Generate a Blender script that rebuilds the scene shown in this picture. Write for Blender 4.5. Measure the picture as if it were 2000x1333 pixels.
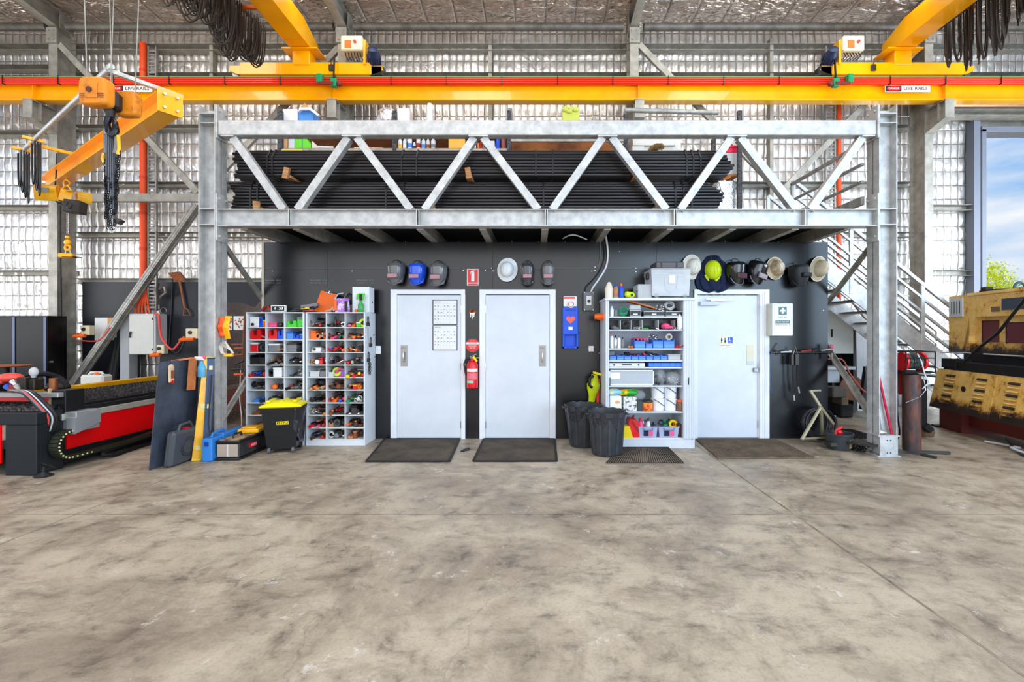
import bpy, math, random
import numpy as np
from mathutils import Vector, Matrix, Euler
random.seed(7); R = random.random
def U(a, b): return a + (b - a) * R()
SC = bpy.context.scene; COL = SC.collection
for o in list(bpy.data.objects): bpy.data.objects.remove(o)
# ---------------------------------------------------------------- camera, light, exposure
F = 900.0; VX, VY = 1047.0, 650.0; CH = 1.505
cd = bpy.data.cameras.new('camera'); cam = bpy.data.objects.new('camera', cd); COL.objects.link(cam)
cam.location = (0, 0, CH); cam.rotation_euler = (math.pi / 2, 0, 0)
cd.sensor_width = 36; cd.lens = F * 36 / 2000; cd.shift_x = -(VX - 1000) / 2000; cd.shift_y = (VY - 666.5) / 2000
cd.clip_start = .05; cd.clip_end = 300
SC.camera = cam
SC.view_settings.view_transform = 'Standard'; SC.view_settings.look = 'None'
SC.view_settings.exposure = 0.03; SC.view_settings.gamma = 1; SC.view_settings.use_curve_mapping = False
SC.cycles.max_bounces = 7; SC.cycles.diffuse_bounces = 4; SC.cycles.glossy_bounces = 4; SC.cycles.transparent_max_bounces = 12
SC.cycles.sample_clamp_indirect = 8
SC.cycles.caustics_reflective = False; SC.cycles.caustics_refractive = False
def area(name, loc, rot, sx, sy, e, col=(1, 1, 1)):
    l = bpy.data.lights.new(name, 'AREA'); l.shape = 'RECTANGLE'; l.size = sx; l.size_y = sy; l.energy = e; l.color = col
    o = bpy.data.objects.new(name, l); COL.objects.link(o); o.location = loc; o.rotation_euler = rot; return o
# added lamps boosting open-front daylight; bluer right one gives the black wall its sheen
area('daylight_from_open_front_left', (-4.4, -3.6, 3.4), (math.radians(88), 0, 0), 15, 6, 540, (1, .975, .94))
area('daylight_from_open_front_right', (8.2, -3.6, 3.2), (math.radians(88), 0, 0), 9.6, 6, 1080, (.6, .8, 1))
# unseen overhead lamps added to make up for the dim interior
for xx in (-7, -1.5, 4.5):
    area('roof_skylight', (xx, 2.6, 8.1), (0, 0, 0), 1.6, 7, 270, (1, .98, .95))
# added side fill lamps; right one boosted and blued for the black wall
area('daylight_from_right_door', (11.6, 4.5, 2.6), (0, math.radians(82), 0), 4.4, 6, 900, (.78, .88, 1))
area('daylight_from_left_bay', (-13.5, 4.5, 2.8), (0, math.radians(-82), 0), 4.4, 6, 300, (1, 1, 1))
area('daylight_above_back_bay', (0, 7.9, 7.3), (math.radians(20), 0, 0), 18, .4, 90, (1, .97, .92))  # added strip lamp below the roof over the back bay
sl_ = bpy.data.lights.new('sun', 'SUN'); sl_.energy = 3.2; sl_.angle = .01; sl_.color = (1, .95, .85); so = bpy.data.objects.new('sun', sl_); COL.objects.link(so)
so.rotation_euler = Vector((.5, -.15, .85)).to_track_quat('Z', 'Y').to_euler(); so.location = (20, -5, 30)
W = bpy.data.worlds.new('sky'); SC.world = W; W.use_nodes = True
nt = W.node_tree; nt.nodes.clear()
def N(t, typ, **kw):
    n = t.nodes.new(typ)
    for k, v in kw.items():
        if k.startswith('i_'): n.inputs[k[2:].replace('_', ' ')].default_value = v
        else: setattr(n, k, v)
    return n
def ramp(t, stops):
    n = t.nodes.new('ShaderNodeValToRGB'); cr = n.color_ramp
    while len(cr.elements) < len(stops): cr.elements.new(.5)
    for e, (p, c) in zip(cr.elements, stops):
        e.position = p; e.color = (c[0], c[1], c[2], 1) if not isinstance(c, (int, float)) else (c, c, c, 1)
    return n
def srgb(r, g, b):
    f = lambda c: (c / 255 / 12.92) if c / 255 <= .04045 else ((c / 255 + .055) / 1.055) ** 2.4
    return (f(r), f(g), f(b))
tc = N(nt, 'ShaderNodeTexCoord'); sx = N(nt, 'ShaderNodeSeparateXYZ'); nt.links.new(tc.outputs['Generated'], sx.inputs[0])
mr = N(nt, 'ShaderNodeMapRange'); mr.inputs['From Min'].default_value = -.05; mr.inputs['From Max'].default_value = .6
nt.links.new(sx.outputs['Z'], mr.inputs['Value'])
rp = ramp(nt, [(0, srgb(205, 205, 200)), (.1, srgb(214, 230, 244)), (.38, srgb(158, 198, 242)), (1, srgb(120, 170, 235))]); nt.links.new(mr.outputs[0], rp.inputs[0])
mp = N(nt, 'ShaderNodeMapping'); mp.inputs['Scale'].default_value = (2, 2, 7); nt.links.new(tc.outputs['Generated'], mp.inputs[0])
nz = N(nt, 'ShaderNodeTexNoise'); nz.inputs['Scale'].default_value = 1.6; nz.inputs['Detail'].default_value = 6; nt.links.new(mp.outputs[0], nz.inputs[0])
cr = ramp(nt, [(.5, 0.0), (.68, 1.0)]); nt.links.new(nz.outputs[0], cr.inputs[0])
mx = N(nt, 'ShaderNodeMixRGB'); mx.inputs[2].default_value = (.93, .95, .98, 1)
nt.links.new(cr.outputs[0], mx.inputs[0]); nt.links.new(rp.outputs[0], mx.inputs[1])
bg = N(nt, 'ShaderNodeBackground'); bg.inputs[1].default_value = 1.0; wo = N(nt, 'ShaderNodeOutputWorld')
nt.links.new(mx.outputs[0], bg.inputs[0]); nt.links.new(bg.outputs[0], wo.inputs[0])
# ---------------------------------------------------------------- helpers
def PX(px, Y): return (px - VX) * Y / F
def PZ(py, Y): return CH + (VY - py) * Y / F
def P(px, py, Y): return Vector((PX(px, Y), Y, PZ(py, Y)))
class MB:
    def __init__(s, m=None): s.v = []; s.f = []; s.mi = []; s.M = m; s.c = 0
    def mat(s, i): s.c = i; return s
    def add(s, vs, fs):
        b = len(s.v)
        for p in vs:
            p = Vector(p); s.v.append(s.M @ p if s.M else p)
        for f in fs: s.f.append(tuple(b + i for i in f)); s.mi.append(s.c)
        return s
    def box(s, x0, x1, y0, y1, z0, z1, c=0, T=None):
        if x1 < x0: x0, x1 = x1, x0
        if y1 < y0: y0, y1 = y1, y0
        if z1 < z0: z0, z1 = z1, z0
        if c <= 0:
            vs = [(x, y, z) for z in (z0, z1) for y in (y0, y1) for x in (x0, x1)]
            fs = [(0, 2, 3, 1), (4, 5, 7, 6), (0, 1, 5, 4), (2, 6, 7, 3), (0, 4, 6, 2), (1, 3, 7, 5)]
        else:
            c = min(c, (x1 - x0) * .45, (y1 - y0) * .45, (z1 - z0) * .45)
            vs = []; idx = {}
            for i, (x, dx) in enumerate(((x0, 1), (x1, -1))):
                for j, (y, dy) in enumerate(((y0, 1), (y1, -1))):
                    for k, (z, dz) in enumerate(((z0, 1), (z1, -1))):
                        idx[i, j, k] = len(vs)
                        vs += [(x, y + dy * c, z + dz * c), (x + dx * c, y, z + dz * c), (x + dx * c, y + dy * c, z)]
            g = lambda i, j, k, a: idx[i, j, k] + a
            fs = []
            for i in (0, 1):
                q = [g(i, 0, 0, 0), g(i, 1, 0, 0), g(i, 1, 1, 0), g(i, 0, 1, 0)]; fs.append(q if i else q[::-1])
                q = [g(0, i, 0, 1), g(1, i, 0, 1), g(1, i, 1, 1), g(0, i, 1, 1)]; fs.append(q[::-1] if i else q)
                q = [g(0, 0, i, 2), g(1, 0, i, 2), g(1, 1, i, 2), g(0, 1, i, 2)]; fs.append(q if i else q[::-1])
            for j in (0, 1):
                for k in (0, 1):
                    q = [g(0, j, k, 1), g(0, j, k, 2), g(1, j, k, 2), g(1, j, k, 1)]; fs.append(q if (j == k) else q[::-1])
                    q = [g(j, 0, k, 0), g(j, 0, k, 2), g(j, 1, k, 2), g(j, 1, k, 0)]; fs.append(q[::-1] if (j == k) else q)
                    q = [g(j, k, 0, 0), g(j, k, 0, 1), g(j, k, 1, 1), g(j, k, 1, 0)]; fs.append(q if (j == k) else q[::-1])
            for i in (0, 1):
                for j in (0, 1):
                    for k in (0, 1):
                        q = [g(i, j, k, 0), g(i, j, k, 1), g(i, j, k, 2)]; fs.append(q[::-1] if (i + j + k) % 2 else q)
        if T: vs = [T @ Vector(p) for p in vs]
        return s.add(vs, fs)
    def ob(s, cen, size, rot=(0, 0, 0), c=0):
        T = Matrix.Translation(cen) @ Euler([math.radians(a) for a in rot]).to_matrix().to_4x4()
        a, b, d = [q / 2 for q in size]; return s.box(-a, a, -b, b, -d, d, c, T)
    def ext(s, poly, p0, p1, up=(0, 0, 1)):
        "2D profile poly (side, up) swept from p0 to p1"
        p0 = Vector(p0); p1 = Vector(p1); d = (p1 - p0).normalized(); up = Vector(up)
        if abs(d.dot(up)) > .99: up = Vector((0, 1, 0))
        sd = d.cross(up).normalized(); u = sd.cross(d)
        n = len(poly); vs = [p0 + sd * a + u * b for a, b in poly] + [p1 + sd * a + u * b for a, b in poly]
        fs = [tuple(range(n)), tuple(range(2 * n - 1, n - 1, -1))] + [(i, i + n, (i + 1) % n + n, (i + 1) % n) for i in range(n)]
        return s.add(vs, fs)
    def bar(s, p0, p1, w, h, up=(0, 0, 1)):
        return s.ext([(-w / 2, -h / 2), (w / 2, -h / 2), (w / 2, h / 2), (-w / 2, h / 2)], p0, p1, up)
    def ibeam(s, p0, p1, b, h, tf=.012, tw=.008, up=(0, 0, 1)):
        a, w, g = b / 2, tw / 2, h / 2 - tf; H = h / 2
        return s.ext([(-a, -H), (a, -H), (a, -g), (w, -g), (w, g), (a, g), (a, H), (-a, H), (-a, g), (-w, g), (-w, -g), (-a, -g)], p0, p1, up)
    def cbeam(s, p0, p1, b, h, t=.006, up=(0, 0, 1)):
        H = h / 2
        return s.ext([(-b / 2, -H), (b / 2, -H), (b / 2, -H + t), (-b / 2 + t, -H + t), (-b / 2 + t, H - t), (b / 2, H - t), (b / 2, H), (-b / 2, H)], p0, p1, up)
    def prism(s, pts, vec):
        n = len(pts); vec = Vector(vec); pts = [Vector(p) for p in pts]
        return s.add(pts + [p + vec for p in pts], [tuple(range(n - 1, -1, -1)), tuple(range(n, 2 * n))] + [(i, (i + 1) % n, (i + 1) % n + n, i + n) for i in range(n)])
    def tube(s, pts, r, n=8, closed=False, caps=True, up=None):
        pts = [Vector(p) for p in pts]; m = len(pts)
        rr = r if isinstance(r, (list, tuple)) else [r] * m
        vs = []; prev = None
        for i, p in enumerate(pts):
            if closed: t = pts[(i + 1) % m] - pts[i - 1]
            else: t = pts[min(i + 1, m - 1)] - pts[max(i - 1, 0)]
            t = t.normalized() if t.length > 1e-9 else Vector((0, 0, 1))
            if prev is None:
                a = Vector((0, 0, 1)) if abs(t.z) < .9 else Vector((1, 0, 0))
                u = t.cross(a).normalized()
            else: u = (prev - t * prev.dot(t)); u = u.normalized() if u.length > 1e-6 else t.orthogonal().normalized()
            prev = u; w = t.cross(u)
            for k in range(n):
                an = 2 * math.pi * k / n; vs.append(p + (u * math.cos(an) + w * math.sin(an)) * rr[i])
        fs = []
        for i in range(m if closed else m - 1):
            a, b = i * n, ((i + 1) % m) * n
            for k in range(n): fs.append((a + k, a + (k + 1) % n, b + (k + 1) % n, b + k))
        if caps and not closed:
            fs.append(tuple(range(n - 1, -1, -1))); fs.append(tuple(range((m - 1) * n, m * n)))
        return s.add(vs, fs)
    def cyl(s, p0, p1, r, r1=None, n=12): return s.tube([p0, p1], [r, r if r1 is None else r1], n)
    def lathe(s, prof, T=None, n=20, sx=1, sy=1):
        vs = []; fs = []; m = len(prof)
        for r, h in prof:
            for k in range(n):
                an = 2 * math.pi * k / n; vs.append(Vector((r * math.cos(an) * sx, r * math.sin(an) * sy, h)))
        for i in range(m - 1):
            for k in range(n):
                fs.append((i * n + k, i * n + (k + 1) % n, (i + 1) * n + (k + 1) % n, (i + 1) * n + k))
        if prof[0][0] > 1e-6: fs.append(tuple(range(n - 1, -1, -1)))
        if prof[-1][0] > 1e-6: fs.append(tuple(range((m - 1) * n, m * n)))
        if T is not None:
            if not isinstance(T, Matrix): T = Matrix.Translation(T)
            vs = [T @ v for v in vs]
        return s.add(vs, fs)
    def sph(s, c, rx, ry=None, rz=None, n=12, T=None):
        ry = ry or rx; rz = rz or rx; prof = [(max(math.sin(math.pi * i / 8), 1e-4), -math.cos(math.pi * i / 8)) for i in range(9)]
        M = Matrix.Translation(c) @ (T or Matrix()) @ Matrix.Diagonal((rx, ry, rz, 1)); return s.lathe(prof, M, n)
    def grid(s, fn, nu, nv, closed=False):
        vs = [fn(i / nu, j / nv) for j in range(nv + 1) for i in range(nu + 1)]
        fs = [(j * (nu + 1) + i, j * (nu + 1) + i + 1, (j + 1) * (nu + 1) + i + 1, (j + 1) * (nu + 1) + i) for j in range(nv) for i in range(nu)]
        return s.add(vs, fs)
    def ring(s, c, r, t, n=16, T=None, sy=1):
        T = T or Matrix()
        pts = [Vector(c) + (T @ Vector((math.cos(2 * math.pi * k / n) * r, math.sin(2 * math.pi * k / n) * r * sy, 0))) for k in range(n)]
        return s.tube(pts, t, 6, closed=True)
    def text(s, txt, cen, size, w=None, depth=.0008, rot=None):
        "lettering facing -Y, centred on cen, cap height about size"
        cu = bpy.data.curves.new('t', 'FONT'); cu.body = txt; cu.size = size * 1.4; cu.extrude = depth; cu.align_x = 'CENTER'; cu.align_y = 'CENTER'; cu.resolution_u = 2
        ob = bpy.data.objects.new('t', cu); COL.objects.link(ob)
        me = bpy.data.meshes.new_from_object(ob.evaluated_get(bpy.context.evaluated_depsgraph_get()))
        xs = [v.co.x for v in me.vertices]; k = 1
        if w and xs: k = w / max(max(xs) - min(xs), 1e-6)
        T = Matrix.Translation(cen) @ (rot or Matrix()) @ Matrix.Rotation(math.pi / 2, 4, 'X') @ Matrix.Diagonal((k, 1, 1, 1))
        s.add([T @ v.co for v in me.vertices], [tuple(p.vertices) for p in me.polygons])
        bpy.data.objects.remove(ob); bpy.data.meshes.remove(me); bpy.data.curves.remove(cu); return s
    def bounds(s):
        a = np.array([tuple(v) for v in s.v]); return a.min(0), a.max(0)
def _mesh(name, mb, mats, inv):
    me = bpy.data.meshes.new(name); me.from_pydata([tuple(inv @ v) for v in mb.v], [], mb.f)
    mats = mats if isinstance(mats, (list, tuple)) else [mats]
    for m in mats: me.materials.append(m)
    if len(mats) > 1: me.polygons.foreach_set('material_index', [min(i, len(mats) - 1) for i in mb.mi])
    me.polygons.foreach_set('use_smooth', [True] * len(me.polygons)); me.set_sharp_from_angle(angle=math.radians(38))
    me.update(); return me
def rootof(o):
    while o.parent: o = o.parent
    return o
def thing(name, label, cat, loc, group=None, rz=0, kind=None):
    o = bpy.data.objects.new(name, None); COL.objects.link(o); o.empty_display_size = .05
    o.location = loc; o.rotation_euler = (0, 0, rz)
    if label: o['label'] = label
    if cat: o['category'] = cat
    if group: o['group'] = group
    if kind: o['kind'] = kind
    return o
def part(name, mb, mat, parent, label=None, local=False):
    rt = rootof(parent)
    inv = Matrix() if local else (Matrix.Translation(rt.location) @ rt.rotation_euler.to_matrix().to_4x4()).inverted()
    o = bpy.data.objects.new(name, _mesh(name, mb, mat, inv)); COL.objects.link(o); o.parent = parent
    if label: o['label'] = label
    return o
def solo(name, label, cat, mb, mat, group=None, kind=None, loc=None):
    lo, hi = mb.bounds()
    loc = Vector(loc) if loc is not None else Vector(((lo[0] + hi[0]) / 2, (lo[1] + hi[1]) / 2, lo[2]))
    o = bpy.data.objects.new(name, _mesh(name, mb, mat, Matrix.Translation(-loc))); COL.objects.link(o); o.location = loc
    if label: o['label'] = label
    if cat: o['category'] = cat
    if group: o['group'] = group
    if kind: o['kind'] = kind
    return o
def struct(name, mb, mat, parent=None, label=None):
    if parent: return part(name, mb, mat, parent, label)
    o = solo(name, label, None, mb, mat, kind='structure'); return o
def dup(root, loc, rz=None, label=None, group=None):
    r = root.copy(); COL.objects.link(r); r.location = loc
    if rz is not None: r.rotation_euler = (0, 0, rz)
    if label: r['label'] = label
    if group: r['group'] = group
    for ch in list(root.children):
        c = ch.copy(); COL.objects.link(c); c.parent = r
        for g in ch.children:
            d = g.copy(); COL.objects.link(d); d.parent = c
    return r
# ---------------------------------------------------------------- materials
MC = {}
def mat(name, col, rough=.5, metal=0, var=0, scale=8, bump=0, bscale=40, alpha=1, spec=.36, trans=0, emit=0, col2=None, contrast=(.35, .65), stretch=(1, 1, 1), coat=0):
    if name in MC: return MC[name]
    m = bpy.data.materials.new(name); m.use_nodes = True; t = m.node_tree; b = t.nodes['Principled BSDF']
    c = srgb(*col); b.inputs['Base Color'].default_value = (*c, 1); b.inputs['Roughness'].default_value = rough; b.inputs['Metallic'].default_value = metal
    b.inputs['Specular IOR Level'].default_value = spec; b.inputs['Alpha'].default_value = alpha; b.inputs['Transmission Weight'].default_value = trans
    b.inputs['Coat Weight'].default_value = coat
    tcn = N(t, 'ShaderNodeTexCoord'); mpn = N(t, 'ShaderNodeMapping'); mpn.inputs['Scale'].default_value = stretch; t.links.new(tcn.outputs['Object'], mpn.inputs[0])
    n = N(t, 'ShaderNodeTexNoise'); n.inputs['Scale'].default_value = scale; n.inputs['Detail'].default_value = 6; n.inputs['Roughness'].default_value = .62; t.links.new(mpn.outputs[0], n.inputs[0])
    c2 = srgb(*col2) if col2 else tuple(x * (1 - (var or .06)) for x in c); 
    r = ramp(t, [(contrast[0], c2), (contrast[1], c)]); t.links.new(n.outputs[0], r.inputs[0]); t.links.new(r.outputs[0], b.inputs['Base Color'])
    if bump:
        n2 = N(t, 'ShaderNodeTexNoise'); n2.inputs['Scale'].default_value = bscale; n2.inputs['Detail'].default_value = 4; t.links.new(tcn.outputs['Object'], n2.inputs[0])
        bp = N(t, 'ShaderNodeBump'); bp.inputs['Strength'].default_value = bump; bp.inputs['Distance'].default_value = .01; t.links.new(n2.outputs[0], bp.inputs['Height']); t.links.new(bp.outputs[0], b.inputs['Normal'])
    if emit: b.inputs['Emission Color'].default_value = (*c, 1); b.inputs['Emission Strength'].default_value = emit
    MC[name] = m; return m
galv = mat('galvanised_steel', (204, 204, 202), .45, .4, scale=9, col2=(172, 173, 173), bump=.12, bscale=60)
galvd = mat('dull_zinc_steel', (176, 174, 168), .5, .5, scale=9, col2=(140, 138, 132), bump=.1)
shedst = mat('shed_primer_steel', (182, 178, 168), .5, .25, scale=5, col2=(150, 146, 136), bump=.06)
shedd = mat('shed_weathered_steel', (128, 124, 116), .55, .4, scale=5, col2=(98, 94, 88))
orange = mat('crane_orange_paint', (255, 184, 0), .28, .0, scale=3, col2=(252, 170, 0), coat=.4)
orange2 = mat('deep_orange_paint', (236, 118, 12), .4, .0, scale=3, col2=(214, 98, 8))
yellow = mat('hoist_yellow_paint', (255, 196, 20), .35, scale=6, col2=(240, 170, 10), coat=.3)
red = mat('glossy_red', (222, 20, 28), .35, coat=.3); redd = mat('dark_red', (150, 30, 30), .5)
black = mat('black_plastic', (28, 28, 31), .38); blackm = mat('black_matte', (22, 22, 24), .7)
rubber = mat('black_rubber', (34, 32, 31), .75, bump=.2)
grey = mat('grey_plastic', (120, 122, 126), .45); lgrey = mat('light_grey_paint', (206, 212, 218), .4, scale=3)
white = mat('white_paint', (232, 236, 242), .4, scale=3); whitep = mat('white_plastic', (238, 240, 240), .35)
doorm = mat('pale_door_paint', (222, 226, 232), .32, scale=2, col2=(212, 217, 224)); framem = mat('door_frame_paint', (238, 240, 244), .35)
blue = mat('bright_blue_plastic', (24, 84, 214), .35); lblue = mat('light_blue_plastic', (70, 140, 220), .4); navy = mat('navy_cloth', (24, 34, 66), .85, bump=.3)
green = mat('bright_green', (64, 200, 48), .4); dgreen = mat('green_plastic', (20, 150, 100), .4); lime = mat('lime_plastic', (206, 228, 20), .35)
yel = mat('bright_yellow_plastic', (244, 214, 20), .4); pink = mat('pink_plastic', (236, 90, 140), .45); purple = mat('purple_plastic', (150, 80, 190), .45)
orp = mat('orange_plastic', (250, 110, 30), .4); brown = mat('brown_leather', (140, 78, 44), .7, bump=.3); tan = mat('tan_suede', (206, 130, 78), .85, col2=(184, 104, 60), bump=.3)
chrome = mat('bright_steel', (205, 205, 205), .22, .95); steel = mat('tool_steel', (150, 148, 146), .35, .9); dsteel = mat('dark_tool_steel', (74, 72, 70), .45, .8)
wood = mat('raw_timber', (196, 148, 102), .7, scale=5, col2=(160, 108, 68), stretch=(1, 8, 8)); ply = mat('stained_plywood', (188, 112, 50), .55, scale=2.2, col2=(120, 62, 26), contrast=(.38, .6))
rust = mat('rusty_steel', (112, 62, 50), .7, .4, scale=7, col2=(62, 44, 42), bump=.4, bscale=50); copper = mat('copper_pipe', (200, 110, 60), .35, .8)
tubes = mat('black_steel_tube', (74, 71, 72), .33, .7, scale=3, col2=(46, 44, 46), stretch=(.3, 6, 6))
clearp = mat('clear_plastic', (236, 240, 244), .15, alpha=.38); frost = mat('frosted_plastic', (228, 230, 232), .4, alpha=.6); bagp = mat('clear_bag_film', (225, 228, 232), .12, alpha=.28, bump=1, bscale=60)
card = mat('cardboard', (190, 148, 100), .8); paper = mat('white_paper', (240, 240, 238), .8); ink = mat('dark_ink', (40, 40, 44), .7); beige = mat('cream_enclosure', (232, 222, 190), .4)
foilbag = mat('shiny_foil', (215, 215, 215), .25, .9, bump=1, bscale=30)
skin_cols = {}
# ---------------------------------------------------------------- special materials
def concrete():
    m = bpy.data.materials.new('worn_concrete'); m.use_nodes = True; t = m.node_tree; b = t.nodes['Principled BSDF']; L = t.links.new
    g = N(t, 'ShaderNodeTexCoord'); 
    n1 = N(t, 'ShaderNodeTexNoise'); n1.inputs['Scale'].default_value = 1.2; n1.inputs['Detail'].default_value = 9; n1.inputs['Roughness'].default_value = .68; n1.inputs['Distortion'].default_value = .6; L(g.outputs['Object'], n1.inputs[0])
    r1 = ramp(t, [(.28, srgb(120, 107, 92)), (.44, srgb(154, 141, 123)), (.56, srgb(176, 163, 143)), (.76, srgb(194, 182, 163))]); L(n1.outputs[0], r1.inputs[0])
    n2 = N(t, 'ShaderNodeTexNoise'); n2.inputs['Scale'].default_value = 5.5; n2.inputs['Detail'].default_value = 10; n2.inputs['Roughness'].default_value = .7; n2.inputs['Distortion'].default_value = .3; L(g.outputs['Object'], n2.inputs[0])
    r2 = ramp(t, [(.33, .25), (.43, .76), (.53, 1.0)]); L(n2.outputs[0], r2.inputs[0])
    m1 = N(t, 'ShaderNodeMixRGB', blend_type='MULTIPLY'); m1.inputs[0].default_value = .75; L(r1.outputs[0], m1.inputs[1]); L(r2.outputs[0], m1.inputs[2])
    n3 = N(t, 'ShaderNodeTexNoise'); n3.inputs['Scale'].default_value = 60; n3.inputs['Detail'].default_value = 8; n3.inputs['Roughness'].default_value = .8; L(g.outputs['Object'], n3.inputs[0])
    r3 = ramp(t, [(.32, .62), (.5, 1.0)]); L(n3.outputs[0], r3.inputs[0])
    m2 = N(t, 'ShaderNodeMixRGB', blend_type='MULTIPLY'); m2.inputs[0].default_value = .8; L(m1.outputs[0], m2.inputs[1]); L(r3.outputs[0], m2.inputs[2])
    # dark scuffs stretched along the travel lanes, pale flaked patches
    mp = N(t, 'ShaderNodeMapping'); mp.inputs['Scale'].default_value = (.9, 2.6, 1); mp.inputs['Rotation'].default_value = (0, 0, .5); L(g.outputs['Object'], mp.inputs[0])
    n4 = N(t, 'ShaderNodeTexNoise'); n4.inputs['Scale'].default_value = 2.9; n4.inputs['Detail'].default_value = 8; n4.inputs['Roughness'].default_value = .75; n4.inputs['Distortion'].default_value = .25; L(mp.outputs[0], n4.inputs[0])
    r4 = ramp(t, [(.32, .5), (.40, .8), (.48, 1.0)]); L(n4.outputs[0], r4.inputs[0])
    m3 = N(t, 'ShaderNodeMixRGB', blend_type='MULTIPLY'); m3.inputs[0].default_value = .9; L(m2.outputs[0], m3.inputs[1]); L(r4.outputs[0], m3.inputs[2])
    n5 = N(t, 'ShaderNodeTexNoise'); n5.inputs['Scale'].default_value = 4.5; n5.inputs['Detail'].default_value = 9; n5.inputs['Roughness'].default_value = .78; L(g.outputs['Object'], n5.inputs[0])
    r5 = ramp(t, [(.60, 0.0), (.66, .6)]); L(n5.outputs[0], r5.inputs[0])
    m4 = N(t, 'ShaderNodeMixRGB'); m4.inputs[2].default_value = (*srgb(214, 210, 202), 1); L(r5.outputs[0], m4.inputs[0]); L(m3.outputs[0], m4.inputs[1])
    v = N(t, 'ShaderNodeTexVoronoi', feature='DISTANCE_TO_EDGE'); v.inputs['Scale'].default_value = .42
    nd = N(t, 'ShaderNodeTexNoise'); nd.inputs['Scale'].default_value = 1.6; nd.inputs['Detail'].default_value = 6; L(g.outputs['Object'], nd.inputs[0])
    va = N(t, 'ShaderNodeVectorMath', operation='MULTIPLY_ADD'); va.inputs[1].default_value = (1.1, 1.1, 1.1); L(nd.outputs['Color'], va.inputs[0]); L(g.outputs['Object'], va.inputs[2]); L(va.outputs[0], v.inputs[0])
    r6 = ramp(t, [(0, .66), (.0035, 1.0)]); L(v.outputs[0], r6.inputs[0])
    m5 = N(t, 'ShaderNodeMixRGB', blend_type='MULTIPLY'); m5.inputs[0].default_value = .7; L(m4.outputs[0], m5.inputs[1]); L(r6.outputs[0], m5.inputs[2])
    L(m5.outputs[0], b.inputs['Base Color'])
    r7 = ramp(t, [(.3, .34), (.7, .6)]); L(n2.outputs[0], r7.inputs[0]); L(r7.outputs[0], b.inputs['Roughness'])
    bp = N(t, 'ShaderNodeBump'); bp.inputs['Strength'].default_value = .12; bp.inputs['Distance'].default_value = .01; L(n3.outputs[0], bp.inputs['Height']); L(bp.outputs[0], b.inputs['Normal'])
    return m
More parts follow.
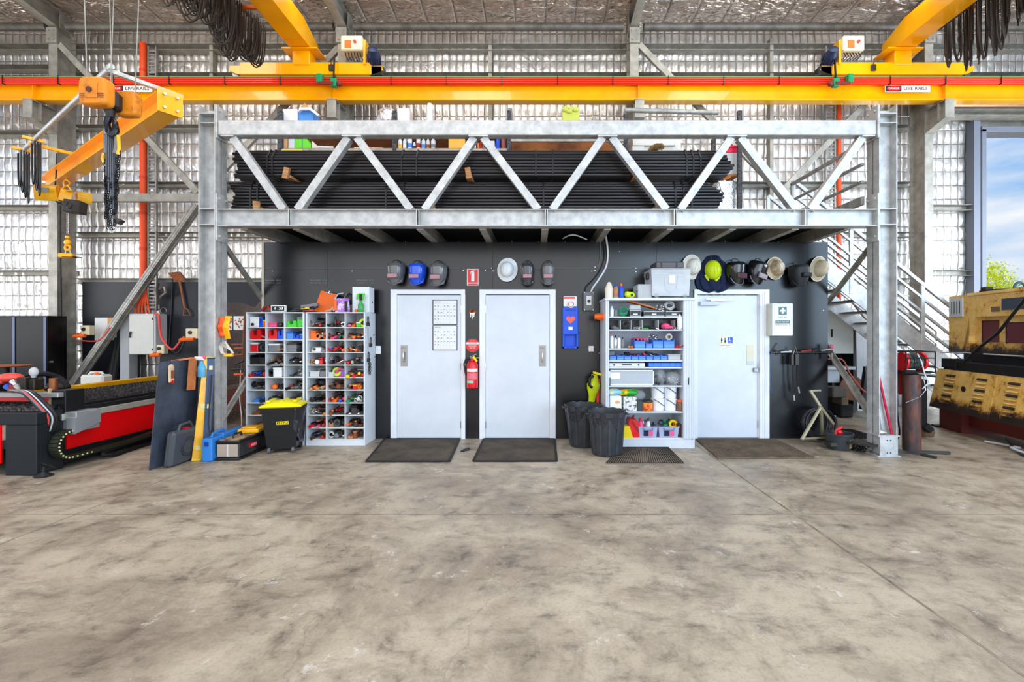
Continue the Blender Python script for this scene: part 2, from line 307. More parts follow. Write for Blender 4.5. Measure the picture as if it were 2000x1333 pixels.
def foilmat(name, col, sc, rough, dist, ax, dx, dz, st=(1, 1, 1)):
    "crumpled foil held by a wire grid; ax = second axis of the sheet"
    m = bpy.data.materials.new(name); m.use_nodes = True; t = m.node_tree; b = t.nodes['Principled BSDF']; L = t.links.new
    b.inputs['Metallic'].default_value = .75; b.inputs['Roughness'].default_value = rough
    g = N(t, 'ShaderNodeTexCoord')
    nd = N(t, 'ShaderNodeTexNoise'); nd.inputs['Scale'].default_value = 1.3; nd.inputs['Detail'].default_value = 3; L(g.outputs['Object'], nd.inputs[0])
    va = N(t, 'ShaderNodeVectorMath', operation='MULTIPLY_ADD'); va.inputs[1].default_value = (.5, .5, .5); L(nd.outputs['Color'], va.inputs[0]); L(g.outputs['Object'], va.inputs[2])
    mp = N(t, 'ShaderNodeMapping'); mp.inputs['Scale'].default_value = st; L(va.outputs[0], mp.inputs[0])
    n = N(t, 'ShaderNodeTexNoise'); n.inputs['Scale'].default_value = sc; n.inputs['Detail'].default_value = 6; n.inputs['Roughness'].default_value = .5; n.inputs['Distortion'].default_value = 1.0; L(mp.outputs[0], n.inputs[0])
    # patches of heavy crumpling
    pn = N(t, 'ShaderNodeTexNoise'); pn.inputs['Scale'].default_value = .9; pn.inputs['Detail'].default_value = 2; L(g.outputs['Object'], pn.inputs[0]); pr = ramp(t, [(.45, .25), (.62, 1.0)]); L(pn.outputs[0], pr.inputs[0])
    v = N(t, 'ShaderNodeTexVoronoi', feature='DISTANCE_TO_EDGE'); v.inputs['Scale'].default_value = sc * 2.2; L(mp.outputs[0], v.inputs[0])
    vm = N(t, 'ShaderNodeMath', operation='MULTIPLY'); L(v.outputs[0], vm.inputs[0]); L(pr.outputs[0], vm.inputs[1])
    a = N(t, 'ShaderNodeMath', operation='ADD'); L(vm.outputs[0], a.inputs[0]); L(n.outputs[0], a.inputs[1])
    sp = N(t, 'ShaderNodeSeparateXYZ'); L(g.outputs['Object'], sp.inputs[0]); lines = []
    wob = N(t, 'ShaderNodeMath', operation='MULTIPLY'); wob.inputs[1].default_value = .03; L(nd.outputs[0], wob.inputs[0])
    for sock_, d_, w_ in (('X', dx, .045), (ax, dz, .022)):
        ad = N(t, 'ShaderNodeMath', operation='ADD'); L(sp.outputs[sock_], ad.inputs[0]); L(wob.outputs[0], ad.inputs[1])
        pp = N(t, 'ShaderNodeMath', operation='PINGPONG'); pp.inputs[1].default_value = d_ / 2; L(ad.outputs[0], pp.inputs[0])
        r_ = ramp(t, [(d_ * .018, 0.0), (d_ * .018 + w_ * .5, 1.0)]); L(pp.outputs[0], r_.inputs[0]); lines.append(r_)
    mn = N(t, 'ShaderNodeMath', operation='MINIMUM'); L(lines[0].outputs[0], mn.inputs[0]); L(lines[1].outputs[0], mn.inputs[1])
    hh = N(t, 'ShaderNodeMath', operation='MULTIPLY_ADD'); hh.inputs[1].default_value = .55; L(mn.outputs[0], hh.inputs[0]); L(a.outputs[0], hh.inputs[2])
    bp = N(t, 'ShaderNodeBump'); bp.inputs['Strength'].default_value = .9; bp.inputs['Distance'].default_value = dist; L(hh.outputs[0], bp.inputs['Height']); L(bp.outputs[0], b.inputs['Normal'])
    lr = ramp(t, [(.0, .5), (.2, 1.0)]); L(mn.outputs[0], lr.inputs[0])
    r = ramp(t, [(.3, tuple(x * .74 for x in srgb(*col))), (.62, srgb(*col))]); L(n.outputs[0], r.inputs[0])
    mm_ = N(t, 'ShaderNodeMixRGB', blend_type='MULTIPLY'); mm_.inputs[0].default_value = 1; L(r.outputs[0], mm_.inputs[1]); L(lr.outputs[0], mm_.inputs[2]); L(mm_.outputs[0], b.inputs['Base Color'])
    return m
foil = foilmat('foil_insulation', (246, 240, 234), 2.6, .36, .032, 'Z', .148, .285, (1, 1, .55)); foilr = foilmat('roof_foil', (222, 204, 190), 2.6, .18, .1, 'Y', .6, 1.2, (1, 2.0, 1))
wallm = mat('black_wall_sheet', (20, 20, 24), .25, scale=1.3, col2=(16, 16, 19), bump=.05, bscale=8, spec=.5)
def oily():
    m = bpy.data.materials.new('worn_yellow_machine_paint'); m.use_nodes = True; t = m.node_tree; b = t.nodes['Principled BSDF']; L = t.links.new
    g = N(t, 'ShaderNodeTexCoord'); n = N(t, 'ShaderNodeTexNoise'); n.inputs['Scale'].default_value = 4; n.inputs['Detail'].default_value = 12; n.inputs['Roughness'].default_value = .82; n.inputs['Distortion'].default_value = .2; L(g.outputs['Object'], n.inputs[0])
    r = ramp(t, [(.31, srgb(44, 30, 20)), (.37, srgb(140, 96, 40)), (.44, srgb(232, 180, 84)), (.62, srgb(252, 212, 130))]); b.inputs['Roughness'].default_value = .42
    sp = N(t, 'ShaderNodeSeparateXYZ'); L(g.outputs['Object'], sp.inputs[0]); zr = ramp(t, [(.30, .34), (.42, 0.0), (.455, 0.0), (.462, .3), (.54, 0.0)]); zm = N(t, 'ShaderNodeMath', operation='MULTIPLY'); zm.inputs[1].default_value = .39; L(sp.outputs['Z'], zm.inputs[0])
    zr.color_ramp.elements[0].position = .12; zr.color_ramp.elements[1].position = .21; L(zm.outputs[0], zr.inputs[0])
    ns = N(t, 'ShaderNodeMath', operation='SUBTRACT'); L(n.outputs[0], ns.inputs[0]); L(zr.outputs[0], ns.inputs[1]); L(ns.outputs[0], r.inputs[0]); L(r.outputs[0], b.inputs['Base Color'])
    return m
oilyel = oily()
# ---------------------------------------------------------------- setting
fl = MB(); fl.box(-17, 15, -4, 9.6, -.15, 0); struct('floor', fl, concrete())
gr = MB(); gr.box(-80, 90, 9.6, 120, -.3, -.12); gr.box(-80, 90, -60, -4, -.3, -.12); gr.box(15, 90, -4, 9.6, -.3, -.12); gr.box(-80, -17, -4, 9.6, -.3, -.12)
struct('ground', gr, mat('gravel_yard', (172, 160, 140), .9, scale=3, col2=(140, 128, 108)))
jn = MB(); jn.box(2.129, 2.146, -3.9, 9.4, 0, .0015); jn.box(-3.81, -3.802, -3.9, 6, 0, .0012)
jn.box(-16, 14, 3.808, 3.819, 0, .0012); struct('trim_1', jn, mat('sealed_floor_joint', (92, 82, 70), .7, scale=6, col2=(150, 138, 122)))
def foilsheet(name, x0, x1, z0, z1, Y, dx=.148, dz=.285, res=.037):
    nx = max(2, int((x1 - x0) / res)); nz = max(2, int((z1 - z0) / (res * 1.3)))
    X = np.linspace(x0, x1, nx + 1); Z = np.linspace(z0, z1, nz + 1); gx, gz = np.meshgrid(X, Z)
    px = np.abs(np.sin(np.pi * (gx + .012 * np.sin(gz * 3.1 + gx)) / dx)) ** .6; pz = np.abs(np.sin(np.pi * (gz + .01 * np.sin(gx * 5)) / dz)) ** .5
    rng = np.random.RandomState(3); d = .022 * px * pz + .012 * np.sin(gx * 1.7 + np.sin(gz * 2)) * np.sin(gz * 2.3)
    cell = rng.rand(400, 400); ci = ((gx + 40) / dx).astype(int) % 400; cj = ((gz + 40) / dz).astype(int) % 400
    d = d * (.6 + .8 * cell[ci, cj]) + (cell[cj, ci] - .5) * ((gx / dx) % 1 - .5) * .022
    V = np.stack([gx, Y - d, gz], -1).reshape(-1, 3)
    i = np.arange(nx); j = np.arange(nz); I, J = np.meshgrid(i, j); a = (J * (nx + 1) + I).ravel(); Fc = np.stack([a, a + 1, a + nx + 2, a + nx + 1], -1)
    me = bpy.data.meshes.new(name); me.vertices.add(len(V)); me.vertices.foreach_set('co', V.ravel()); me.loops.add(Fc.size); me.loops.foreach_set('vertex_index', Fc.ravel())
    me.polygons.add(len(Fc)); me.polygons.foreach_set('loop_start', np.arange(len(Fc)) * 4); me.update(); me.materials.append(foil)
    me.polygons.foreach_set('use_smooth', [True] * len(Fc)); o = bpy.data.objects.new(name, me); COL.objects.link(o); o['kind'] = 'structure'; return o
wb = foilsheet('wall_back', -17, 9.08, 0, 8.0, 9.52)
w2 = foilsheet('wall_back', 9.08, 14.9, 5.9, 8.0, 9.52)
cl = MB(); cl.box(-17, 9.06, 9.53, 9.6, 0, 8.2); cl.box(9.06, 15, 9.53, 9.6, 5.75, 8.2); struct('trim_2', cl, shedst)
# roof: foil bulging down between the purlins
def rz(Y): return 7.86 + .13 * (9.5 - Y)
def roofp(u, v):
    x = -17 + 32 * u; y = 9.55 - 13.5 * v
    return (x, y, rz(y) - .07 * abs(math.sin(math.pi * (9.5 - y) / 1.2)) ** .7 - .02 * math.sin(x * 2.3 + y))
rf = MB(); rf.grid(roofp, 150, 220); struct('ceiling', rf, foilr)
rt = MB(); rt.prism([(-17, 9.7, rz(9.7) + .12), (-17, -4.3, rz(-4.3) + .12), (-17, -4.3, rz(-4.3) + .2), (-17, 9.7, rz(9.7) + .2)], (32, 0, 0)); struct('trim_3', rt, shedst)
# eave tube and wall girts between the columns
CX = [-15.1, -9.43, -3.79, 1.92, 7.67, 13.4]
k = 4
for a, b_ in zip(CX[:-1], CX[1:]):
    m = MB(); m.cyl((a + .2, 9.08, 7.53), (b_ - .2, 9.08, 7.53), .075, n=14); struct('trim_%d' % k, m, shedd); k += 1
    m = MB(); m.cbeam((a, 9.42, 7.3), (b_, 9.42, 7.3), .18, .13, up=(0, 0, 1))
    zs = (7.3, 6.74, 5.68, 4.52, 3.5, 2.56, 1.3)
    if a == CX[0]: zs = (7.3, 6.9, 5.55, 4.05, 2.72, 1.3)
    if a == CX[4]: zs = (7.3, 6.74)
    for z in zs[1:]: m.cbeam((a, 9.42, z), (b_, 9.42, z), .16, .1, .005)
    if CX[0] < a < CX[4]: m.bar(((a + b_) / 2, 9.43, 0), ((a + b_) / 2, 9.43, 7.5), .07, .12, (0, 1, 0))
    struct('trim_%d' % k, m, shedst); k += 1
m = MB()
for z in (4.05, 2.72, 1.3): m.cbeam((7.8, 9.42, z), (9.0, 9.42, z), .16, .11, .005)
struct('trim_%d' % k, m, shedst); k += 1
for y in (8.3, 7.1, 5.9, 4.7):
    m = MB(); m.cbeam((-17, y, rz(y) - .1), (15, y, rz(y) - .1), .08, .2, .006, up=(0, -.13, 1)); struct('trim_%d' % k, m, shedd); k += 1
# right doorway: posts, head and hood
m = MB(); m.box(9.0, 9.1, 9.3, 9.6, 0, 5.62, .01); m.box(9.0, 15, 9.3, 9.6, 5.56, 5.68, .01); m.box(8.86, 8.99, 9.32, 9.5, 0, 5.8)
struct('door_4', m, mat('grey_door_frame', (126, 132, 146), .45))
m = MB(); m.cbeam((7.75, 9.2, 5.86), (15, 9.2, 5.86), .2, .14, .01); struct('trim_%d' % k, m, shedst); k += 1
m = MB(); m.box(7.8, 15, 9.05, 9.45, 5.96, 6.24, .03); m.box(7.8, 15, 9.0, 9.5, 6.24, 6.27)
solo('roller_door_hood', 'folded steel hood of the roller door above the right doorway', 'door hood', m, mat('tan_hood', (196, 158, 134), .35, .4))  # pinkish-brown reflection put into the hood's base colour
# ---------------------------------------------------------------- building frame
lc = ['far left', 'second from left, behind the mezzanine', 'second from right, above the mezzanine', 'far right, beside the doorway']
for i, x in enumerate(CX[1:5]):
    t = thing('steel_column', 'tall grey steel building column, ' + lc[i], 'column', (x, 9.18, 0), 'building columns along the insulated wall')
    m = MB(); m.ibeam((x, 9.18, .02), (x, 9.18, 7.45), .165, .37, .014, .01, up=(0, 1, 0)); part('column_shaft', m, shedst, t)
    m = MB(); m.box(x - .16, x + .16, 8.95, 9.42, 0, .025); part('base_plate', m, shedst, t)
    m = MB(); z0, z1 = 5.5, 5.85
    m.prism([(x - .005, 9.0, 5.38), (x - .005, 8.55, 5.5), (x - .005, 8.55, 5.83), (x - .005, 9.0, 5.83)], (.01, 0, 0))
    m.prism([(x - .09, 9.0, 5.375), (x - .09, 8.53, 5.495), (x - .09, 8.53, 5.51), (x - .09, 9.0, 5.39)], (.18, 0, 0)); m.box(x - .09, x + .09, 8.53, 9.0, 5.83, 5.845)
    for y in (8.54, 8.7): m.box(x - .085, x + .085, y, y + .012, 5.5, 5.83)
    part('crane_bracket', m, shedst, t)
    m = MB(); m.box(x - .1, x + .1, 8.96, 8.985, 7.15, 7.45)
    for dx in (-.05, .05):
        for dz in (7.22, 7.38): m.cyl((x + dx, 8.955, dz), (x + dx, 8.94, dz), .016, n=6)
    part('splice_plate', m, shedst, t)
    t = thing('steel_rafter', 'sloping steel roof rafter springing from the column ' + lc[i], 'rafter', (x, 9.0, 7.45), 'roof rafters')
    m = MB(); m.ibeam((x, 9.3, rz(9.3) - .28), (x, -3.8, rz(-3.8) - .28), .165, .32, .012, .009); part('rafter_beam', m, shedst, t)
    for s in (-1, 1): m = MB(); m.prism([(x + s * .1, 9.02, rz(9) - .45), (x + s * .1, 9.3, rz(9) - .45), (x + s * .1, 9.3, rz(9) - .13), (x + s * .1, 9.02, rz(9) - .13)], (s * .01, 0, 0)); part('fixing_plate', m, shedst, t)
# wall bracing: horizontal tie and chevrons in the two outer bays
def diag(p0, p1, lab, w=.11, h=.07, mt=None):
    m = MB(); m.bar(p0, p1, w, h, (0, 1, 0)); solo('wall_brace', lab, 'brace', m, mt or shedst)
Yb = 8.98
for a, b_, nm in ((CX[1], CX[2], 'left'), (CX[3], CX[4], 'right')):
    mid = (a + b_) / 2 - (.02 if nm == 'left' else -.02)
    m = MB(); m.box(a + .1, b_ - .1, Yb, Yb + .1, 4.06, 4.22, .01)
    if nm == 'left': solo('tie_beam', 'long horizontal grey tie beam across the left bay behind the hoist', 'beam', m, shedst)
    diag((a + .1, Yb + .06, 7.15), (mid, Yb + .06, 4.25), 'upper diagonal wall brace in the %s bay, falling to the right' % nm)
    diag((b_ - .1, Yb + .14, 7.15), (mid, Yb + .14, 4.25), 'upper diagonal wall brace in the %s bay, falling to the left' % nm)
    if nm == 'left':
        m = MB(); 
        for q in range(4): m.bar((a + .25 + q * .03, Yb - .03, .3), (mid - .02 + q * .03, Yb - .03, 3.98), .028, .1 - .01 * (q % 2), (0, 1, 0))
        m.bar((a + .3, Yb + .03, .3), (mid + .03, Yb + .03, 3.98), .14, .04, (0, 1, 0))
        solo('diagonal_brace', 'long streaked zinc diagonal brace rising from behind the cutting table to the left mezzanine column', 'brace', m, galvd)
    else: diag((b_ - .1, Yb + .06, .4), (mid, Yb + .06, 4.0), 'lower diagonal wall brace behind the stairs')
# ---------------------------------------------------------------- crane runway
Yr0, Yr1, Zr0, Zr1 = 8.61, 8.81, 5.86, 6.27
t = thing('crane_runway_beam', 'long orange crane runway beam crossing the whole shed', 'crane beam', (0, 8.7, Zr0))
m = MB(); m.ibeam((-16.5, 8.71, (Zr0 + Zr1) / 2), (14.5, 8.71, (Zr0 + Zr1) / 2), .19, Zr1 - Zr0, .02, .012); part('beam', m, orange, t)
m = MB()
for x in CX[1:5]: m.box(x - .006, x + .006, 8.625, 8.705, Zr0 + .02, Zr1 - .02)
part('stiffener', m, orange, t)
m = MB(); m.box(-16.5, 14.5, 8.68, 8.74, Zr1, Zr1 + .03); part('crane_rail', m, shedst, t)
t = thing('live_conductor_rail', 'red insulated conductor rail with green edge running along the orange crane beam', 'conductor rail', (0, 8.58, 6.16))
m = MB()
for z in (6.14, 6.175, 6.21): m.box(-16.5, 14.5, 8.555, 8.59, z, z + .026, .006)
m.box(-16.5, 14.5, 8.59, 8.606, 6.13, 6.24); part('red_rail', m, mat('signal_red', (238, 48, 24), .35), t)
m = MB(); m.box(-16.5, 14.5, 8.55, 8.59, 6.245, 6.262); part('earth_strip', m, mat('earth_green', (110, 160, 70), .5), t)
for i in range(26):
    m = MB(); x = -13 + i * 1.03; m.box(x, x + .012, 8.545, 8.6, 6.12, 6.28); part('rail_clip', m, black, t)
for x, lab in ((PX(1773, 8.6), 'white and red live rails warning sign on the right of the crane beam'), (PX(253, 8.6), 'white and red live rails warning sign on crane beam behind the hoist')):
    t = thing('warning_sign', lab, 'sign', (x, 8.7, 6.0), 'warning signs on the crane beam')
    m = MB(); m.box(x - .42, x + .42, 8.6, 8.606, 6.0, 6.115); part('sign_plate', m, paper, t)
    m = MB(); m.box(x - .41, x - .12, 8.596, 8.6, 6.005, 6.11); part('black_panel', m, ink, t)
    m = MB(); m.lathe([(.13, 0), (.13, .004)], Matrix.Translation((x - .265, 8.596, 6.058)) @ Matrix.Rotation(math.pi / 2, 4, 'X'), 24, 1, .37); part('red_oval', m, red, t)
    m = MB(); m.text('DANGER', (x - .265, 8.59, 6.058), .045, .2); part('danger_lettering', m, paper, t)
    m = MB(); m.text('LIVE RAILS', (x + .145, 8.597, 6.058), .06, .44); part('lettering', m, ink, t)
def crane(x, s, nm):
    "travelling crane; s=+1 electrics on the right of the girder"
    t = thing('overhead_crane', 'orange overhead travelling crane bridge on the ' + nm, 'crane', (x, 8.7, 6.3), 'two overhead cranes on the runway')
    m = MB(); gx0, gx1 = x - .19, x + .19
    m.box(gx0, gx1, -3.4, 8.3, 6.8, 7.2, .005); m.prism([(gx0, 8.3, 6.8), (gx0, 8.86, 6.8), (gx0, 8.86, 7.02), (gx0, 8.3, 7.2)], (gx1 - gx0, 0, 0)); part('bridge_girder', m, orange, t)
    m = MB(); m.box(gx0 - .14, gx1 + .14, 8.52, 8.9, 6.765, 6.79); part('girder_seat', m, orange, t)
    m = MB(); m.box(x - .16, x + .16, 8.58, 8.84, 6.5, 6.765, .008); part('pedestal', m, orange, t)
    c0, c1 = (x - 1.15, x + 1.3) if s > 0 else (x - 1.3, x + 1.15)
    m = MB(); m.box(c0, c1, 8.6, 8.82, 6.33, 6.56, .01); part('end_carriage', m, orange, t)
    for cx in (c0, c1):
        d = -1 if cx == c0 else 1
        m = MB(); m.prism([(cx, 8.62, 6.5), (cx + d * .2, 8.62, 6.5), (cx + d * .22, 8.62, 6.42), (cx + d * .1, 8.62, 6.36), (cx, 8.62, 6.34)], (0, .18, 0)); part('end_bracket', m, orange, t)
        m = MB(); m.cyl((cx + d * .12, 8.66, 6.37), (cx + d * .12, 8.76, 6.37), .06, n=16); part('wheel', m, steel, t)
    ex = x + s * .95 + (.02 if s > 0 else -.02)
    m = MB(); m.box(ex - .2, ex + .2, 8.5, 8.74, 6.72, 7.0, .02); b = part('control_box', m, beige, t)
    m = MB(); m.box(ex - .12, ex + .0, 8.49, 8.5, 6.76, 6.9); part('orange_label', m, orp, b)
    m = MB(); m.cyl((ex + .07, 8.5, 6.87), (ex + .07, 8.47, 6.87), .028); part('red_switch', m, red, b)
    m = MB(); m.box(ex + s * .2, ex + s * .24, 8.56, 8.8, 6.5, 6.95); part('box_bracket', m, orange, t)
    for q in range(6):
        m = MB(); xx = ex - .14 + q * .055; m.tube([(xx, 8.58, 6.72), (xx + .02, 8.56, 6.64), (xx + .06 * s, 8.58, 6.57)], .009, 6); part('cable', m, blackm, t)
    mx = c1 + .1 if s > 0 else c0 - .1
    T = Matrix.Translation((mx - s * .05, 8.62, 6.62)) @ Matrix.Rotation(s * math.radians(20), 4, 'Y') @ Matrix.Rotation(math.radians(62), 4, 'X')
    m = MB(T); m.lathe([(.1, -.18), (.11, -.16), (.11, .1), (.085, .16), (.085, .2), (.03, .22)], None, 18)
    for q in range(14):
        an = q * math.tau / 14; m.box(.1 , .122, -.004, .004, -.14, .08, 0, Matrix.Rotation(an, 4, 'Z'))
    m.box(-.06, .06, .08, .15, -.08, .02, .01); part('drive_motor', m, mat('navy_enamel', (40, 52, 82), .35), t)
    m = MB(); m.box(mx - .14, mx + .12, 8.62, 8.8, 6.3, 6.52, .03); m.cyl((mx + s * .1, 8.7, 6.35), (mx + s * .2, 8.7, 6.33), .05); part('gearbox', m, black, t)
    # current collector below the carriage
    kx = x + s * .42 if s > 0 else x - 1.72 + .47
    kx = PX(641, 8.5) if s > 0 else PX(1643, 8.5)
    m = MB(); m.bar((kx + .1 * s, 8.5, 6.15), (kx + .1 * s, 8.53, 6.6), .02, .03); a = part('collector_arm', m, blackm, t)
    m = MB(); m.box(kx - .2 * s, kx - .1 * s, 8.44, 8.54, 6.1, 6.26, .01); m.box(kx + .06 * s, kx + .17 * s, 8.44, 8.54, 6.03, 6.18, .01); part('green_bracket', m, dgreen, a)
    m = MB()
    for q in range(3): m.box(kx - .14, kx + .12, 8.42 + q * .04, 8.44 + q * .04, 6.05 + q * .02, 6.1 + q * .02)
    m.sph((kx + .22 * s, 8.47, 6.08), .05, n=10); part('collector_shoe', m, mat('maroon_carrier', (120, 40, 40), .5), a)
    m = MB(); lx = x + (.52 if s > 0 else -.6); m.box(lx, lx + .09, 8.56, 8.6, 6.38, 6.5, .01); m.cyl((lx + .045, 8.58, 6.5), (lx + .045, 8.56, 6.6), .008); part('limit_switch', m, dsteel, t)
    fs = -1 if s > 0 else 1
    for ya in (7.75, 5.4): m = MB(); m.bar((x + fs * .15, ya, 6.98), (x + fs * .62, ya, 6.98), .05, .06); part('festoon_arm', m, orange2, t)
    # festoon track and hanging cable loops
    f = thing('festoon_cable', 'bunched dark festoon cable loops hanging beside the %s crane girder' % nm, 'cable loops', (x + fs * .6, 7, 6.9), 'festoon cables of the overhead cranes')
    fx = x + fs * (.62 if s > 0 else .47)
    m = MB(); m.bar((fx, 2, 7.02), (fx, 8.35, 7.02), .04, .05); part('track', m, dsteel, f)
    rr = random.Random(11 if s > 0 else 5)
    for q in range(26):
        y0 = 8.25 - q * .085; dep = rr.uniform(.6, 1.08) if q > 2 else .75; w = rr.uniform(.04, .1); m = MB(); ox = rr.uniform(-.05, .05)
        pts = []
        for e in range(13):
            u = e / 12; an = math.pi * u
            pts.append((fx + ox + math.cos(an) * w * 1.3 + rr.uniform(-.008, .008), y0 - .1 * u + .03 * math.cos(an), 6.98 - dep * math.sin(an) ** .42))
        m.tube(pts, .0125, 6); m.tube([(p[0] + .03, p[1] + .02, p[2] + .03) for p in pts], .011, 6); m.tube([(p[0] - .05, p[1] - .03, p[2] + .08) for p in pts], .011, 6)
        part('cable_loop', m, mat('brown_black_cable', (44, 34, 28), .5), f)
crane(-4.38, 1, 'left'); crane(6.84, -1, 'right')
# ---------------------------------------------------------------- mezzanine
YF = 5.58
mz = thing('mezzanine', 'galvanised steel mezzanine with triangulated truss front standing before the black wall', 'mezzanine', (0, 5.7, 0))
def mcol(xa, xb, sgn):
    m = MB(); z1 = 4.27
    for x in ((xa, xa + .012), (xb - .012, xb)): m.box(x[0], x[1], YF, YF + .21, .04, z1)
    m.box(xa, xb, YF + .1, YF + .108, .04, z1 - .03); c = part('column', m, galv, mz)
    for z in (4.16, 4.045, 3.005, 2.81):
        m = MB(); m.box(xa + .012, xb - .012, YF, YF + .21, z, z + .01); part('stiffener', m, galv, c)
    m = MB(); m.box(xa - .03, xb + .03, YF - .02, YF + .23, 0, .015); part('base_plate', m, galv, c)
    xi = xb if sgn < 0 else xa - .016
    for za, zb in ((3.87, 4.27), (2.62, 3.2)):
        m = MB(); m.box(xi, xi + .016, YF, YF + .2, za, zb, .003)
        for z in (za + .06, zb - .06):
            for y in (YF + .04, YF + .16):
                m.cyl((xi + .008 - .03, y, z), (xi + .008 + .035, y, z), .014, n=6)
        part('end_plate', m, galv, c)
    return c
xL0, xL1, xR0, xR1 = -4.09, -3.885, 4.155, 4.375
mcol(xL0, xL1, -1); cr_ = mcol(xR0, xR1, 1)
m = MB(); m.box(xR0, xR1, YF - .012, YF, 0, .245, .003); m.box(xR0 - .02, xR1 + .02, YF - .012, YF + .3, .245, .26); b = part('foot_box', m, galv, mz)
m = MB()
for dx in (.09, .13):
    for z in (.05, .2): m.cyl((xR0 + dx, YF - .014, z), (xR0 + dx, YF - .01, z), .009, n=10)
part('bolt_hole', m, ink, b)
zc0, zc1 = 3.92, 4.1
m = MB(); m.box(xL1 + .016, xR0 - .016, YF + .02, YF + .15, zc0 - .01, zc1 - .01, .008); part('top_chord', m, galv, mz)
m = MB(); m.ibeam((xL1 + .016, YF + .09, 2.905), (xR0 - .016, YF + .09, 2.905), .16, .205, .011, .007); part('bottom_chord', m, galv, mz)
nb = [564, 814, 1065, 1317, 1573]; nt_ = [443, 686, 934, 1187, 1440, 1697]; s1 = YF + .09
def XN(p): return (p - VX) * (YF + .02) / F
for p in nb:
    m = MB(); x = XN(p); m.box(x - .006, x + .006, YF + .012, YF + .168, 2.81, 3.0); m.box(x + .022, x + .03, YF + .012, YF + .168, 2.81, 3.0); part('web_stiffener', m, galv, mz)
for p in nt_[1:5]:
    m = MB(); x = XN(p); m.box(x - .12, x + .12, YF + .015, YF + .155, zc0 - .028, zc0 - .01, .003); part('node_plate', m, galv, mz)
for p in nt_[:1] + nt_[5:]:
    m = MB(); x = XN(p); m.box(x - .08, x + .08, YF + .015, YF + .155, zc0 - .028, zc0 - .01, .003); part('node_plate', m, galv, mz)
for i, p in enumerate(nb):
    xb_ = XN(p); 
    for top, sg in ((XN(nt_[i]), -1), (XN(nt_[i + 1]), 1)):
        tt = top - sg * .055; bb = xb_ + sg * .085
        if (i == 0 and sg < 0): tt = top + .05
        if (i == 4 and sg > 0): tt = top - .05
        m = MB(); m.bar((bb, s1, 3.01), (tt, s1, zc0 - .028), .09, .09, (0, 1, 0)); part('diagonal', m, galv, mz)
for p in [461, 566, 690, 814, 940, 1065, 1190, 1316, 1441, 1567, 1672]:
    x = XN(p); m = MB(); m.ibeam((x, YF + .17, 2.87), (x, 9.0, 2.87), .085, .16, .01, .007); part('joist', m, shedst, mz)
m = MB(); m.box(xL1, xR0 + .1, YF + .17, 8.95, 2.952, 2.99); part('deck', m, mat('black_deck_sheet', (22, 23, 28), .6), mz)
m = MB()
for q in range(34): m.box(xL1 + q * .24, xL1 + q * .24 + .03, YF + .2, 8.9, 2.99, 3.0)
part('deck_rib', m, galvd, mz)
# knee and cross bracing at the two ends
for x, nm in ((xL1 - .03, 'l'), (4.2, 'r')):
    m = MB(); m.bar((x, YF + .2, 2.6), (x, 7.5, 1.284), .012, .07, (1, 0, 0)); m.bar((x + .02, YF + .2, 2.6), (x + .02, 7.5, 1.284), .06, .01, (1, 0, 0)); part('end_brace', m, galvd, mz)
    m = MB(); m.bar((x, YF + .15, .4), (x, 7.5, 2.065), .012, .08, (1, 0, 0)); m.bar((x + .02, YF + .15, .43), (x + .02, 7.5, 2.095), .06, .01, (1, 0, 0)); part('end_brace', m, galvd, mz)
for z, h in ((3.88, .05), (3.62, .035), (3.4, .035), (3.16, .11)):
    m = MB(); m.box(4.08, 4.12, YF + .2, 7.4, z - h / 2, z + h / 2, .005); part('guard_rail', m, galvd, mz)
m = MB(); m.box(4.08, 4.12, 7.36, 7.4, 3.0, 3.9, .005); part('guard_post', m, galvd, mz)
# ---------------------------------------------------------------- stairs
st = thing('staircase', 'galvanised steel staircase coming down to the right behind the mezzanine', 'staircase', (6, 8, 0))
def strg(y, off0, off1, name, th=.02, x0=4.2, x1=None, d=.8):
    xe = x1 or (off1 - .02) / d
    z = lambda o, x: max(o - d * x, .0)
    pts = [(x0, y, off0 - d * x0), (x0, y, off1 - d * x0), (xe, y, max(off1 - d * xe, .01)), (min(off0 / d, xe), y, max(off0 - d * min(off0 / d, xe), .01))]
    m = MB(); m.prism(pts, (0, th, 0)); return m
for y in (7.6, 8.43):
    m = strg(y, 6.218, 6.56, 's'); part('stringer', m, galv, st)
    for kk in range(4):
        o = 7.41 - kk * .235; r_ = .025 if kk == 0 else .018
        m = MB(); m.bar((4.25, y + .01, o - .8 * 4.25), (7.35, y + .01, o - .8 * 7.35), r_ * 2, r_ * 2, (0, 1, 0)); part('handrail' if kk == 0 else 'mid_rail', m, galv, st)
    for x in (4.25, 5.2, 6.38, 7.35):
        m = MB(); m.box(x - .03, x + .03, y - .01, y + .03, 6.3 - .8 * x, 7.41 - .8 * x, .004); part('rail_post', m, galv, st)
n = 15
for i in range(1, n + 1):
    z = 3.0 * (1 - i / (n + 1)); x = (6.45 - z) / .8
    m = MB(); m.box(x - .13, x + .12, 7.62, 8.43, z - .035, z, .004); part('tread', m, galvd, st)
m = MB(); m.box(4.12, 4.5, 7.4, 8.6, 2.96, 3.0); part('landing', m, galvd, st)
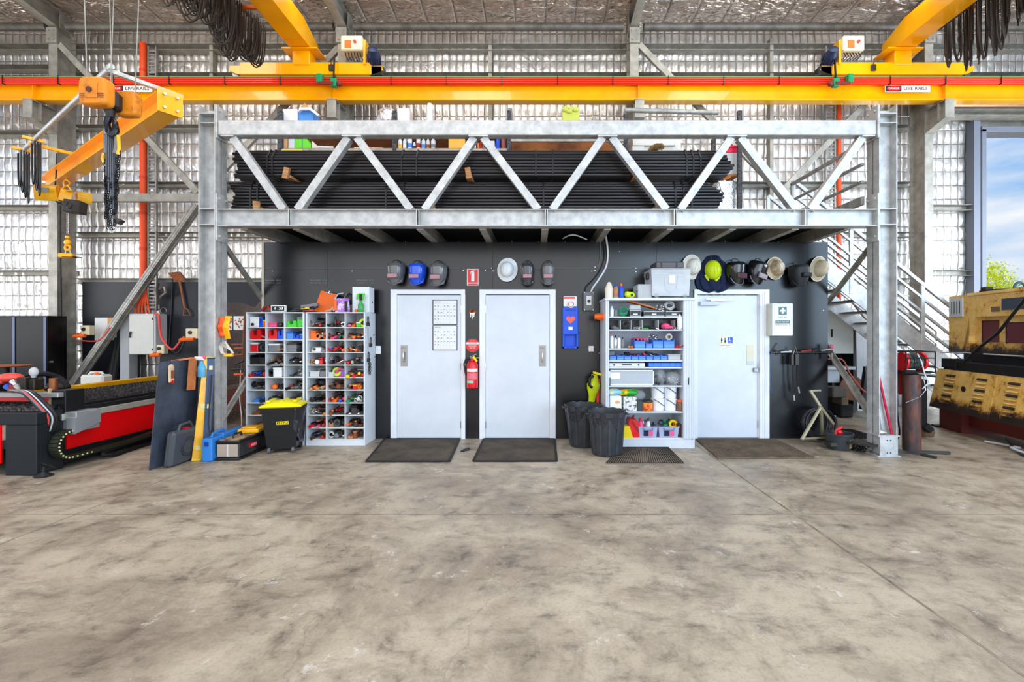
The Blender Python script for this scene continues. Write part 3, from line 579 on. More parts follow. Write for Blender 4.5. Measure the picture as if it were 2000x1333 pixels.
# ---------------------------------------------------------------- black room front and sides
YW = 6.545; xw0, xw1 = -3.872, 4.145
m = MB()
d1a, d1b, d2a, d2b, d3a, d3b = PX(768, YW), PX(905, YW), PX(941, YW), PX(1080, YW), PX(1359, YW), PX(1496, YW); zt = PZ(570, YW)
for a, b_ in ((xw0, d1a), (d1b, d2a), (d2b, d3a), (d3b, xw1)): m.box(a, b_, YW, YW + .09, 0, zt)
m.box(xw0, xw1, YW, YW + .09, zt, 2.79); struct('wall_front', m, wallm)
m = MB(); m.box(xw1 - .09, xw1, YW + .09, 8.9, 0, 2.79); struct('wall_right', m, wallm)
m = MB(); m.box(xw0, xw0 + .09, YW + .09, 8.9, 0, 2.79); struct('wall_left', m, wallm)
m = MB()
for px in (640, 962, 1282, 1578): m.box(PX(px, YW), PX(px, YW) + .004, YW - .0015, YW, zt + .05, 2.79)
m.box(xw0, xw1, YW - .0015, YW, PZ(527.5, YW), PZ(527.5, YW) + .004); m.box(xw0, -2.0, YW - .0015, YW, PZ(693, YW), PZ(693, YW) + .003)
struct('trim_%d' % k, m, mat('sheet_joint', (20, 21, 24), .6)); k += 1
m = MB()
for px in list(range(528, 1610, 52)):
    for y in ((472,) if px % 3 else (472, 530)): m.cyl((PX(px + (px * 7 % 13), YW), YW - .004, PZ(y, YW)), (PX(px + (px * 7 % 13), YW), YW, PZ(y, YW)), .006, n=8)
for px, y in ((1162, 522), (1162, 529), (1242, 524), (1242, 531), (1210, 491), (905, 529), (948, 528), (960, 524), (963, 530), (1608, 607), (1170, 690)): m.cyl((PX(px, YW), YW - .004, PZ(y, YW)), (PX(px, YW), YW, PZ(y, YW)), .006, n=8)
struct('trim_%d' % k, m, chrome); k += 1
m = MB(); m.box(xw0 - .02, xw0 + .012, YW - .012, YW + .1, 0, 2.79); struct('trim_%d' % k, m, mat('beige_corner_trim', (196, 186, 166), .5)); k += 1
# faint printed maker's marks on the sheet
mk = mat('faint_print', (150, 152, 156), .7)
m = MB()
for i, px in enumerate((526, 616, 707)):
    for dy, tx, sz in ((548, 'STRUCTURAL', .016), (553, 'FLOORING 22', .013)):
        m.text(tx, (PX(px, YW), YW - .001, PZ(dy, YW)), sz, .15, .0003)
    m.text('PLY 19', (PX(px + 18, YW), YW - .001, PZ(548, YW)), .016, .06, .0003); m.text('22x900', (PX(px + 18, YW), YW - .001, PZ(553, YW)), .012, .06, .0003)
struct('trim_%d' % k, m, mk); k += 1
def door(n_, pa, pb, pt, la, lb, lt, dep=.0, hinge='r'):
    xa, xb, zt_ = PX(pa, YW), PX(pb, YW), PZ(pt, YW); xl, xr, zl = PX(la, YW), PX(lb, YW), PZ(lt, YW)
    t = bpy.data.objects.new('door_%d' % n_, None); COL.objects.link(t); t.location = ((xa + xb) / 2, YW, 0); t['kind'] = 'structure'
    m = MB(); m.box(xl, xr, YW - .006 + dep, YW + .032 + dep, .012, zl); part('door_leaf', m, doorm, t)
    m = MB(); y0 = YW - .028
    m.box(xa, xl - .012, y0, YW + .0895, 0, zt_); m.box(xr + .012, xb, y0, YW + .0895, 0, zt_); m.box(xa, xb, y0 + .0005, YW + .089, zl + .012, zt_ - .0005)
    m.box(xl - .04, xl - .003, y0 + .012 + dep, YW + .08, 0, zl + .03); m.box(xr + .003, xr + .04, y0 + .012 + dep, YW + .08, 0, zl + .03); part('door_frame', m, framem, t)
    hx = xr + .002 if hinge == 'r' else xl - .002
    for y in (604, 716, 830):
        m = MB(); m.cyl((hx, YW - .012 + dep, PZ(y, YW) - .05), (hx, YW - .012 + dep, PZ(y, YW) + .05), .007, n=8); part('hinge', m, chrome, t)
    m = MB(); m.box(xl, xr, YW - .012, YW + .05, 0, .012); part('threshold', m, steel, t)
    return t
D1 = door(1, 764, 909, 566, 776, 900, 577); D2 = door(2, 937, 1085, 566, 949, 1073, 577, hinge='l')
for D, px in ((D1, 789.5), (D2, 1059.5)):
    x = PX(px, YW); m = MB(); m.box(x - .048, x + .048, YW - .01, YW - .006, PZ(716, YW), PZ(675, YW), .001); h = part('handle_plate', m, steel, D)
    m = MB(); z0, z1 = PZ(707, YW), PZ(688, YW); m.tube([(x, YW - .01, z1), (x, YW - .045, z1), (x, YW - .05, z1 - .015), (x, YW - .05, z0 + .015), (x, YW - .045, z0), (x, YW - .01, z0)], .009, 8); part('pull_handle', m, chrome, h)
    m = MB(); m.text('PULL', (x, YW - .0105, PZ(680.5, YW)), .02, .07, .0003); part('lettering', m, ink, h)
D3 = door(3, 1355, 1501, 566, 1363, 1481, 577, .03)
m = MB()
for i, px in enumerate((1483.5, 1487.5, 1491.5)): m.box(PX(px, YW), PX(px + 2.2, YW), YW - .03 - .005 * i, YW + .05, 0, PZ(577 - i * 3, YW))
part('jamb_rib', m, framem, D3)
x = PX(1388, YW); z = PZ(593, YW); m = MB(); m.box(PX(1366, YW), PX(1403, YW), YW - .045, YW + .02, z - .03, z + .025, .006); c = part('door_closer', m, lgrey, D3)
m = MB(); m.bar((PX(1385, YW), YW - .05, z + .035), (PX(1428, YW), YW - .05, z + .05), .02, .012); m.bar((PX(1378, YW), YW - .03, z + .06), (PX(1408, YW), YW - .05, z + .055), .02, .012); part('closer_arm', m, chrome, c)
m = MB(); m.box(PX(1460, YW), PX(1474, YW), YW + .018, YW + .024, PZ(713, YW), PZ(673, YW)); part('push_plate', m, mat('worn_cream_plate', (226, 218, 192), .5), D3)
m = MB(); m.box(PX(1460, YW), PX(1474, YW), YW + .016, YW + .018, PZ(713, YW), PZ(706, YW)); part('kick_strip', m, steel, D3)
m = MB(); m.box(PX(1472, YW), PX(1480, YW), YW - .015, YW + .024, PZ(727, YW), PZ(719, YW), .004); part('door_latch', m, steel, D3)
# ---------------------------------------------------------------- things on the black wall
def RX(a): return Matrix.Rotation(math.radians(a), 4, 'X')
def RY(a): return Matrix.Rotation(math.radians(a), 4, 'Y')
def RZ(a): return Matrix.Rotation(math.radians(a), 4, 'Z')
def TR(x, y, z): return Matrix.Translation((x, y, z))
hgrey = mat('smoky_helmet_plastic', (104, 104, 106), .22, coat=.6); hblue = mat('blue_helmet_plastic', (34, 86, 220), .22, coat=.6); hblack = mat('glossy_black_helmet', (26, 26, 30), .18, coat=.6)
lens = mat('pink_filter_lens', (190, 130, 140), .15); lensd = mat('dark_filter_lens', (96, 44, 66), .12)
def helmet(px, py, shell, lab, yaw=0, wpx=32, hpx=38, boxy=False, ln=lens, tilt=0):
    "py = top of the shell"
    w = wpx * YW / F / 2; h = hpx * YW / F; x = PX(px, YW - .12) ; z = PZ(py, YW - .12)
    t = thing('welding_helmet', lab, 'helmet', (x, YW - .005, z + .06), 'welding helmets hung along the black wall' )
    T = TR(x, YW - .09, z) @ RY(tilt) @ RZ(yaw)
    def sh(k, dz=0):
        def f(u, v):
            th = (u - .5) * math.pi * 1.06; e = .62 if boxy else .78
            wx = w * k * (1 - .34 * max(0, v - .35) ** 1.4 / .5); dp = (.155 - .03 * v - .05 * max(0, v - .6)) * k
            top = .86 + .14 * min(1, v / .12)
            c, s = math.cos(th), math.sin(th)
            return T @ Vector((math.copysign(abs(s) ** e, s) * wx * top, -math.copysign(abs(c) ** e, c) * dp * top, -h * v * (1 + .06 * max(c, 0)) + dz))
        return f
    m = MB(); m.grid(sh(1), 22, 14); m.grid(lambda u, v: sh(.955)(1 - u, v), 22, 14)
    for v in (0, 1):
        m.grid(lambda u, q, v=v: sh(1)(u, v).lerp(sh(.955)(u, v), q) if v else sh(1)(u, 0).lerp(T @ Vector((0, 0, .012)), q), 22, 3)
    hs = part('shell', m, shell, t)
    m = MB(T)
    if boxy: m.box(-w * .4, w * .62, -.19, -.13, -h * .62, -h * .42, .006); m.box(-w * .33, w * .55, -.194, -.186, -h * .58, -h * .46)
    else: m.box(-w * .66, w * .66, -.158, -.12, -h * .8, -h * .53, .008)
    fr = part('lens_frame', m, shell, hs)
    m = MB(T)
    if boxy: m.box(-w * .3, w * .5, -.197, -.193, -h * .57, -h * .47)
    else: m.box(-w * .56, w * .56, -.161, -.157, -h * .76, -h * .57, .002)
    part('lens', m, ln, t)
    m = MB(T); m.tube([(math.cos(a) * w * .62, -.03 + .02 * math.sin(a), -.005 + math.sin(a) * .062) for a in [math.pi * q / 10 for q in range(11)]], .006, 6); part('headband', m, black, t)
    m = MB(T); m.tube([(math.cos(a) * w * .92, -.05 - .045 * abs(math.sin(a)), -h * .75 - math.sin(a) * h * .34) for a in [math.pi * q / 12 for q in range(13)]], .007, 6); part('chin_band', m, shell if shell is not hblack else grey, t)
    m = MB(); m.cyl((x, YW, z + .05), (x, YW - .06, z + .056), .006); m.sph((x, YW - .062, z + .058), .01, n=8); part('hook', m, chrome, t)
helmet(774, 516, hgrey, 'smoky grey welding helmet with brownish lens, leftmost on the wall', -8, 32, 36)
helmet(815.5, 517, hblue, 'bright blue welding helmet with pink lens', -8, 32, 36)
helmet(856, 517, hgrey, 'smoky grey welding helmet with clear lens, right of the blue one', -8, 32, 38)
helmet(1030, 517, mat('charcoal_helmet', (64, 66, 70), .2, coat=.6), 'charcoal welding helmet with pink lens beside the white hat', 0, 27, 36)
helmet(1070, 517, hgrey, 'grey welding helmet with violet lens nearest the blue dispenser', 0, 27, 36)
helmet(1436, 513, hblack, 'glossy black welding helmet just right of the navy jacket', 22, 34, 40, ln=lensd)
helmet(1481, 513, hblack, 'glossy black welding helmet tilted to the right above the third door', 24, 36, 40, ln=lensd, tilt=14)
helmet(1560, 519, mat('matte_black_fibre', (30, 30, 34), .5), 'matte black flip-front welding helmet left of the corner hat', 8, 34, 38, boxy=True, ln=black)
def hat(px, py, rx_, rz_, col, lab, yaw=0, roll=0, brim=1.0, cat='hard hat', name='hard_hat', dirty=None):
    R0 = rx_ * YW / F; x = PX(px, YW - .06); z = PZ(py, YW - .06)
    t = thing(name, lab, cat, (x, YW, z), 'hard hats hung on the black wall')
    T = TR(x, YW - .03, z) @ RZ(yaw) @ RY(roll) @ RX(90) @ Matrix.Diagonal((1, rz_ / rx_, 1, 1))
    m = MB(T); m.lathe([(R0 * .66, .012), (R0 * brim, -.0), (R0 * brim, .006), (R0 * .70, .028), (R0 * .68, .05), (R0 * .62, .09), (R0 * .48, .125), (R0 * .25, .145), (.0001, .15)], None, 32); s_ = part('shell', m, dirty or col, t)
    for dx in (-.022, .0, .022):
        m = MB(T); m.tube([(dx, q * R0 * .11, .15 * math.sqrt(max(.02, 1 - (q * .11 / .66) ** 2)) + .002) for q in range(-5, 6)], .006, 6); part('crown_ridge', m, col, s_)
    m = MB(T); m.ring((0, 0, .006), R0 * brim, .005, 32); part('brim_edge', m, col, s_)
hw = mat('off_white_hat', (232, 228, 216), .4); hd = mat('dirty_hat', (214, 198, 168), .5, scale=6, col2=(150, 124, 92), contrast=(.38, .6))
hat(991, 527, 19.5, 22.5, mat('clean_white_hat', (236, 240, 244), .3), 'clean white wide-brimmed hard hat above the second door', -6, 8)
hat(1352, 521.5, 21, 24, hw, 'white wide-brimmed hard hat partly behind the clear plastic tub', 14, 10)
hat(1515.5, 524, 19, 21.5, hw, 'soiled cream wide-brimmed hard hat between two black welding helmets', 10, 0, dirty=hd)
hat(1600, 525, 19.5, 25, hw, 'cream wide-brimmed hard hat at the right corner of the wall', 16, 24, dirty=mat('dusty_hat', (206, 192, 164), .5, scale=4, col2=(176, 160, 132)))
# jacket with lime cap hat on it
x = PX(1392, YW); T = TR(x, YW - .02, PZ(565, YW))
m = MB()
def jk(u, v):
    an = (u - .5) * math.pi; w = .06 + .17 * math.sin(math.pi * min(1, v * 1.02) ** .62) ** .8 + .015 * math.sin(u * 31)
    return (x - .0 + math.sin(an) * w * (1.05 + .25 * (u > .5) * (v < .85) * v), YW - .02 - math.cos(an) * (.05 + .02 * math.sin(u * 27 + v * 6)), PZ(569, YW) + v * .5 - .03 * abs(math.sin(an)) * (1 - v))
m.grid(jk, 30, 16); t = solo('jacket', 'navy blue work jacket hanging behind the lime hard hat', 'jacket', m, navy)
m = MB(); m.tube([(x - .05, YW - .06, PZ(569, YW) + .06), (x - .08, YW - .075, PZ(540, YW)), (x - .05, YW - .07, PZ(505, YW))], .012, 6); m.tube([(x + .1, YW - .06, PZ(555, YW)), (x + .1, YW - .07, PZ(530, YW)), (x + .04, YW - .07, PZ(503, YW))], .012, 6)
part('fold_seam', m, navy, t)
R0 = 14.5 * YW / F; x = PX(1394, YW - .12); z = PZ(527, YW - .12)
t = thing('hard_hat', 'lime yellow hard hat with short peak hung over the navy jacket', 'hard hat', (x, YW - .08, z), 'hard hats hung on the black wall')
T = TR(x, YW - .07, z) @ RY(-6) @ RX(94) @ Matrix.Diagonal((1, 1.28, 1, 1))
m = MB(T); m.lathe([(R0 * .96, .0), (R0 * 1.03, .002), (R0, .02), (R0 * .98, .06), (R0 * .82, .1), (R0 * .45, .13), (.0001, .14)], None, 28); s_ = part('shell', m, lime, t)
m = MB(T); m.grid(lambda u, v: (math.sin((u - .5) * 2.4) * R0 * (1 + .2 * v), -math.cos((u - .5) * 2.4) * R0 * (.98 + .3 * v), .01 + .006 * (1 - v)), 14, 4); m.grid(lambda u, v: (math.sin((.5 - u) * 2.4) * R0 * (1 + .2 * v), -math.cos((.5 - u) * 2.4) * R0 * (.98 + .3 * v), .004), 14, 4); part('peak', m, lime, t)
for dx in (-.018, .018):
    m = MB(T); m.tube([(dx, q * R0 * .17, .14 * math.sqrt(max(.03, 1 - (q * .17) ** 2)) + .001) for q in range(-5, 6)], .005, 6); part('crown_ridge', m, lime, s_)
def plate(name, lab, cat, pa, pb, ya, yb, col, d=.004, Y=YW, group=None, c=.0):
    "flat thing fixed to the wall; px box"
    t = thing(name, lab, cat, (PX((pa + pb) / 2, Y), Y, PZ(max(ya, yb), Y)), group)
    m = MB(); m.box(PX(pa, Y), PX(pb, Y), Y - d, Y, PZ(yb, Y), PZ(ya, Y), c); part('panel', m, col, t); return t
# fire extinguisher sign, round sign, extinguisher
t = plate('extinguisher_sign', 'red and white fire extinguisher location sign above the gap between the doors', 'sign', 912, 934.5, 526, 558, paper)
Y = YW - .004; m = MB(); m.box(PX(913, Y), PX(933.5, Y), Y - .001, Y, PZ(552.5, Y), PZ(527, Y)); m.box(PX(913, Y), PX(933.5, Y), Y - .001, Y, PZ(557, Y), PZ(554, Y)); part('red_field', m, red, t)
Y -= .001; m = MB(); m.box(PX(920.5, Y), PX(926.5, Y), Y - .001, Y, PZ(550, Y), PZ(532, Y)); m.box(PX(921.5, Y), PX(925.5, Y), Y - .001, Y, PZ(532, Y), PZ(529.5, Y)); m.box(PX(919, Y), PX(922, Y), Y - .001, Y, PZ(536, Y), PZ(530.5, Y)); m.box(PX(922.5, Y), PX(928.5, Y), Y - .001, Y, PZ(530, Y), PZ(528.8, Y)); part('extinguisher_symbol', m, paper, t)
x, z = PX(923, YW), PZ(675, YW); t = thing('extinguisher_disc', 'round red sign with white band above the fire extinguisher', 'sign', (x, YW, z - .1))
m = MB(TR(x, YW, z) @ RX(90)); m.lathe([(.096, 0), (.096, .004)], None, 32); part('disc', m, red, t)
m = MB(); m.box(x - .092, x + .092, YW - .0055, YW - .004, z + .015, z + .042); part('white_band', m, paper, t)
m = MB(); m.text('CAUTION', (x, YW - .006, z + .028), .018, .12, .0003); part('dark_lettering', m, mat('dark_green_ink', (20, 80, 60), .6), t)
m = MB(); m.text('POWDER', (x, YW - .005, z - .012), .017, .11, .0003); m.text('ABE TYPE', (x, YW - .005, z - .038), .015, .09, .0003); m.text('USE ON', (x, YW - .005, z + .062), .012, .06, .0003); part('white_lettering', m, paper, t)
x, Y = PX(922.5, YW - .09), YW - .085
t = thing('fire_extinguisher', 'red fire extinguisher hung between the first and second doors', 'fire extinguisher', (x, Y, PZ(760, Y)))
zb, z1 = PZ(759, Y), PZ(706, Y)
m = MB(TR(x, Y, 0)); m.lathe([(.05, zb), (.075, zb + .01), (.078, zb + .03), (.078, z1 - .05), (.06, z1 - .01), (.03, z1 + .005), (.024, z1 + .03)], None, 24); b = part('cylinder', m, red, t)
def band(z0_, z1_, nm, c, a0=-150, a1=-20):
    m = MB(); m.grid(lambda u, v: (x + .079 * math.cos(math.radians(a0 + (a1 - a0) * u)), Y + .079 * math.sin(math.radians(a0 + (a1 - a0) * u)), z0_ + (z1_ - z0_) * v), 12, 1); return part(nm, m, c, b)
band(PZ(726, Y), PZ(720, Y), 'white_band', paper); band(PZ(748, Y), PZ(743, Y), 'green_label', mat('pale_green_label', (150, 216, 190), .6), -150, -75); band(PZ(741, Y), PZ(729, Y), 'instruction_label', mat('pink_label', (240, 120, 130), .6))
m = MB(); m.bar((x - .03, Y, z1 + .045), (x + .09, Y - .02, z1 + .05), .02, .015); m.bar((x - .03, Y, z1 + .06), (x + .06, Y - .02, z1 + .1), .02, .01); m.cyl((x, Y, z1 + .02), (x, Y, z1 + .06), .018); part('valve_handle', m, steel, t)
m = MB(); m.cyl((x + .02, Y - .03, z1 + .06), (x + .07, Y - .06, z1 + .0), .02, .014); part('yellow_tag', m, yel, t)
m = MB(); m.tube([(x - .03, Y, z1 + .04), (x - .09, Y - .02, z1 + .03), (x - .115, Y - .02, z1 - .04), (x - .1, Y - .02, z1 - .14), (x - .085, Y - .03, z1 - .18)], [.011, .011, .011, .011, .016], 8); part('hose', m, black, t)
# keys
x, Y = PX(923, YW), YW; z = PZ(613, YW)
t = thing('key_ring', 'brass ring holding keys hung on the wall between the doors', 'keys', (x, YW, z - .05))
m = MB(); m.ring((x, Y - .02, z + .015), .04, .008, 20, RX(90)); m.ring((x, Y - .028, z + .012), .028, .006, 16, RX(90)); part('ring', m, copper, t)
for dx in (-.022, .0, .024):
    m = MB(); m.box(x + dx - .005, x + dx + .005, Y - .035, Y - .03, z - .075 + abs(dx), z); m.cyl((x + dx, Y - .036, z), (x + dx, Y - .029, z), .012); part('key', m, chrome, t)
# switches
for pa, lab in ((739, 'white wall switch beside the right-hand pigeonhole unit'), (1154.5, 'white wall switch below the isolator box')):
    t = plate('light_switch', lab, 'switch', pa - 5, pa + 5, 676, 692 if pa < 1000 else 687, whitep, .012, c=.003)
    Y = YW - .012; m = MB(); m.box(PX(pa - 1.5, Y), PX(pa + 1.5, Y), Y - .006, Y, PZ(686, Y), PZ(681, Y), .002); part('rocker', m, white, t)
# calendars on door 1
for ya, yb, lab, ttl in ((586, 635, 'upper white month planner on the first door', 'JANUARY'), (636, 685, 'lower white month planner on the first door', 'FEBRUARY')):
    Y = YW - .0065; t = plate('wall_planner', lab, 'planner', 845, 893.5, ya, yb, black, .006, Y, 'month planners on the first door')
    Y -= .006; m = MB(); m.box(PX(846.5, Y), PX(892, Y), Y - .001, Y, PZ(yb - 1.5, Y), PZ(ya + 1.5, Y)); s_ = part('sheet', m, paper, t); Y -= .001
    m = MB()
    for q in range(8): xx = PX(847.5 + q * 6.2, Y); m.box(xx, xx + .0016, Y - .0005, Y, PZ(yb - 3, Y), PZ(ya + 7, Y))
    for q in range(7): zz = PZ(ya + 7 + q * 6.4, Y); m.box(PX(847.5, Y), PX(891, Y), Y - .0005, Y, zz, zz + .0016)
    part('grid_lines', m, mat('pale_grid', (176, 182, 196), .7), s_)
    m = MB(); m.text(ttl, (PX(855, Y), Y - .0005, PZ(ya + 4, Y)), .014, .09, .0003)
    n_ = 1
    for r_ in range(5):
        for c_ in range(7):
            if n_ > 30: break
            m.box(PX(849 + c_ * 6.2, Y), PX(850.8 + c_ * 6.2, Y), Y - .0006, Y, PZ(ya + 12.6 + r_ * 6.4, Y), PZ(ya + 11.4 + r_ * 6.4, Y)) if (n_ % 3 or r_ > 2) else None; n_ += 1
    part('date_marks', m, ink, s_)
    m = MB(); m.text('leave', (PX(868, Y), Y - .0005, PZ(ya + 28, Y)), .016, None, .0003) if 0 else m.tube([(PX(851, Y), Y, PZ(ya + 27, Y)), (PX(856, Y), Y, PZ(ya + 22, Y)), (PX(859, Y), Y, PZ(ya + 27, Y)), (PX(864, Y), Y, PZ(ya + 23, Y))], .0008, 4); part('pen_scribble', m, ink, s_)
    for cx in (846, 892.5):
        for cy in (ya, yb): pass
# toilet sign on door 3
Y = YW + .024; t = plate('toilet_sign', 'small cream unisex toilet sign with blue square on the third door', 'sign', 1404, 1433, 658, 678, mat('cream_sign', (238, 230, 208), .5), .003, Y)
Y -= .003; m = MB()
for px in (1409.5, 1416): 
    xx = PX(px, Y); m.cyl((xx, Y, PZ(661.5, Y)), (xx, Y - .001, PZ(661.5, Y)), .008, n=10)
    if px < 1412: m.box(xx - .01, xx + .01, Y - .001, Y, PZ(667, Y), PZ(663, Y)); m.box(xx - .006, xx + .006, Y - .001, Y, PZ(671, Y), PZ(667, Y))
    else: m.prism([(xx - .004, Y, PZ(663, Y)), (xx + .004, Y, PZ(663, Y)), (xx + .013, Y, PZ(668.5, Y)), (xx - .013, Y, PZ(668.5, Y))], (0, -.001, 0)); m.box(xx - .005, xx + .005, Y - .001, Y, PZ(671, Y), PZ(668, Y))
m.text('UNISEX TOILET', (PX(1416, Y), Y - .0005, PZ(675, Y)), .014, .15, .0003); part('dark_symbols', m, ink, t)
m = MB(); m.box(PX(1421, Y), PX(1431, Y), Y - .001, Y, PZ(671, Y), PZ(659, Y)); b = part('blue_square', m, blue, t)
Y -= .001; m = MB(); m.ring((PX(1425.5, Y), Y - .0005, PZ(667, Y)), .018, .002, 14, RX(90)); m.cyl((PX(1425, Y), Y, PZ(661, Y)), (PX(1425, Y), Y - .001, PZ(661, Y)), .006); m.box(PX(1424.6, Y), PX(1425.6, Y), Y - .001, Y, PZ(666, Y), PZ(662, Y)); m.box(PX(1425, Y), PX(1428, Y), Y - .001, Y, PZ(666.3, Y), PZ(665.5, Y)); part('wheelchair_symbol', m, paper, b)
# first aid cabinet
xa, xb, z0, z1 = PX(1509, 6.35), PX(1549.5, 6.35), PZ(656.5, 6.4), PZ(593, 6.4); Yc = 6.37
t = thing('first_aid_cabinet', 'white metal first aid cabinet with green cross beside the third door', 'cabinet', ((xa + xb) / 2, YW, z0))
m = MB(); m.box(xa, xb, Yc, YW, z0, z1, .004); part('body', m, mat('cream_steel', (222, 218, 200), .4), t)
m = MB(); m.box(xa, xb, Yc - .012, Yc - .001, z0 + .005, z1 - .005, .004); dr = part('door', m, white, t); Y = Yc - .012; cx_ = (xa + xb) / 2
gg = mat('muted_green', (92, 122, 122), .5)
m = MB(); m.box(cx_ - .056, cx_ + .056, Y - .001, Y, z1 - .16, z1 - .05, .0); part('green_square', m, gg, dr)
m = MB(); m.box(cx_ - .04, cx_ + .04, Y - .002, Y - .001, z1 - .118, z1 - .092); m.box(cx_ - .013, cx_ + .013, Y - .0024, Y - .001, z1 - .145, z1 - .065); part('white_cross', m, paper, dr)
m = MB(); m.text('FIRST AID', (cx_, Y - .0005, z1 - .195), .022, .12, .0003); part('grey_lettering', m, ink, dr)
m = MB(); m.box(cx_ - .1, cx_ + .1, Y - .001, Y, z1 - .28, z1 - .235); part('green_strip', m, gg, dr)
m = MB(); m.text('FIRST AID KIT', (cx_, Y - .0015, z1 - .258), .022, .17, .0003); part('white_lettering', m, paper, dr)
m = MB(); m.text('EMERGENCY', (cx_, Y - .0005, z1 - .30), .02, .2, .0003); part('red_lettering', m, redd, dr)
m = MB(); m.tube([(cx_ - .115, Y - .0005, z0 + .04), (cx_ + .115, Y - .0005, z0 + .04), (cx_ + .115, Y - .0005, z1 - .02), (cx_ - .115, Y - .0005, z1 - .02)], .001, 4, closed=True); part('printed_border', m, gg, dr)
m = MB(); m.box(cx_ - .05, cx_ + .02, Yc - .0, Yc + .02, z1, z1 + .008); part('lid_latch', m, blackm, t)
# blue ear plug dispenser
xa, xb = PX(1098, YW), PX(1128.5, YW); z0, z1 = PZ(681, YW), PZ(600, YW)
t = thing('blue_dispenser', 'tall blue wall dispenser with red heart and white top right of the second door', 'dispenser', ((xa + xb) / 2, YW, z0))
m = MB(); m.box(xa, xb, YW - .11, YW, z0 + .19, z1, .012); m.box(xa, xb, YW - .04, YW, z0, z0 + .2, .006); m.box(xa, xa + .03, YW - .11, YW, z0, z0 + .2, .006); m.box(xb - .03, xb, YW - .11, YW, z0, z0 + .2, .006); m.box(xa, xb, YW - .11, YW, z0, z0 + .035, .006); b = part('body', m, blue, t)
m = MB(); cx_ = (xa + xb) / 2; hp = [(cx_ + .062 * math.sin(a) ** 3, YW - .111, PZ(625, YW) + .058 * (13 * math.cos(a) - 5 * math.cos(2 * a) - 2 * math.cos(3 * a) - math.cos(4 * a)) / 15) for a in [math.tau * q / 30 for q in range(30)]]
m.prism(hp, (0, -.002, 0)); part('red_heart', m, mat('coral_heart', (244, 104, 84), .5), b)
m = MB(); m.box(cx_ - .03, cx_ + .03, YW - .113, YW - .11, PZ(645, YW), PZ(639, YW)); part('white_label', m, paper, b)
m = MB(); m.text('EAR PLUGS', (cx_, YW - .1105, PZ(607, YW)), .024, .14, .0003); m.text('PUSH', (cx_, YW - .1105, z0 + .015), .018, .1, .0003); part('lettering', m, navy, b)
m = MB(); m.box(xa + .015, xb - .02, YW - .1, YW, z1 + .001, PZ(580, YW), .006); m.lathe([(.05, 0), (.05, .012), (.045, .014)], TR(cx_ + .005, YW - .11, PZ(593, YW) - .02) @ RX(90), 20); c = part('white_hopper', m, paper, t)
m = MB(); m.ring((cx_ + .005, YW - .125, PZ(593, YW) - .02), .036, .004, 20, RX(90)); m.box(xa + .02, xb - .05, YW - .102, YW - .1, PZ(585, YW), PZ(581.5, YW)); part('red_print', m, red, c)
m = MB(); m.cyl((xb, YW - .05, PZ(650, YW)), (xb + .045, YW - .05, PZ(650, YW)), .006); part('side_knob', m, blue, t)
# isolator box and its cables
xa, xb, z0, z1 = PX(1138.5, YW), PX(1159, YW), PZ(608, YW), PZ(571, YW)
t = thing('isolator_box', 'grey electrical isolator box above the light switch', 'electrical box', ((xa + xb) / 2, YW, z0))
m = MB(); m.box(xa, xb, YW - .09, YW, z0, z1, .008); part('box', m, mat('isolator_grey', (108, 110, 112), .35), t)
m = MB(); cx_ = (xa + xb) / 2; m.box(cx_ - .035, cx_ + .035, YW - .092, YW - .09, z0 + .08, z1 - .06, .0); part('white_label', m, paper, t)
m = MB(); m.cyl((cx_, YW - .09, (z0 + z1) / 2), (cx_, YW - .115, (z0 + z1) / 2), .02); part('rotary_switch', m, black, t)
for sx_ in (-1, 1):
    for zz in (z0 + .012, z1 - .012): m = MB(); m.cyl((cx_ + sx_ * .06, YW - .088, zz), (cx_ + sx_ * .06, YW - .095, zz), .005); part('cover_screw', m, chrome, t)
def cable(pts, r, col, lab, name='cable', cat='cable', n=8, sub=6, group=None):
    "smooth cable through points"
    P_ = [Vector(p) for p in pts]; out = []
    for i in range(len(P_) - 1):
        a, b, c, d = P_[max(i - 1, 0)], P_[i], P_[i + 1], P_[min(i + 2, len(P_) - 1)]
        for q in range(sub):
            u = q / sub; out.append(.5 * ((2 * b) + (c - a) * u + (2 * a - 5 * b + 4 * c - d) * u * u + (3 * b - 3 * c + d - a) * u ** 3))
    out.append(P_[-1])
    if lab is None: return out
    m = MB(); m.tube(out, r, n); return solo(name, lab, cat, m, col, group)
yc = YW - .035
cable([P(1182, 455, yc), P(1187, 490, yc), P(1184, 520, yc), P(1170, 545, yc), P(1158, 562, yc), P(1154, 572, yc)], .013, white, 'thick white conduit curving down the wall to the isolator box')
cable([P(1178, 462, yc), P(1181, 500, yc), P(1172, 528, yc), P(1155, 550, yc), P(1145, 560, yc), P(1143, 572, yc)], .009, black, 'black cable curving down the wall beside the white conduit')
cable([P(1172, 462, yc), P(1172, 500, yc + .01), P(1166, 528, yc + .01), P(1150, 552, yc)], .004, grey, 'thin grey wire behind the black cable on the wall')
cable([P(1100, 466, 6.45), P(1112, 460, 6.3), P(1126, 460, 6.3), P(1146, 468, 6.45)], .009, white, 'short white cable looping from under the mezzanine joists')
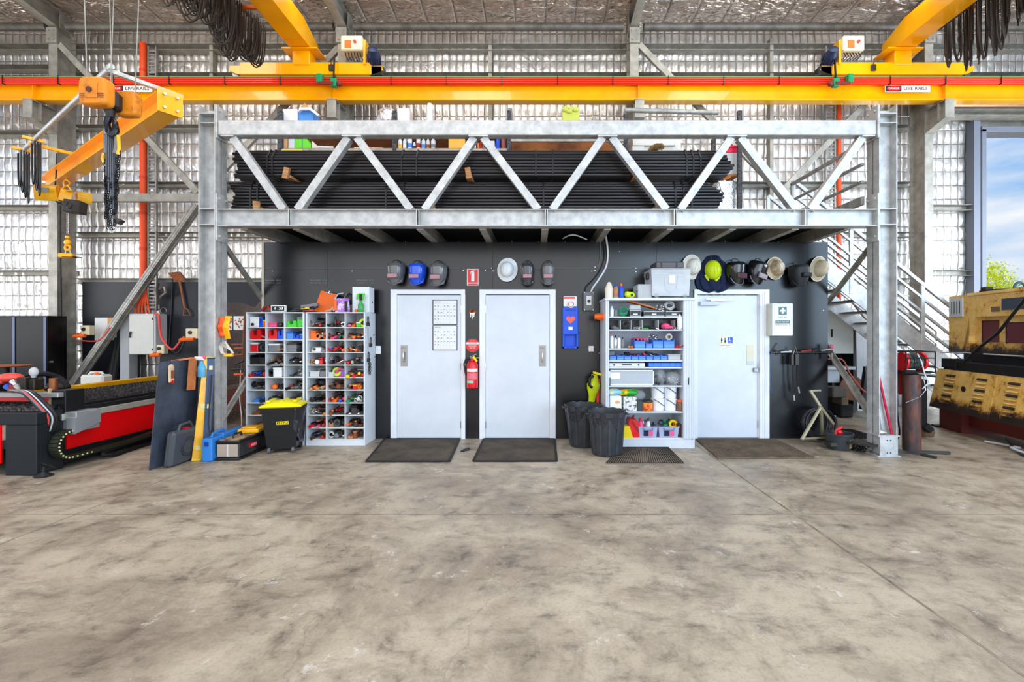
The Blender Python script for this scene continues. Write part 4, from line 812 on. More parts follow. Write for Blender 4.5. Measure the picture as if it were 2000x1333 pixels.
# yellow and black blower hung by the cabinet
x, z = PX(1160, 6.4), PZ(760, 6.4)
t = thing('blower_gun', 'yellow-green and black blower gun hanging left of the shelf cabinet', 'blower', (x, 6.42, z - .25))
m = MB(TR(x - .01, 6.42, z) @ RY(6)); m.lathe([(.03, -.26), (.045, -.2), (.05, -.1), (.085, .0), (.09, .06), (.06, .12), (.04, .2)], None, 16, 1, .7); part('housing', m, mat('acid_yellow', (206, 222, 20), .35), t)
m = MB(); m.tube([(x - .01, 6.36, z + .19), (x - .06, 6.36, z + .15), (x - .07, 6.36, z + .06), (x - .03, 6.36, z + .02)], .02, 8); part('grip', m, black, t)
m = MB(); m.bar((x - .01, 6.42, z + .23), (x + .1, 6.4, z + .2), .05, .03); part('yellow_trigger', m, yel, t)
m = MB(); m.cyl((x + .055, 6.44, z - .26), (x + .06, 6.44, z + .14), .025); part('orange_tube', m, mat('tomato_tube', (230, 70, 40), .4), t)
m = MB(); m.cyl((x + .0, 6.42, z + .2), (x, 6.55, z + .24), .008); part('hook', m, steel, t)
# orange lamp at the cabinet side
x, z = PX(1170, 6.2), PZ(619, 6.2)
t = thing('orange_lamp', 'small orange cylindrical lamp fixed to the cabinet side', 'lamp', (x, 6.2, z - .05))
m = MB(); m.cyl((x - .03, 6.2, z), (x + .06, 6.2, z), .042, .05, 16); m.cyl((x - .06, 6.2, z), (x - .03, 6.2, z), .036, .036, 16); part('lamp_body', m, orp, t)
m = MB(); m.tube([(x - .05, 6.2, z - .02), (x - .065, 6.2, z - .1), (x - .06, 6.2, z - .17)], .004, 6); part('pull_cord', m, blackm, t)
# tool rail right of door 3
Yr = 6.47
t = thing('tool_rail', 'dark steel tool rail on the wall right of the third door', 'rail', (PX(1563, Yr), Yr, PZ(690, Yr)))
m = MB(); m.box(PX(1508, Yr), PX(1622, Yr), Yr, Yr + .03, PZ(691, Yr), PZ(687, Yr)); m.box(PX(1508, Yr), PX(1622, Yr), Yr, Yr + .075, PZ(691, Yr), PZ(690, Yr)); part('rail_bar', m, dsteel, t)
m = MB()
for px in (1515, 1530, 1590, 1605): m.cyl((PX(px, Yr), Yr, PZ(691, Yr)), (PX(px, Yr), Yr, PZ(695, Yr)), .006)
part('rail_hook', m, dsteel, t)
def handtool(name, lab, cat, fn, group=None):
    ms = fn(); t = thing(name, lab, cat, ms[0][1].v[0] if 0 else Vector(ms[0][1].bounds()[0]), group)
    for nm, m, c in ms: part(nm, m, c, t)
    return t
def cutters():
    a = MB(); b = MB(); c = MB(); Y = 6.42
    for px, y1 in ((1547, 783), (1549, 781), (1560, 766)): pass
    a.tube([P(1548, 712, Y), P(1549, 745, Y), P(1551, 783, Y)], .011, 8); a.tube([P(1557, 712, Y), P(1557, 740, Y), P(1561, 768, Y)], .011, 8)
    b.box(PX(1544, Y), PX(1549, Y), Y - .02, Y + .02, PZ(714, Y), PZ(692, Y), .005); b.box(PX(1552, Y), PX(1560, Y), Y - .02, Y + .02, PZ(714, Y), PZ(692, Y), .005)
    c.tube([P(1549, 692, Y), P(1554, 678, Y), P(1557, 692, Y)], .008, 6)
    d = MB(); d.cyl(P(1550.5, 772, Y), P(1551.3, 783, Y), .014); d.cyl(P(1559, 756, Y), P(1561, 768, Y), .014)
    return [('jaw', b, dsteel), ('handle', a, black), ('hanging_loop', c, steel), ('grip_end', d, chrome)]
handtool('bolt_cutters', 'long-handled bolt cutters hanging from the tool rail', 'cutters', cutters)
def cane():
    a = MB(); Y = 6.44; a.tube([P(1506, 688, Y), P(1504.5, 720, Y), P(1504.5, 755, Y), P(1506, 768, Y), P(1508, 766, Y)], .007, 8); return [('rod', a, blue)]
m = MB(); Y = 6.44; m.tube([P(1507, 688, Y), P(1505, 720, Y), P(1505, 755, Y), P(1506.5, 768, Y), P(1508.5, 765, Y)], .007, 8); solo('hooked_rod', 'slim hooked rod hanging at the left end of the tool rail', 'rod', m, mat('dull_blue_steel', (80, 100, 140), .4, .6))
m = MB(); m.tube([P(1506, 688, 6.4), P(1510, 680, 6.4), P(1517, 670, 6.4)], .014, 8); m.tube([P(1509, 684, 6.38), P(1515, 686, 6.38)], .02, 8); solo('curved_hook', 'dark curved hook tool on the left end of the rail', 'hook', m, dsteel)
for pa, pb, yy, c, lb in ((1524, 1545, 688, steel, 'steel bar lying on the tool rail left of the cutters'), (1564, 1584, 686, redd, 'red-handled tool lying on the tool rail'), (1586, 1606, 685, dsteel, 'dark clamp lying near the right end of the tool rail')):
    m = MB(); Y = 6.45; m.bar(P(pa, yy, Y), P(pb, yy - 1, Y), .03, .018); m.cyl(P(pb - 6, yy - 1.2, Y), P(pb, yy - 2, Y), .016); solo('rail_tool', lb, 'tool', m, c)
m = MB(); m.box(PX(1600, 6.42), PX(1626, 6.42), 6.38, 6.47, PZ(686, 6.42), PZ(683, 6.42)); m.cyl(P(1610, 684, 6.4), P(1627, 683, 6.35), .02); m.cyl(P(1625, 690, 6.4), P(1625, 704, 6.4), .02, .012); m.cyl(P(1627, 700, 6.38), P(1628, 706, 6.38), .006); solo('air_gun', 'steel air gun hanging over the right end of the tool rail', 'air gun', m, steel)
m = MB(); m.cyl(P(1624, 682, 6.4), P(1624, 673, 6.4), .02); solo('pink_cap_bottle', 'small pink capped bottle standing at the right end of the rail', 'bottle', m, pink)
# ---------------------------------------------------------------- mats and floor bits
def fmat(pts, lab, col, hexa=False, grp='door mats', th=.012):
    v = [Vector((PX(a, CH * F / (b - VY)), CH * F / (b - VY), 0)) for a, b in pts]
    m = MB(); m.prism([(p.x, p.y, 0.002) for p in v], (0, 0, th)); t = solo('door_mat', lab, 'mat', m, col, grp)
    lo, hi = m.bounds(); 
    if hexa:
        a, b, c, d = v; w = MB(); nx, ny = (46, 26) if hexa == 1 else (34, 1)
        for i in range(nx + 1):
            p, q = a.lerp(b, i / nx), d.lerp(c, i / nx); w.bar((p.x, p.y, th + .006), (q.x, q.y, th + .006), .008, .01)
        for j in range(ny + 1):
            p, q = a.lerp(d, j / ny), b.lerp(c, j / ny); w.bar((p.x, p.y, th + .006), (q.x, q.y, th + .006), .008, .01)
        part('rubber_mesh', w, col if hexa == 1 else rubber, t)
    else:
        e = MB(); 
        for i in range(4):
            p, q = v[i], v[(i + 1) % 4]; e.bar((p.x, p.y, .009), (q.x, q.y, .009), .03, .016)
        part('rubber_edge', e, rubber, t)
    return t
matm = mat('dirty_carpet_mat', (88, 78, 66), .95, scale=3, col2=(58, 52, 46), bump=.5, bscale=200)
fmat([(752, 859), (897, 859), (877.5, 903), (716, 903)], 'dark carpet mat in front of the first door', matm)
fmat([(945, 859), (1083, 859), (1087, 902.5), (925, 902.5)], 'dark carpet mat in front of the second door', matm)
fmat([(1213, 877), (1305, 877), (1335, 908), (1184, 908)], 'open slatted rubber mat in front of the shelf cabinet', mat('mat_gaps', (150, 138, 122), .9), 2)
fmat([(1360, 860), (1514, 860), (1590, 897), (1402, 897)], 'perforated brown rubber mat in front of the third door', mat('brown_rubber_mat', (122, 106, 88), .9, scale=4, col2=(92, 80, 68)), 1)
m = MB(); m.tube([P(900, 882, 5.84), P(908, 880, 5.86), P(917, 878, 5.9)], [.012, .02, .022], 8); m.box(PX(901, 5.85), PX(908, 5.85), 5.8, 5.84, .0, .02, .004); solo('dropped_torch', 'small black torch lying on the floor between the two mats', 'torch', m, black)
# ---------------------------------------------------------------- round bins
def bin_(px, yc_, rt_, rb_, h, lab):
    x = PX(px, yc_); t = thing('waste_bin', lab, 'bin', (x, yc_, 0), 'round black waste bins by the cabinet')
    T = TR(x, yc_, 0); m = MB(T)
    m.lathe([(rb_ * .96, 0), (rb_, .01), (rt_ * .95, h - .07), (rt_, h - .06), (rt_ * 1.03, h - .01), (rt_ * 1.03, h), (rt_ * .96, h), (rt_ * .92, h - .08), (rb_ * .9, .03), (.0001, .03)], None, 36)
    b = part('bin_body', m, mat('charcoal_plastic', (66, 68, 72), .38, scale=5, col2=(50, 52, 56)), t)
    for q in range(12):
        an = q * math.tau / 12; m = MB(T); m.bar((math.cos(an) * rb_ * 1.0, math.sin(an) * rb_, .03), (math.cos(an) * rt_ * .955, math.sin(an) * rt_ * .955, h - .09), .03, .012, (math.cos(an), math.sin(an), 0)); part('rib', m, mat('charcoal_plastic', (46, 48, 52)), b)
    for s in (-1, 1): m = MB(T); m.tube([(s * rt_ * 1.0, -.06, h - .03), (s * rt_ * 1.14, -.05, h - .035), (s * rt_ * 1.14, .05, h - .035), (s * rt_ * 1.0, .06, h - .03)], .012, 6); part('handle', m, mat('charcoal_plastic', (46, 48, 52)), b)
    m = MB(T); 
    def ln(u, v):
        an = u * math.tau; r = rt_ * (1.045 - .12 * v) + .008 * math.sin(an * 9); return (math.cos(an) * r, math.sin(an) * r, h + .006 - .18 * v * (1 + .2 * math.sin(an * 5)) + .004 * math.sin(an * 13))
    m.grid(ln, 60, 5); part('bin_liner', m, mat('glossy_bin_liner', (50, 50, 56), .18, bump=1.2, bscale=25), t)
bin_(1138.5, 6.14, .235, .17, .545, 'black ribbed waste bin with liner standing against the wall')
bin_(1185.5, 5.72, .225, .185, .535, 'dark ribbed waste bin with liner in front of the shelf cabinet')
# wheelie bin with yellow lid
x, y = PX(553, 5.85), 5.88
t = thing('wheelie_bin', 'black wheeled bin with bright yellow lid before the left pigeonholes', 'wheelie bin', (x, y, 0), rz=math.radians(14))
def tap(m, b, tp, z0, z1, n=1): m.add([(-b[0], -b[1], z0), (b[0], -b[1], z0), (b[0], b[1], z0), (-b[0], b[1], z0), (-tp[0], -tp[1], z1), (tp[0], -tp[1], z1), (tp[0], tp[1], z1), (-tp[0], tp[1], z1)], [(3, 2, 1, 0), (4, 5, 6, 7), (0, 1, 5, 4), (1, 2, 6, 5), (2, 3, 7, 6), (3, 0, 4, 7)])
bb = mat('black_bin_plastic', (26, 27, 30), .35)
m = MB(); tap(m, (.16, .13), (.215, .17), .05, .52); tap(m, (.222, .178), (.227, .182), .52, .57); b = part('bin_body', m, bb, t, local=True)
m = MB(); m.box(-.05, .09, -.168, -.15, .36, .4, .003); part('badge', m, yel, b, local=True)
m = MB(); m.text('BIN', (.02, -.1695, .38), .026, .12, .0004); part('badge_lettering', m, ink, b, local=True)
m = MB(); m.box(-.24, .24, -.195, .195, .572, .6, .012); m.grid(lambda u, v: (-.22 + .44 * u, -.18 + .36 * v, .6 + .05 * (math.sin(math.pi * u) * math.sin(math.pi * v)) ** .4), 14, 14); l_ = part('yellow_lid', m, mat('lid_yellow', (240, 226, 10), .35), t, local=True)
for q in (-.15, 0, .15): m = MB(); m.box(q - .025, q + .025, -.14, .14, .63, .655, .008); part('lid_rib', m, mat('lid_yellow', (240, 226, 10), .35), l_, local=True)
for s in (-1, 1): m = MB(); m.cyl((s * .12, -.13, .035), (s * .15, -.13, .035), .035, n=16); part('wheel', m, mat('wheel_grey', (90, 92, 96), .4), t, local=True)
m = MB(); m.cyl((-.17, .13, .05), (.17, .13, .05), .05, n=16); part('axle', m, blackm, t, local=True)
def bag(u, v):
    an = -1.2 + u * 3.6; r = 1.03 + .03 * math.sin(u * 40 + v * 6) ; w = (.225 - .03 * v) * r; d = (.182 - .025 * v) * r
    e = .35; c, s = math.cos(an), math.sin(an); return (math.copysign(abs(c) ** e, c) * w, math.copysign(abs(s) ** e, s) * d, .575 - v * (.28 + .22 * math.sin(u * math.pi)))
m = MB(); m.grid(bag, 60, 12); part('liner_skirt', m, mat('glossy_bin_liner', (50, 50, 56), .18, bump=1.2, bscale=25), t, local=True)
# ---------------------------------------------------------------- leaning items at the left column
xs, ye = -4.2, 5.02
m = MB(); m.prism([(-4.215, 5.02, 0.0), (-4.19, 5.72, 0.0), (-4.125, 5.72, 1.2), (-4.105, 5.02, 1.18)], (-.006, 0, 0)); sh = solo('steel_sheet', 'dark blue-grey steel sheet leaning on the left mezzanine column', 'steel sheet', m, mat('mill_scale_sheet', (84, 94, 112), .4, .1, scale=3, col2=(58, 62, 74)))
# hand case
T = TR(-4.105, 5.34, .0) @ RY(7)
t = thing('power_tool_case', 'dark grey plastic tool case standing against the steel sheet', 'case', (-4.075, 5.38, 0))
cg = mat('case_grey', (74, 78, 84), .45)
m = MB(T); m.box(-.045, .055, -.24, .24, 0, .4, .03); m.box(.0, .006, -.245, .245, -.0, .405, .002); b = part('shell', m, cg, t)
m = MB(T); m.ring((.056, .0, .2), .11, .007, 28, RY(90)); m.ring((.056, 0, .2), .085, .005, 28, RY(90)); part('round_emblem', m, mat('case_dark', (50, 52, 58), .4), b)
m = MB(T); m.tube([(.01, -.13, .39), (.01, -.11, .46), (.01, .03, .47), (.01, .09, .4)], .016, 8); part('handle', m, cg, t)
m = MB(T); m.box(-.02, .03, -.04, .02, .4, .415, .004); part('red_latch', m, red, t)
# levels
def level(x0, y0, x1, y1, h, col, lab, w=.075, d=.028):
    t = thing('spirit_level', lab, 'level', (x0, y0, 0)); p0, p1 = Vector((x0, y0, .0)), Vector((x1, y1, h)); dv = (p1 - p0)
    m = MB(); m.bar(p0, p1, w, d, (1, -1, 0)); part('body', m, col, t)
    for u in (.12, .52, .9):
        q = p0 + dv * u; m = MB(); m.bar(q - dv * .02, q + dv * .02, w * .5, d + .012, (1, -1, 0)); part('vial', m, mat('pale_vial', (226, 220, 150), .2), t)
    for u in (0, 1): q = p0 + dv * u; m = MB(); m.bar(q - dv * (.01 * u - 0), q + dv * .012 * (1 if u == 0 else .2), w + .006, d + .006, (1, -1, 0)); part('end_cap', m, yel if col is yellow else blackm, t)
    return t
level(-3.995, 5.42, -3.955, 5.56, 1.21, yellow, 'yellow spirit level leaning against the left mezzanine column', .095)
level(-3.925, 5.47, -3.925, 5.565, 1.2, mat('slate_blue_metal', (62, 76, 104), .4, .3), 'slate blue straight edge leaning beside the yellow level', .07)
# things hanging over the sheet
m = MB()
m.grid(lambda u, v: (-4.09 + .012 * math.sin(v * 7) + .075 * math.sin(math.pi * v * .9) ** 2 * (v < .9) - .02 * (v > .2) * 0, 5.5 + (u - .5) * (.13) - .1 * v, 1.215 - .37 * max(0, v - .12) - .0 * v), 4, 14)
m2 = MB(); m2.tube([(-4.17, 5.42, 1.13), (-4.12, 5.44, 1.21), (-4.07, 5.5, 1.2), (-4.05, 5.53, 1.05), (-4.05, 5.5, .86)], [.05, .05, .055, .05, .045], 10); m2.M = None
lo = MB(); lo.ext([(-.06, -.006), (.06, -.006), (.06, .006), (-.06, .006)], (-4.055, 5.45, 1.2), (-4.06, 5.42, .83), (1, 0, 0)); lo.ext([(-.06, -.006), (.06, -.006), (.06, .006), (-.06, .006)], (-4.15, 5.33, 1.185), (-4.055, 5.45, 1.205), (0, 0, 1)); lo.ext([(-.06, -.006), (.06, -.006), (.06, .006), (-.06, .006)], (-4.16, 5.32, 1.19), (-4.16, 5.32, 1.0), (1, 0, 0))
solo('leather_strap', 'tan leather strap draped over the corner of the steel sheet', 'strap', lo, tan)
x, y, z = -4.103, 5.18, 1.04
t = thing('gauge_remote', 'small cream handheld remote hung on the steel sheet', 'remote control', (x, y, z - .08))
m = MB(); m.box(x - .015, x + .015, y - .038, y + .038, z - .1, z + .08, .014); m.sph((x, y, z + .07), .018, .04, .04); part('body', m, mat('grimy_cream', (216, 190, 154), .5), t)
m = MB(); m.box(x + .015, x + .019, y - .02, y + .02, z - .05, z + .04); part('keypad', m, brown, t)
m = MB(); m.cyl((x + .008, y, z - .09), (x + .02, y, z - .09), .02); part('red_button', m, red, t)
m = MB(); m.cyl((x, y, z + .08), (x - .02, y, z + .15), .009); part('antenna', m, black, t)
x, y, z = PX(394, 5.5), 5.5, PZ(737, 5.5)
t = thing('spray_bottle', 'clear blue spray bottle with white and pink trigger hung on the column', 'spray bottle', (x, y, z))
m = MB(TR(x, y, z)); m.lathe([(.036, 0), (.042, .01), (.042, .12), (.02, .17), (.015, .19)], None, 16); part('bottle', m, mat('clear_blue', (90, 190, 240), .15, alpha=.75), t)
m = MB(); m.box(x - .085, x + .03, y - .015, y + .015, z + .2, z + .245, .008); part('spray_head', m, white, t)
m = MB(); m.box(x + .0, x + .045, y - .014, y + .016, z + .215, z + .255, .008); part('pink_trigger', m, pink, t)
# blue case, long truck tool box, yellow case
lb_ = mat('sky_blue_case', (52, 132, 216), .4)
t = thing('blue_case', 'light blue plastic case on the floor between the column and the long tool box', 'case', (-3.83, 5.6, 0))
m = MB(); m.box(-3.895, -3.775, 5.36, 5.56, 0, .27, .012); m.box(-3.87, -3.775, 5.56, 6.0, 0, .29, .012); b = part('shell', m, lb_, t)
m = MB(); m.tube([(-3.82, 5.42, .27), (-3.82, 5.44, .31), (-3.82, 5.62, .33), (-3.82, 5.66, .28)], .014, 8); part('handle', m, lb_, t)
m = MB(); m.box(-3.86, -3.81, 5.352, 5.36, .18, .23, .002); part('latch', m, mat('dark_blue', (20, 60, 150), .4), b)
cable([(-3.87, 5.5, 1.0), (-3.865, 5.45, .6), (-3.84, 5.4, .42), (-3.8, 5.38, .3)], .008, black, 'black strap cord trailing down the column onto the blue case')
T = TR(-3.495, 5.42, 0) @ RZ(91)
t = thing('long_tool_box', 'long scuffed black and aluminium tool box with red badge on the floor', 'tool box', (-3.6, 5.8, 0))
m = MB(T); m.box(0, .66, 0, .26, .03, .2, .01); part('box_body', m, mat('scuffed_black', (74, 74, 76), .35, .3, scale=6, col2=(34, 34, 36)), t)
m = MB(T); m.box(-.006, .0, .01, .25, .045, .19); se = part('silver_end', m, mat('brushed_alloy', (196, 182, 166), .35, .6), t)
m = MB(T); m.box(-.008, -.006, .12, .135, .045, .19); part('end_strip', m, lgrey, se)
m = MB(T); m.box(-.012, .67, -.012, .272, .2, .232, .012); part('lid_rim', m, black, t)
m = MB(T); m.box(-.012, .67, -.012, .272, .0, .03, .008); part('base_rim', m, black, t)
m = MB(T); m.box(.02, .64, .02, .24, .232, .24); part('plywood_lid', m, mat('worn_lid', (170, 140, 108), .6, scale=7, col2=(70, 60, 52), contrast=(.4, .55)), t)
m = MB(T); m.box(.2, .34, -.014, -.0, .1, .15); bd = part('red_badge', m, red, t)
m = MB(T); m.text('TOOLS', (.27, -.0145, .125), .028, .11, .0004); part('badge_lettering', m, paper, bd)
m = MB(T); m.tube([(.1, .13, .24), (.11, .13, .28), (.25, .13, .28), (.26, .13, .24)], .012, 8); part('handle', m, black, t)
t = thing('yellow_tool_case', 'flat yellow plastic case lying on the long tool box', 'case', (-3.62, 5.92, .242))
m = MB(TR(-3.62, 5.9, .275) @ RZ(8)); m.box(-.13, .12, -.14, .14, -.033, .02, .012); sy_ = part('shell', m, yellow, t)
m = MB(TR(-3.62, 5.9, .275) @ RZ(8)); m.box(-.1, .08, -.1, .08, .02, .034, .006); part('raised_lid', m, yellow, sy_)
# column hangers: orange and yellow tie-down straps
x, Y = PX(430, 5.6), 5.6
for i, (pa, pb, ya, yb, c, lb, gp) in enumerate(((424, 433, 620, 658, mat('vermilion', (246, 96, 30), .4), 'orange cord winder hung on the left mezzanine column', None), (434, 441, 618, 662, yellow, 'yellow rope coil hung next to the orange cord winder', None))):
    m = MB()
    for q in range(6):
        xx = PX(pa, Y) + (PX(pb, Y) - PX(pa, Y)) * q / 5; m.tube([(xx, Y + .07, PZ(yb, Y)), (xx + .01, Y + .01 + .01 * (q % 2), PZ((ya + yb) / 2, Y)), (xx + .005, Y + .07, PZ(ya, Y))], .012, 6)
    if i == 0: m.box(PX(pa, Y), PX(pb, Y), Y + .03, Y + .08, PZ(yb, Y), PZ(ya, Y), .01)
    solo('cord_coil', lb, 'cord', m, c)
m = MB(); Y = 5.66
for q in range(5): m.tube([P(426 + q * 2, 672 + q, Y), P(440 + q, 668 + 3 * q, Y - .03), P(456 - q, 690 - q, Y - .03), P(452, 696, Y), P(432 + q, 690, Y - .02)], .008, 6, closed=True)
solo('strap_coil', 'white red and yellow ratchet strap coil on the column below the orange winder', 'strap', m, mat('grey_white_strap', (214, 206, 196), .7))
m = MB(); m.box(PX(441, Y), PX(458, Y), Y - .05, Y, PZ(697, Y), PZ(691, Y), .01); solo('yellow_ratchet', 'yellow ratchet hanging under the strap coil on the left column', 'ratchet', m, yellow)
# small framed cards and clamps hung left of the pigeonholes
Y = 6.5
for pa, pb, lb in ((446, 454, 'narrow parts card hung on the mesh by the column'), (457, 477, 'clear parts card with small copper bits hung left of the pigeonholes')):
    t = plate('parts_card', lb, 'card', pa, pb, 618, 645, paper, .012, Y, c=.002); Y2 = Y - .012; m = MB()
    for q in range(14): m.sph((PX(U(pa + 2, pb - 2), Y2), Y2, PZ(U(622, 642), Y2)), .011, n=6)
    part('copper_bits', m, copper, t)
m = MB(); t = thing('tool_hanger', 'dark upright post with clamp hooks left of the pigeonhole units', 'hanger', (PX(477, 6.3), 6.3, 0))
m.tube([(PX(470, 6.4), 6.4, 0), (PX(472, 6.4), 6.4, .9), (PX(478, 6.4), 6.4, 1.72), (PX(484, 6.4), 6.4, 1.8)], .012, 8); part('post', m, brown, t)
cable([(PX(470, 6.4), 6.38, 0.02), (PX(474, 6.4), 6.38, .3), (PX(470, 6.4), 6.38, .6), (PX(472, 6.4), 6.38, 1.0)], .006, whitep, 'thin white cord hanging beside the clamp post')
for i, (py, c, lb) in enumerate(((674, brown, 'brown-handled bar clamp, topmost left of the pigeonholes'), (681, mat('rusty_orange', (180, 84, 44), .6), 'rusty orange bar clamp below the topmost one'), (694, brown, 'brown bar clamp third from the top left of the pigeonholes'), (712, dsteel, 'dark bar clamp fourth from the top left of the pigeonholes'), (722, dsteel, 'dark bar clamp above the lowest orange one'), (732, mat('vermilion', (246, 96, 30), .4), 'orange-handled bar clamp, lowest left of the pigeonholes'))):
    Y = 6.2; m = MB(); m.cyl(P(452 + (i % 2) * 6, py, Y), P(476, py - 1 - (i == 3) * 6, Y), .015); c1 = MB(); c1.box(PX(470, Y), PX(482, Y), Y - .01, Y + .01, PZ(py + 1, Y), PZ(py - 3, Y)); c1.box(PX(478, Y), PX(482, Y), Y - .012, Y + .012, PZ(py - 2, Y), PZ(py - 7, Y)); c1.bar(P(466, py, Y), P(466, py - 6, Y), .014, .02)
    t = thing('bar_clamp', lb, 'clamp', P(466, py, Y), 'bar clamps left of the pigeonholes'); part('handle', m, c, t); part('jaw', c1, dsteel, t)
# brown mesh screen and light strut behind
m = MB(); m.grid(lambda u, v: (-5.0 + 1.0 * u + .0, 7.2 + .25 * math.sin(u * 5), .0 + 1.95 * v + .04 * math.sin(u * 9)), 16, 10)
mm = bpy.data.materials.new('brown_shade_mesh'); mm.use_nodes = True; tt = mm.node_tree; bs = tt.nodes['Principled BSDF']; bs.inputs['Base Color'].default_value = (*srgb(104, 84, 74), 1); bs.inputs['Roughness'].default_value = .8
g_ = N(tt, 'ShaderNodeTexCoord'); vv = N(tt, 'ShaderNodeTexVoronoi', feature='DISTANCE_TO_EDGE'); vv.inputs['Scale'].default_value = 42; tt.links.new(g_.outputs['Object'], vv.inputs[0]); r_ = ramp(tt, [(.05, 1.0), (.09, .35)]); tt.links.new(vv.outputs[0], r_.inputs[0]); tt.links.new(r_.outputs[0], bs.inputs['Alpha'])
solo('mesh_screen', 'brown perforated mesh screen hanging behind the left mezzanine column', 'screen', m, mm)
# ---------------------------------------------------------------- small hand items, each built around its own origin (x right, y away, z up)
def it_box(t, c, c2, w, d, h):
    m = MB(); m.box(-w / 2, w / 2, 0, d, 0, h * .8, .006); part('box_body', m, c, t, local=True)
    m = MB(); m.box(-w / 2 - .002, w / 2 + .002, -.002, d, h * .8, h, .004); part('lid', m, c2, t, local=True)
def it_tray(t, c, c2, w, d, h):
    m = MB(); k = .004
    m.box(-w / 2, w / 2, 0, d, 0, k); m.box(-w / 2, -w / 2 + k, 0, d, 0, h); m.box(w / 2 - k, w / 2, 0, d, 0, h); m.box(-w / 2, w / 2, d - k, d, 0, h); m.box(-w / 2, w / 2, 0, k, 0, h * .72); m.box(-w / 2 - k, w / 2 + k, -k, 0, h * .62, h * .74); part('tray_body', m, c, t, local=True)
def it_pliers(t, c, c2, w, d, h):
    a = U(-.5, .5); m = MB(RZ(math.degrees(a)))
    for s in (-1, 1):
        m.tube([(s * .004, .1, h * .3), (s * .03, .05, h * .25), (s * .026, -.01, h * .2), (s * .014, -.045, h * .16)], [.007, .01, .011, .008], 6)
    part('grips', m, c, t, local=True)
    m = MB(RZ(math.degrees(a))); m.box(-.014, .014, .09, .16, h * .22, h * .38, .004); part('jaws', m, steel, t, local=True)
def it_spanner(t, c, c2, w, d, h):
    m = MB(RZ(U(-18, 18)) @ RY(U(-12, 12))); m.bar((0, -.03, .012), (0, .16, .03), .016, .008); m.ring((0, -.035, .012), .015, .007, 10); m.box(-.02, -.008, .155, .185, .022, .034); m.box(.008, .02, .155, .185, .022, .034)
    t_ = part('spanner_body', m, c, t, local=True)
def it_driver(t, c, c2, w, d, h):
    T = RZ(U(-16, 16)); m = MB(T @ TR(0, 0, .018)); m.lathe([(.008, -.06), (.015, -.055), (.013, -.01), (.016, .02), (.008, .035)], RX(-90), 8); part('handle', m, c, t, local=True)
    m = MB(T); m.cyl((0, .03, .018), (0, .16, .018), .004, n=6); part('blade', m, chrome, t, local=True)
def it_grinder(t, c, c2, w, d, h):
    T = RZ(U(-40, 40)); m = MB(T @ TR(0, 0, .034)); m.lathe([(.02, -.06), (.032, -.05), (.026, .03), (.033, .06), (.03, .14)], RX(-90), 10); part('grinder_body', m, c, t, local=True)
    m = MB(T); m.cyl((0, .16, .05), (0, .16, .01), .035, .03, 10); m.cyl((-.03, .14, .04), (-.1, .13, .05), .014, n=8); part('gear_head', m, c2, t, local=True)
def it_clamp(t, c, c2, w, d, h):
    T = RZ(U(-40, 40)) @ RY(U(-20, 20)); m = MB(T @ TR(0, 0, .02)); m.tube([(.05, -.03, 0), (-.03, -.03, .0), (-.055, .0, .01), (-.055, .08, .01), (-.03, .1, .01), (.04, .1, .01)], .01, 6); part('clamp_frame', m, c, t, local=True)
    m = MB(T @ TR(0, 0, .02)); m.cyl((.045, -.06, 0), (.045, .06, 0), .006, n=6); m.cyl((.025, -.06, 0), (.065, -.06, 0), .004, n=6); part('clamp_screw', m, c2, t, local=True)
def it_roll(t, c, c2, w, d, h):
    r = min(h * .45, .06); T = TR(0, .04, r) @ RX(90 + U(-15, 15)); m = MB(T); m.lathe([(r * .5, -.02), (r, -.02), (r, .02), (r * .5, .02), (r * .5, -.02)], None, 18); part('roll_body', m, c, t, local=True)
    m = MB(T); m.lathe([(r * .46, -.021), (r * .5, -.021), (r * .5, .021), (r * .46, .021), (r * .46, -.021)], None, 14); part('core', m, c2, t, local=True)
def it_bottle(t, c, c2, w, d, h):
    r = min(w * .45, .035); m = MB(TR(0, .04, 0)); m.lathe([(r * .92, 0), (r, .006), (r, h * .68), (r * .5, h * .8)], None, 14); part('bottle_body', m, c, t, local=True)
    m = MB(TR(0, .04, 0)); m.lathe([(r * .42, h * .8), (r * .42, h * .94), (r * .15, h)], None, 10); part('cap', m, c2, t, local=True)
def it_coil(t, c, c2, w, d, h):
    m = MB(); r = min(w * .42, .07)
    for q in range(4): m.ring((U(-.01, .01), .05 + U(-.01, .01), .02 + h * .3 + q * .008), r * U(.75, 1), .006, 14, RX(U(40, 75)) @ RY(U(-15, 15)))
    part('coil', m, c, t, local=True)
def it_gloves(t, c, c2, w, d, h):
    m = MB(RZ(U(-30, 30))); m.sph((0, .06, h * .25), w * .32, .09, h * .25, 12)
    for q in range(4): m.tube([((q - 1.5) * w * .12, .0, h * .22), ((q - 1.5) * w * .15, -.05, h * .2), ((q - 1.5) * w * .16, -.07, h * .08)], .012, 6)
    part('palm', m, c, t, local=True)
    m = MB(); m.sph((0, .14, h * .25), w * .3, .04, h * .26, 12); part('cuff', m, c2, t, local=True)
def it_bar(t, c, c2, w, d, h):
    T = RZ(U(-12, 12)) @ RX(U(2, 8)); m = MB(T); m.cyl((0, -.05, .014), (0, .26, .016), .012, n=8); part('bar_body', m, c, t, local=True)
    m = MB(T); m.cyl((0, -.075, .014), (0, -.03, .014), .016, n=8); part('bar_end', m, c2, t, local=True)
def it_heap(t, c, c2, w, d, h):
    "tangled small links or fittings"
    m = MB()
    for q in range(16): m.ring((U(-w * .38, w * .38), U(0, .12), U(.012, h * .55)), U(.012, .022), .005, 8, RX(U(0, 90)) @ RY(U(0, 90)))
    part('links', m, c, t, local=True)
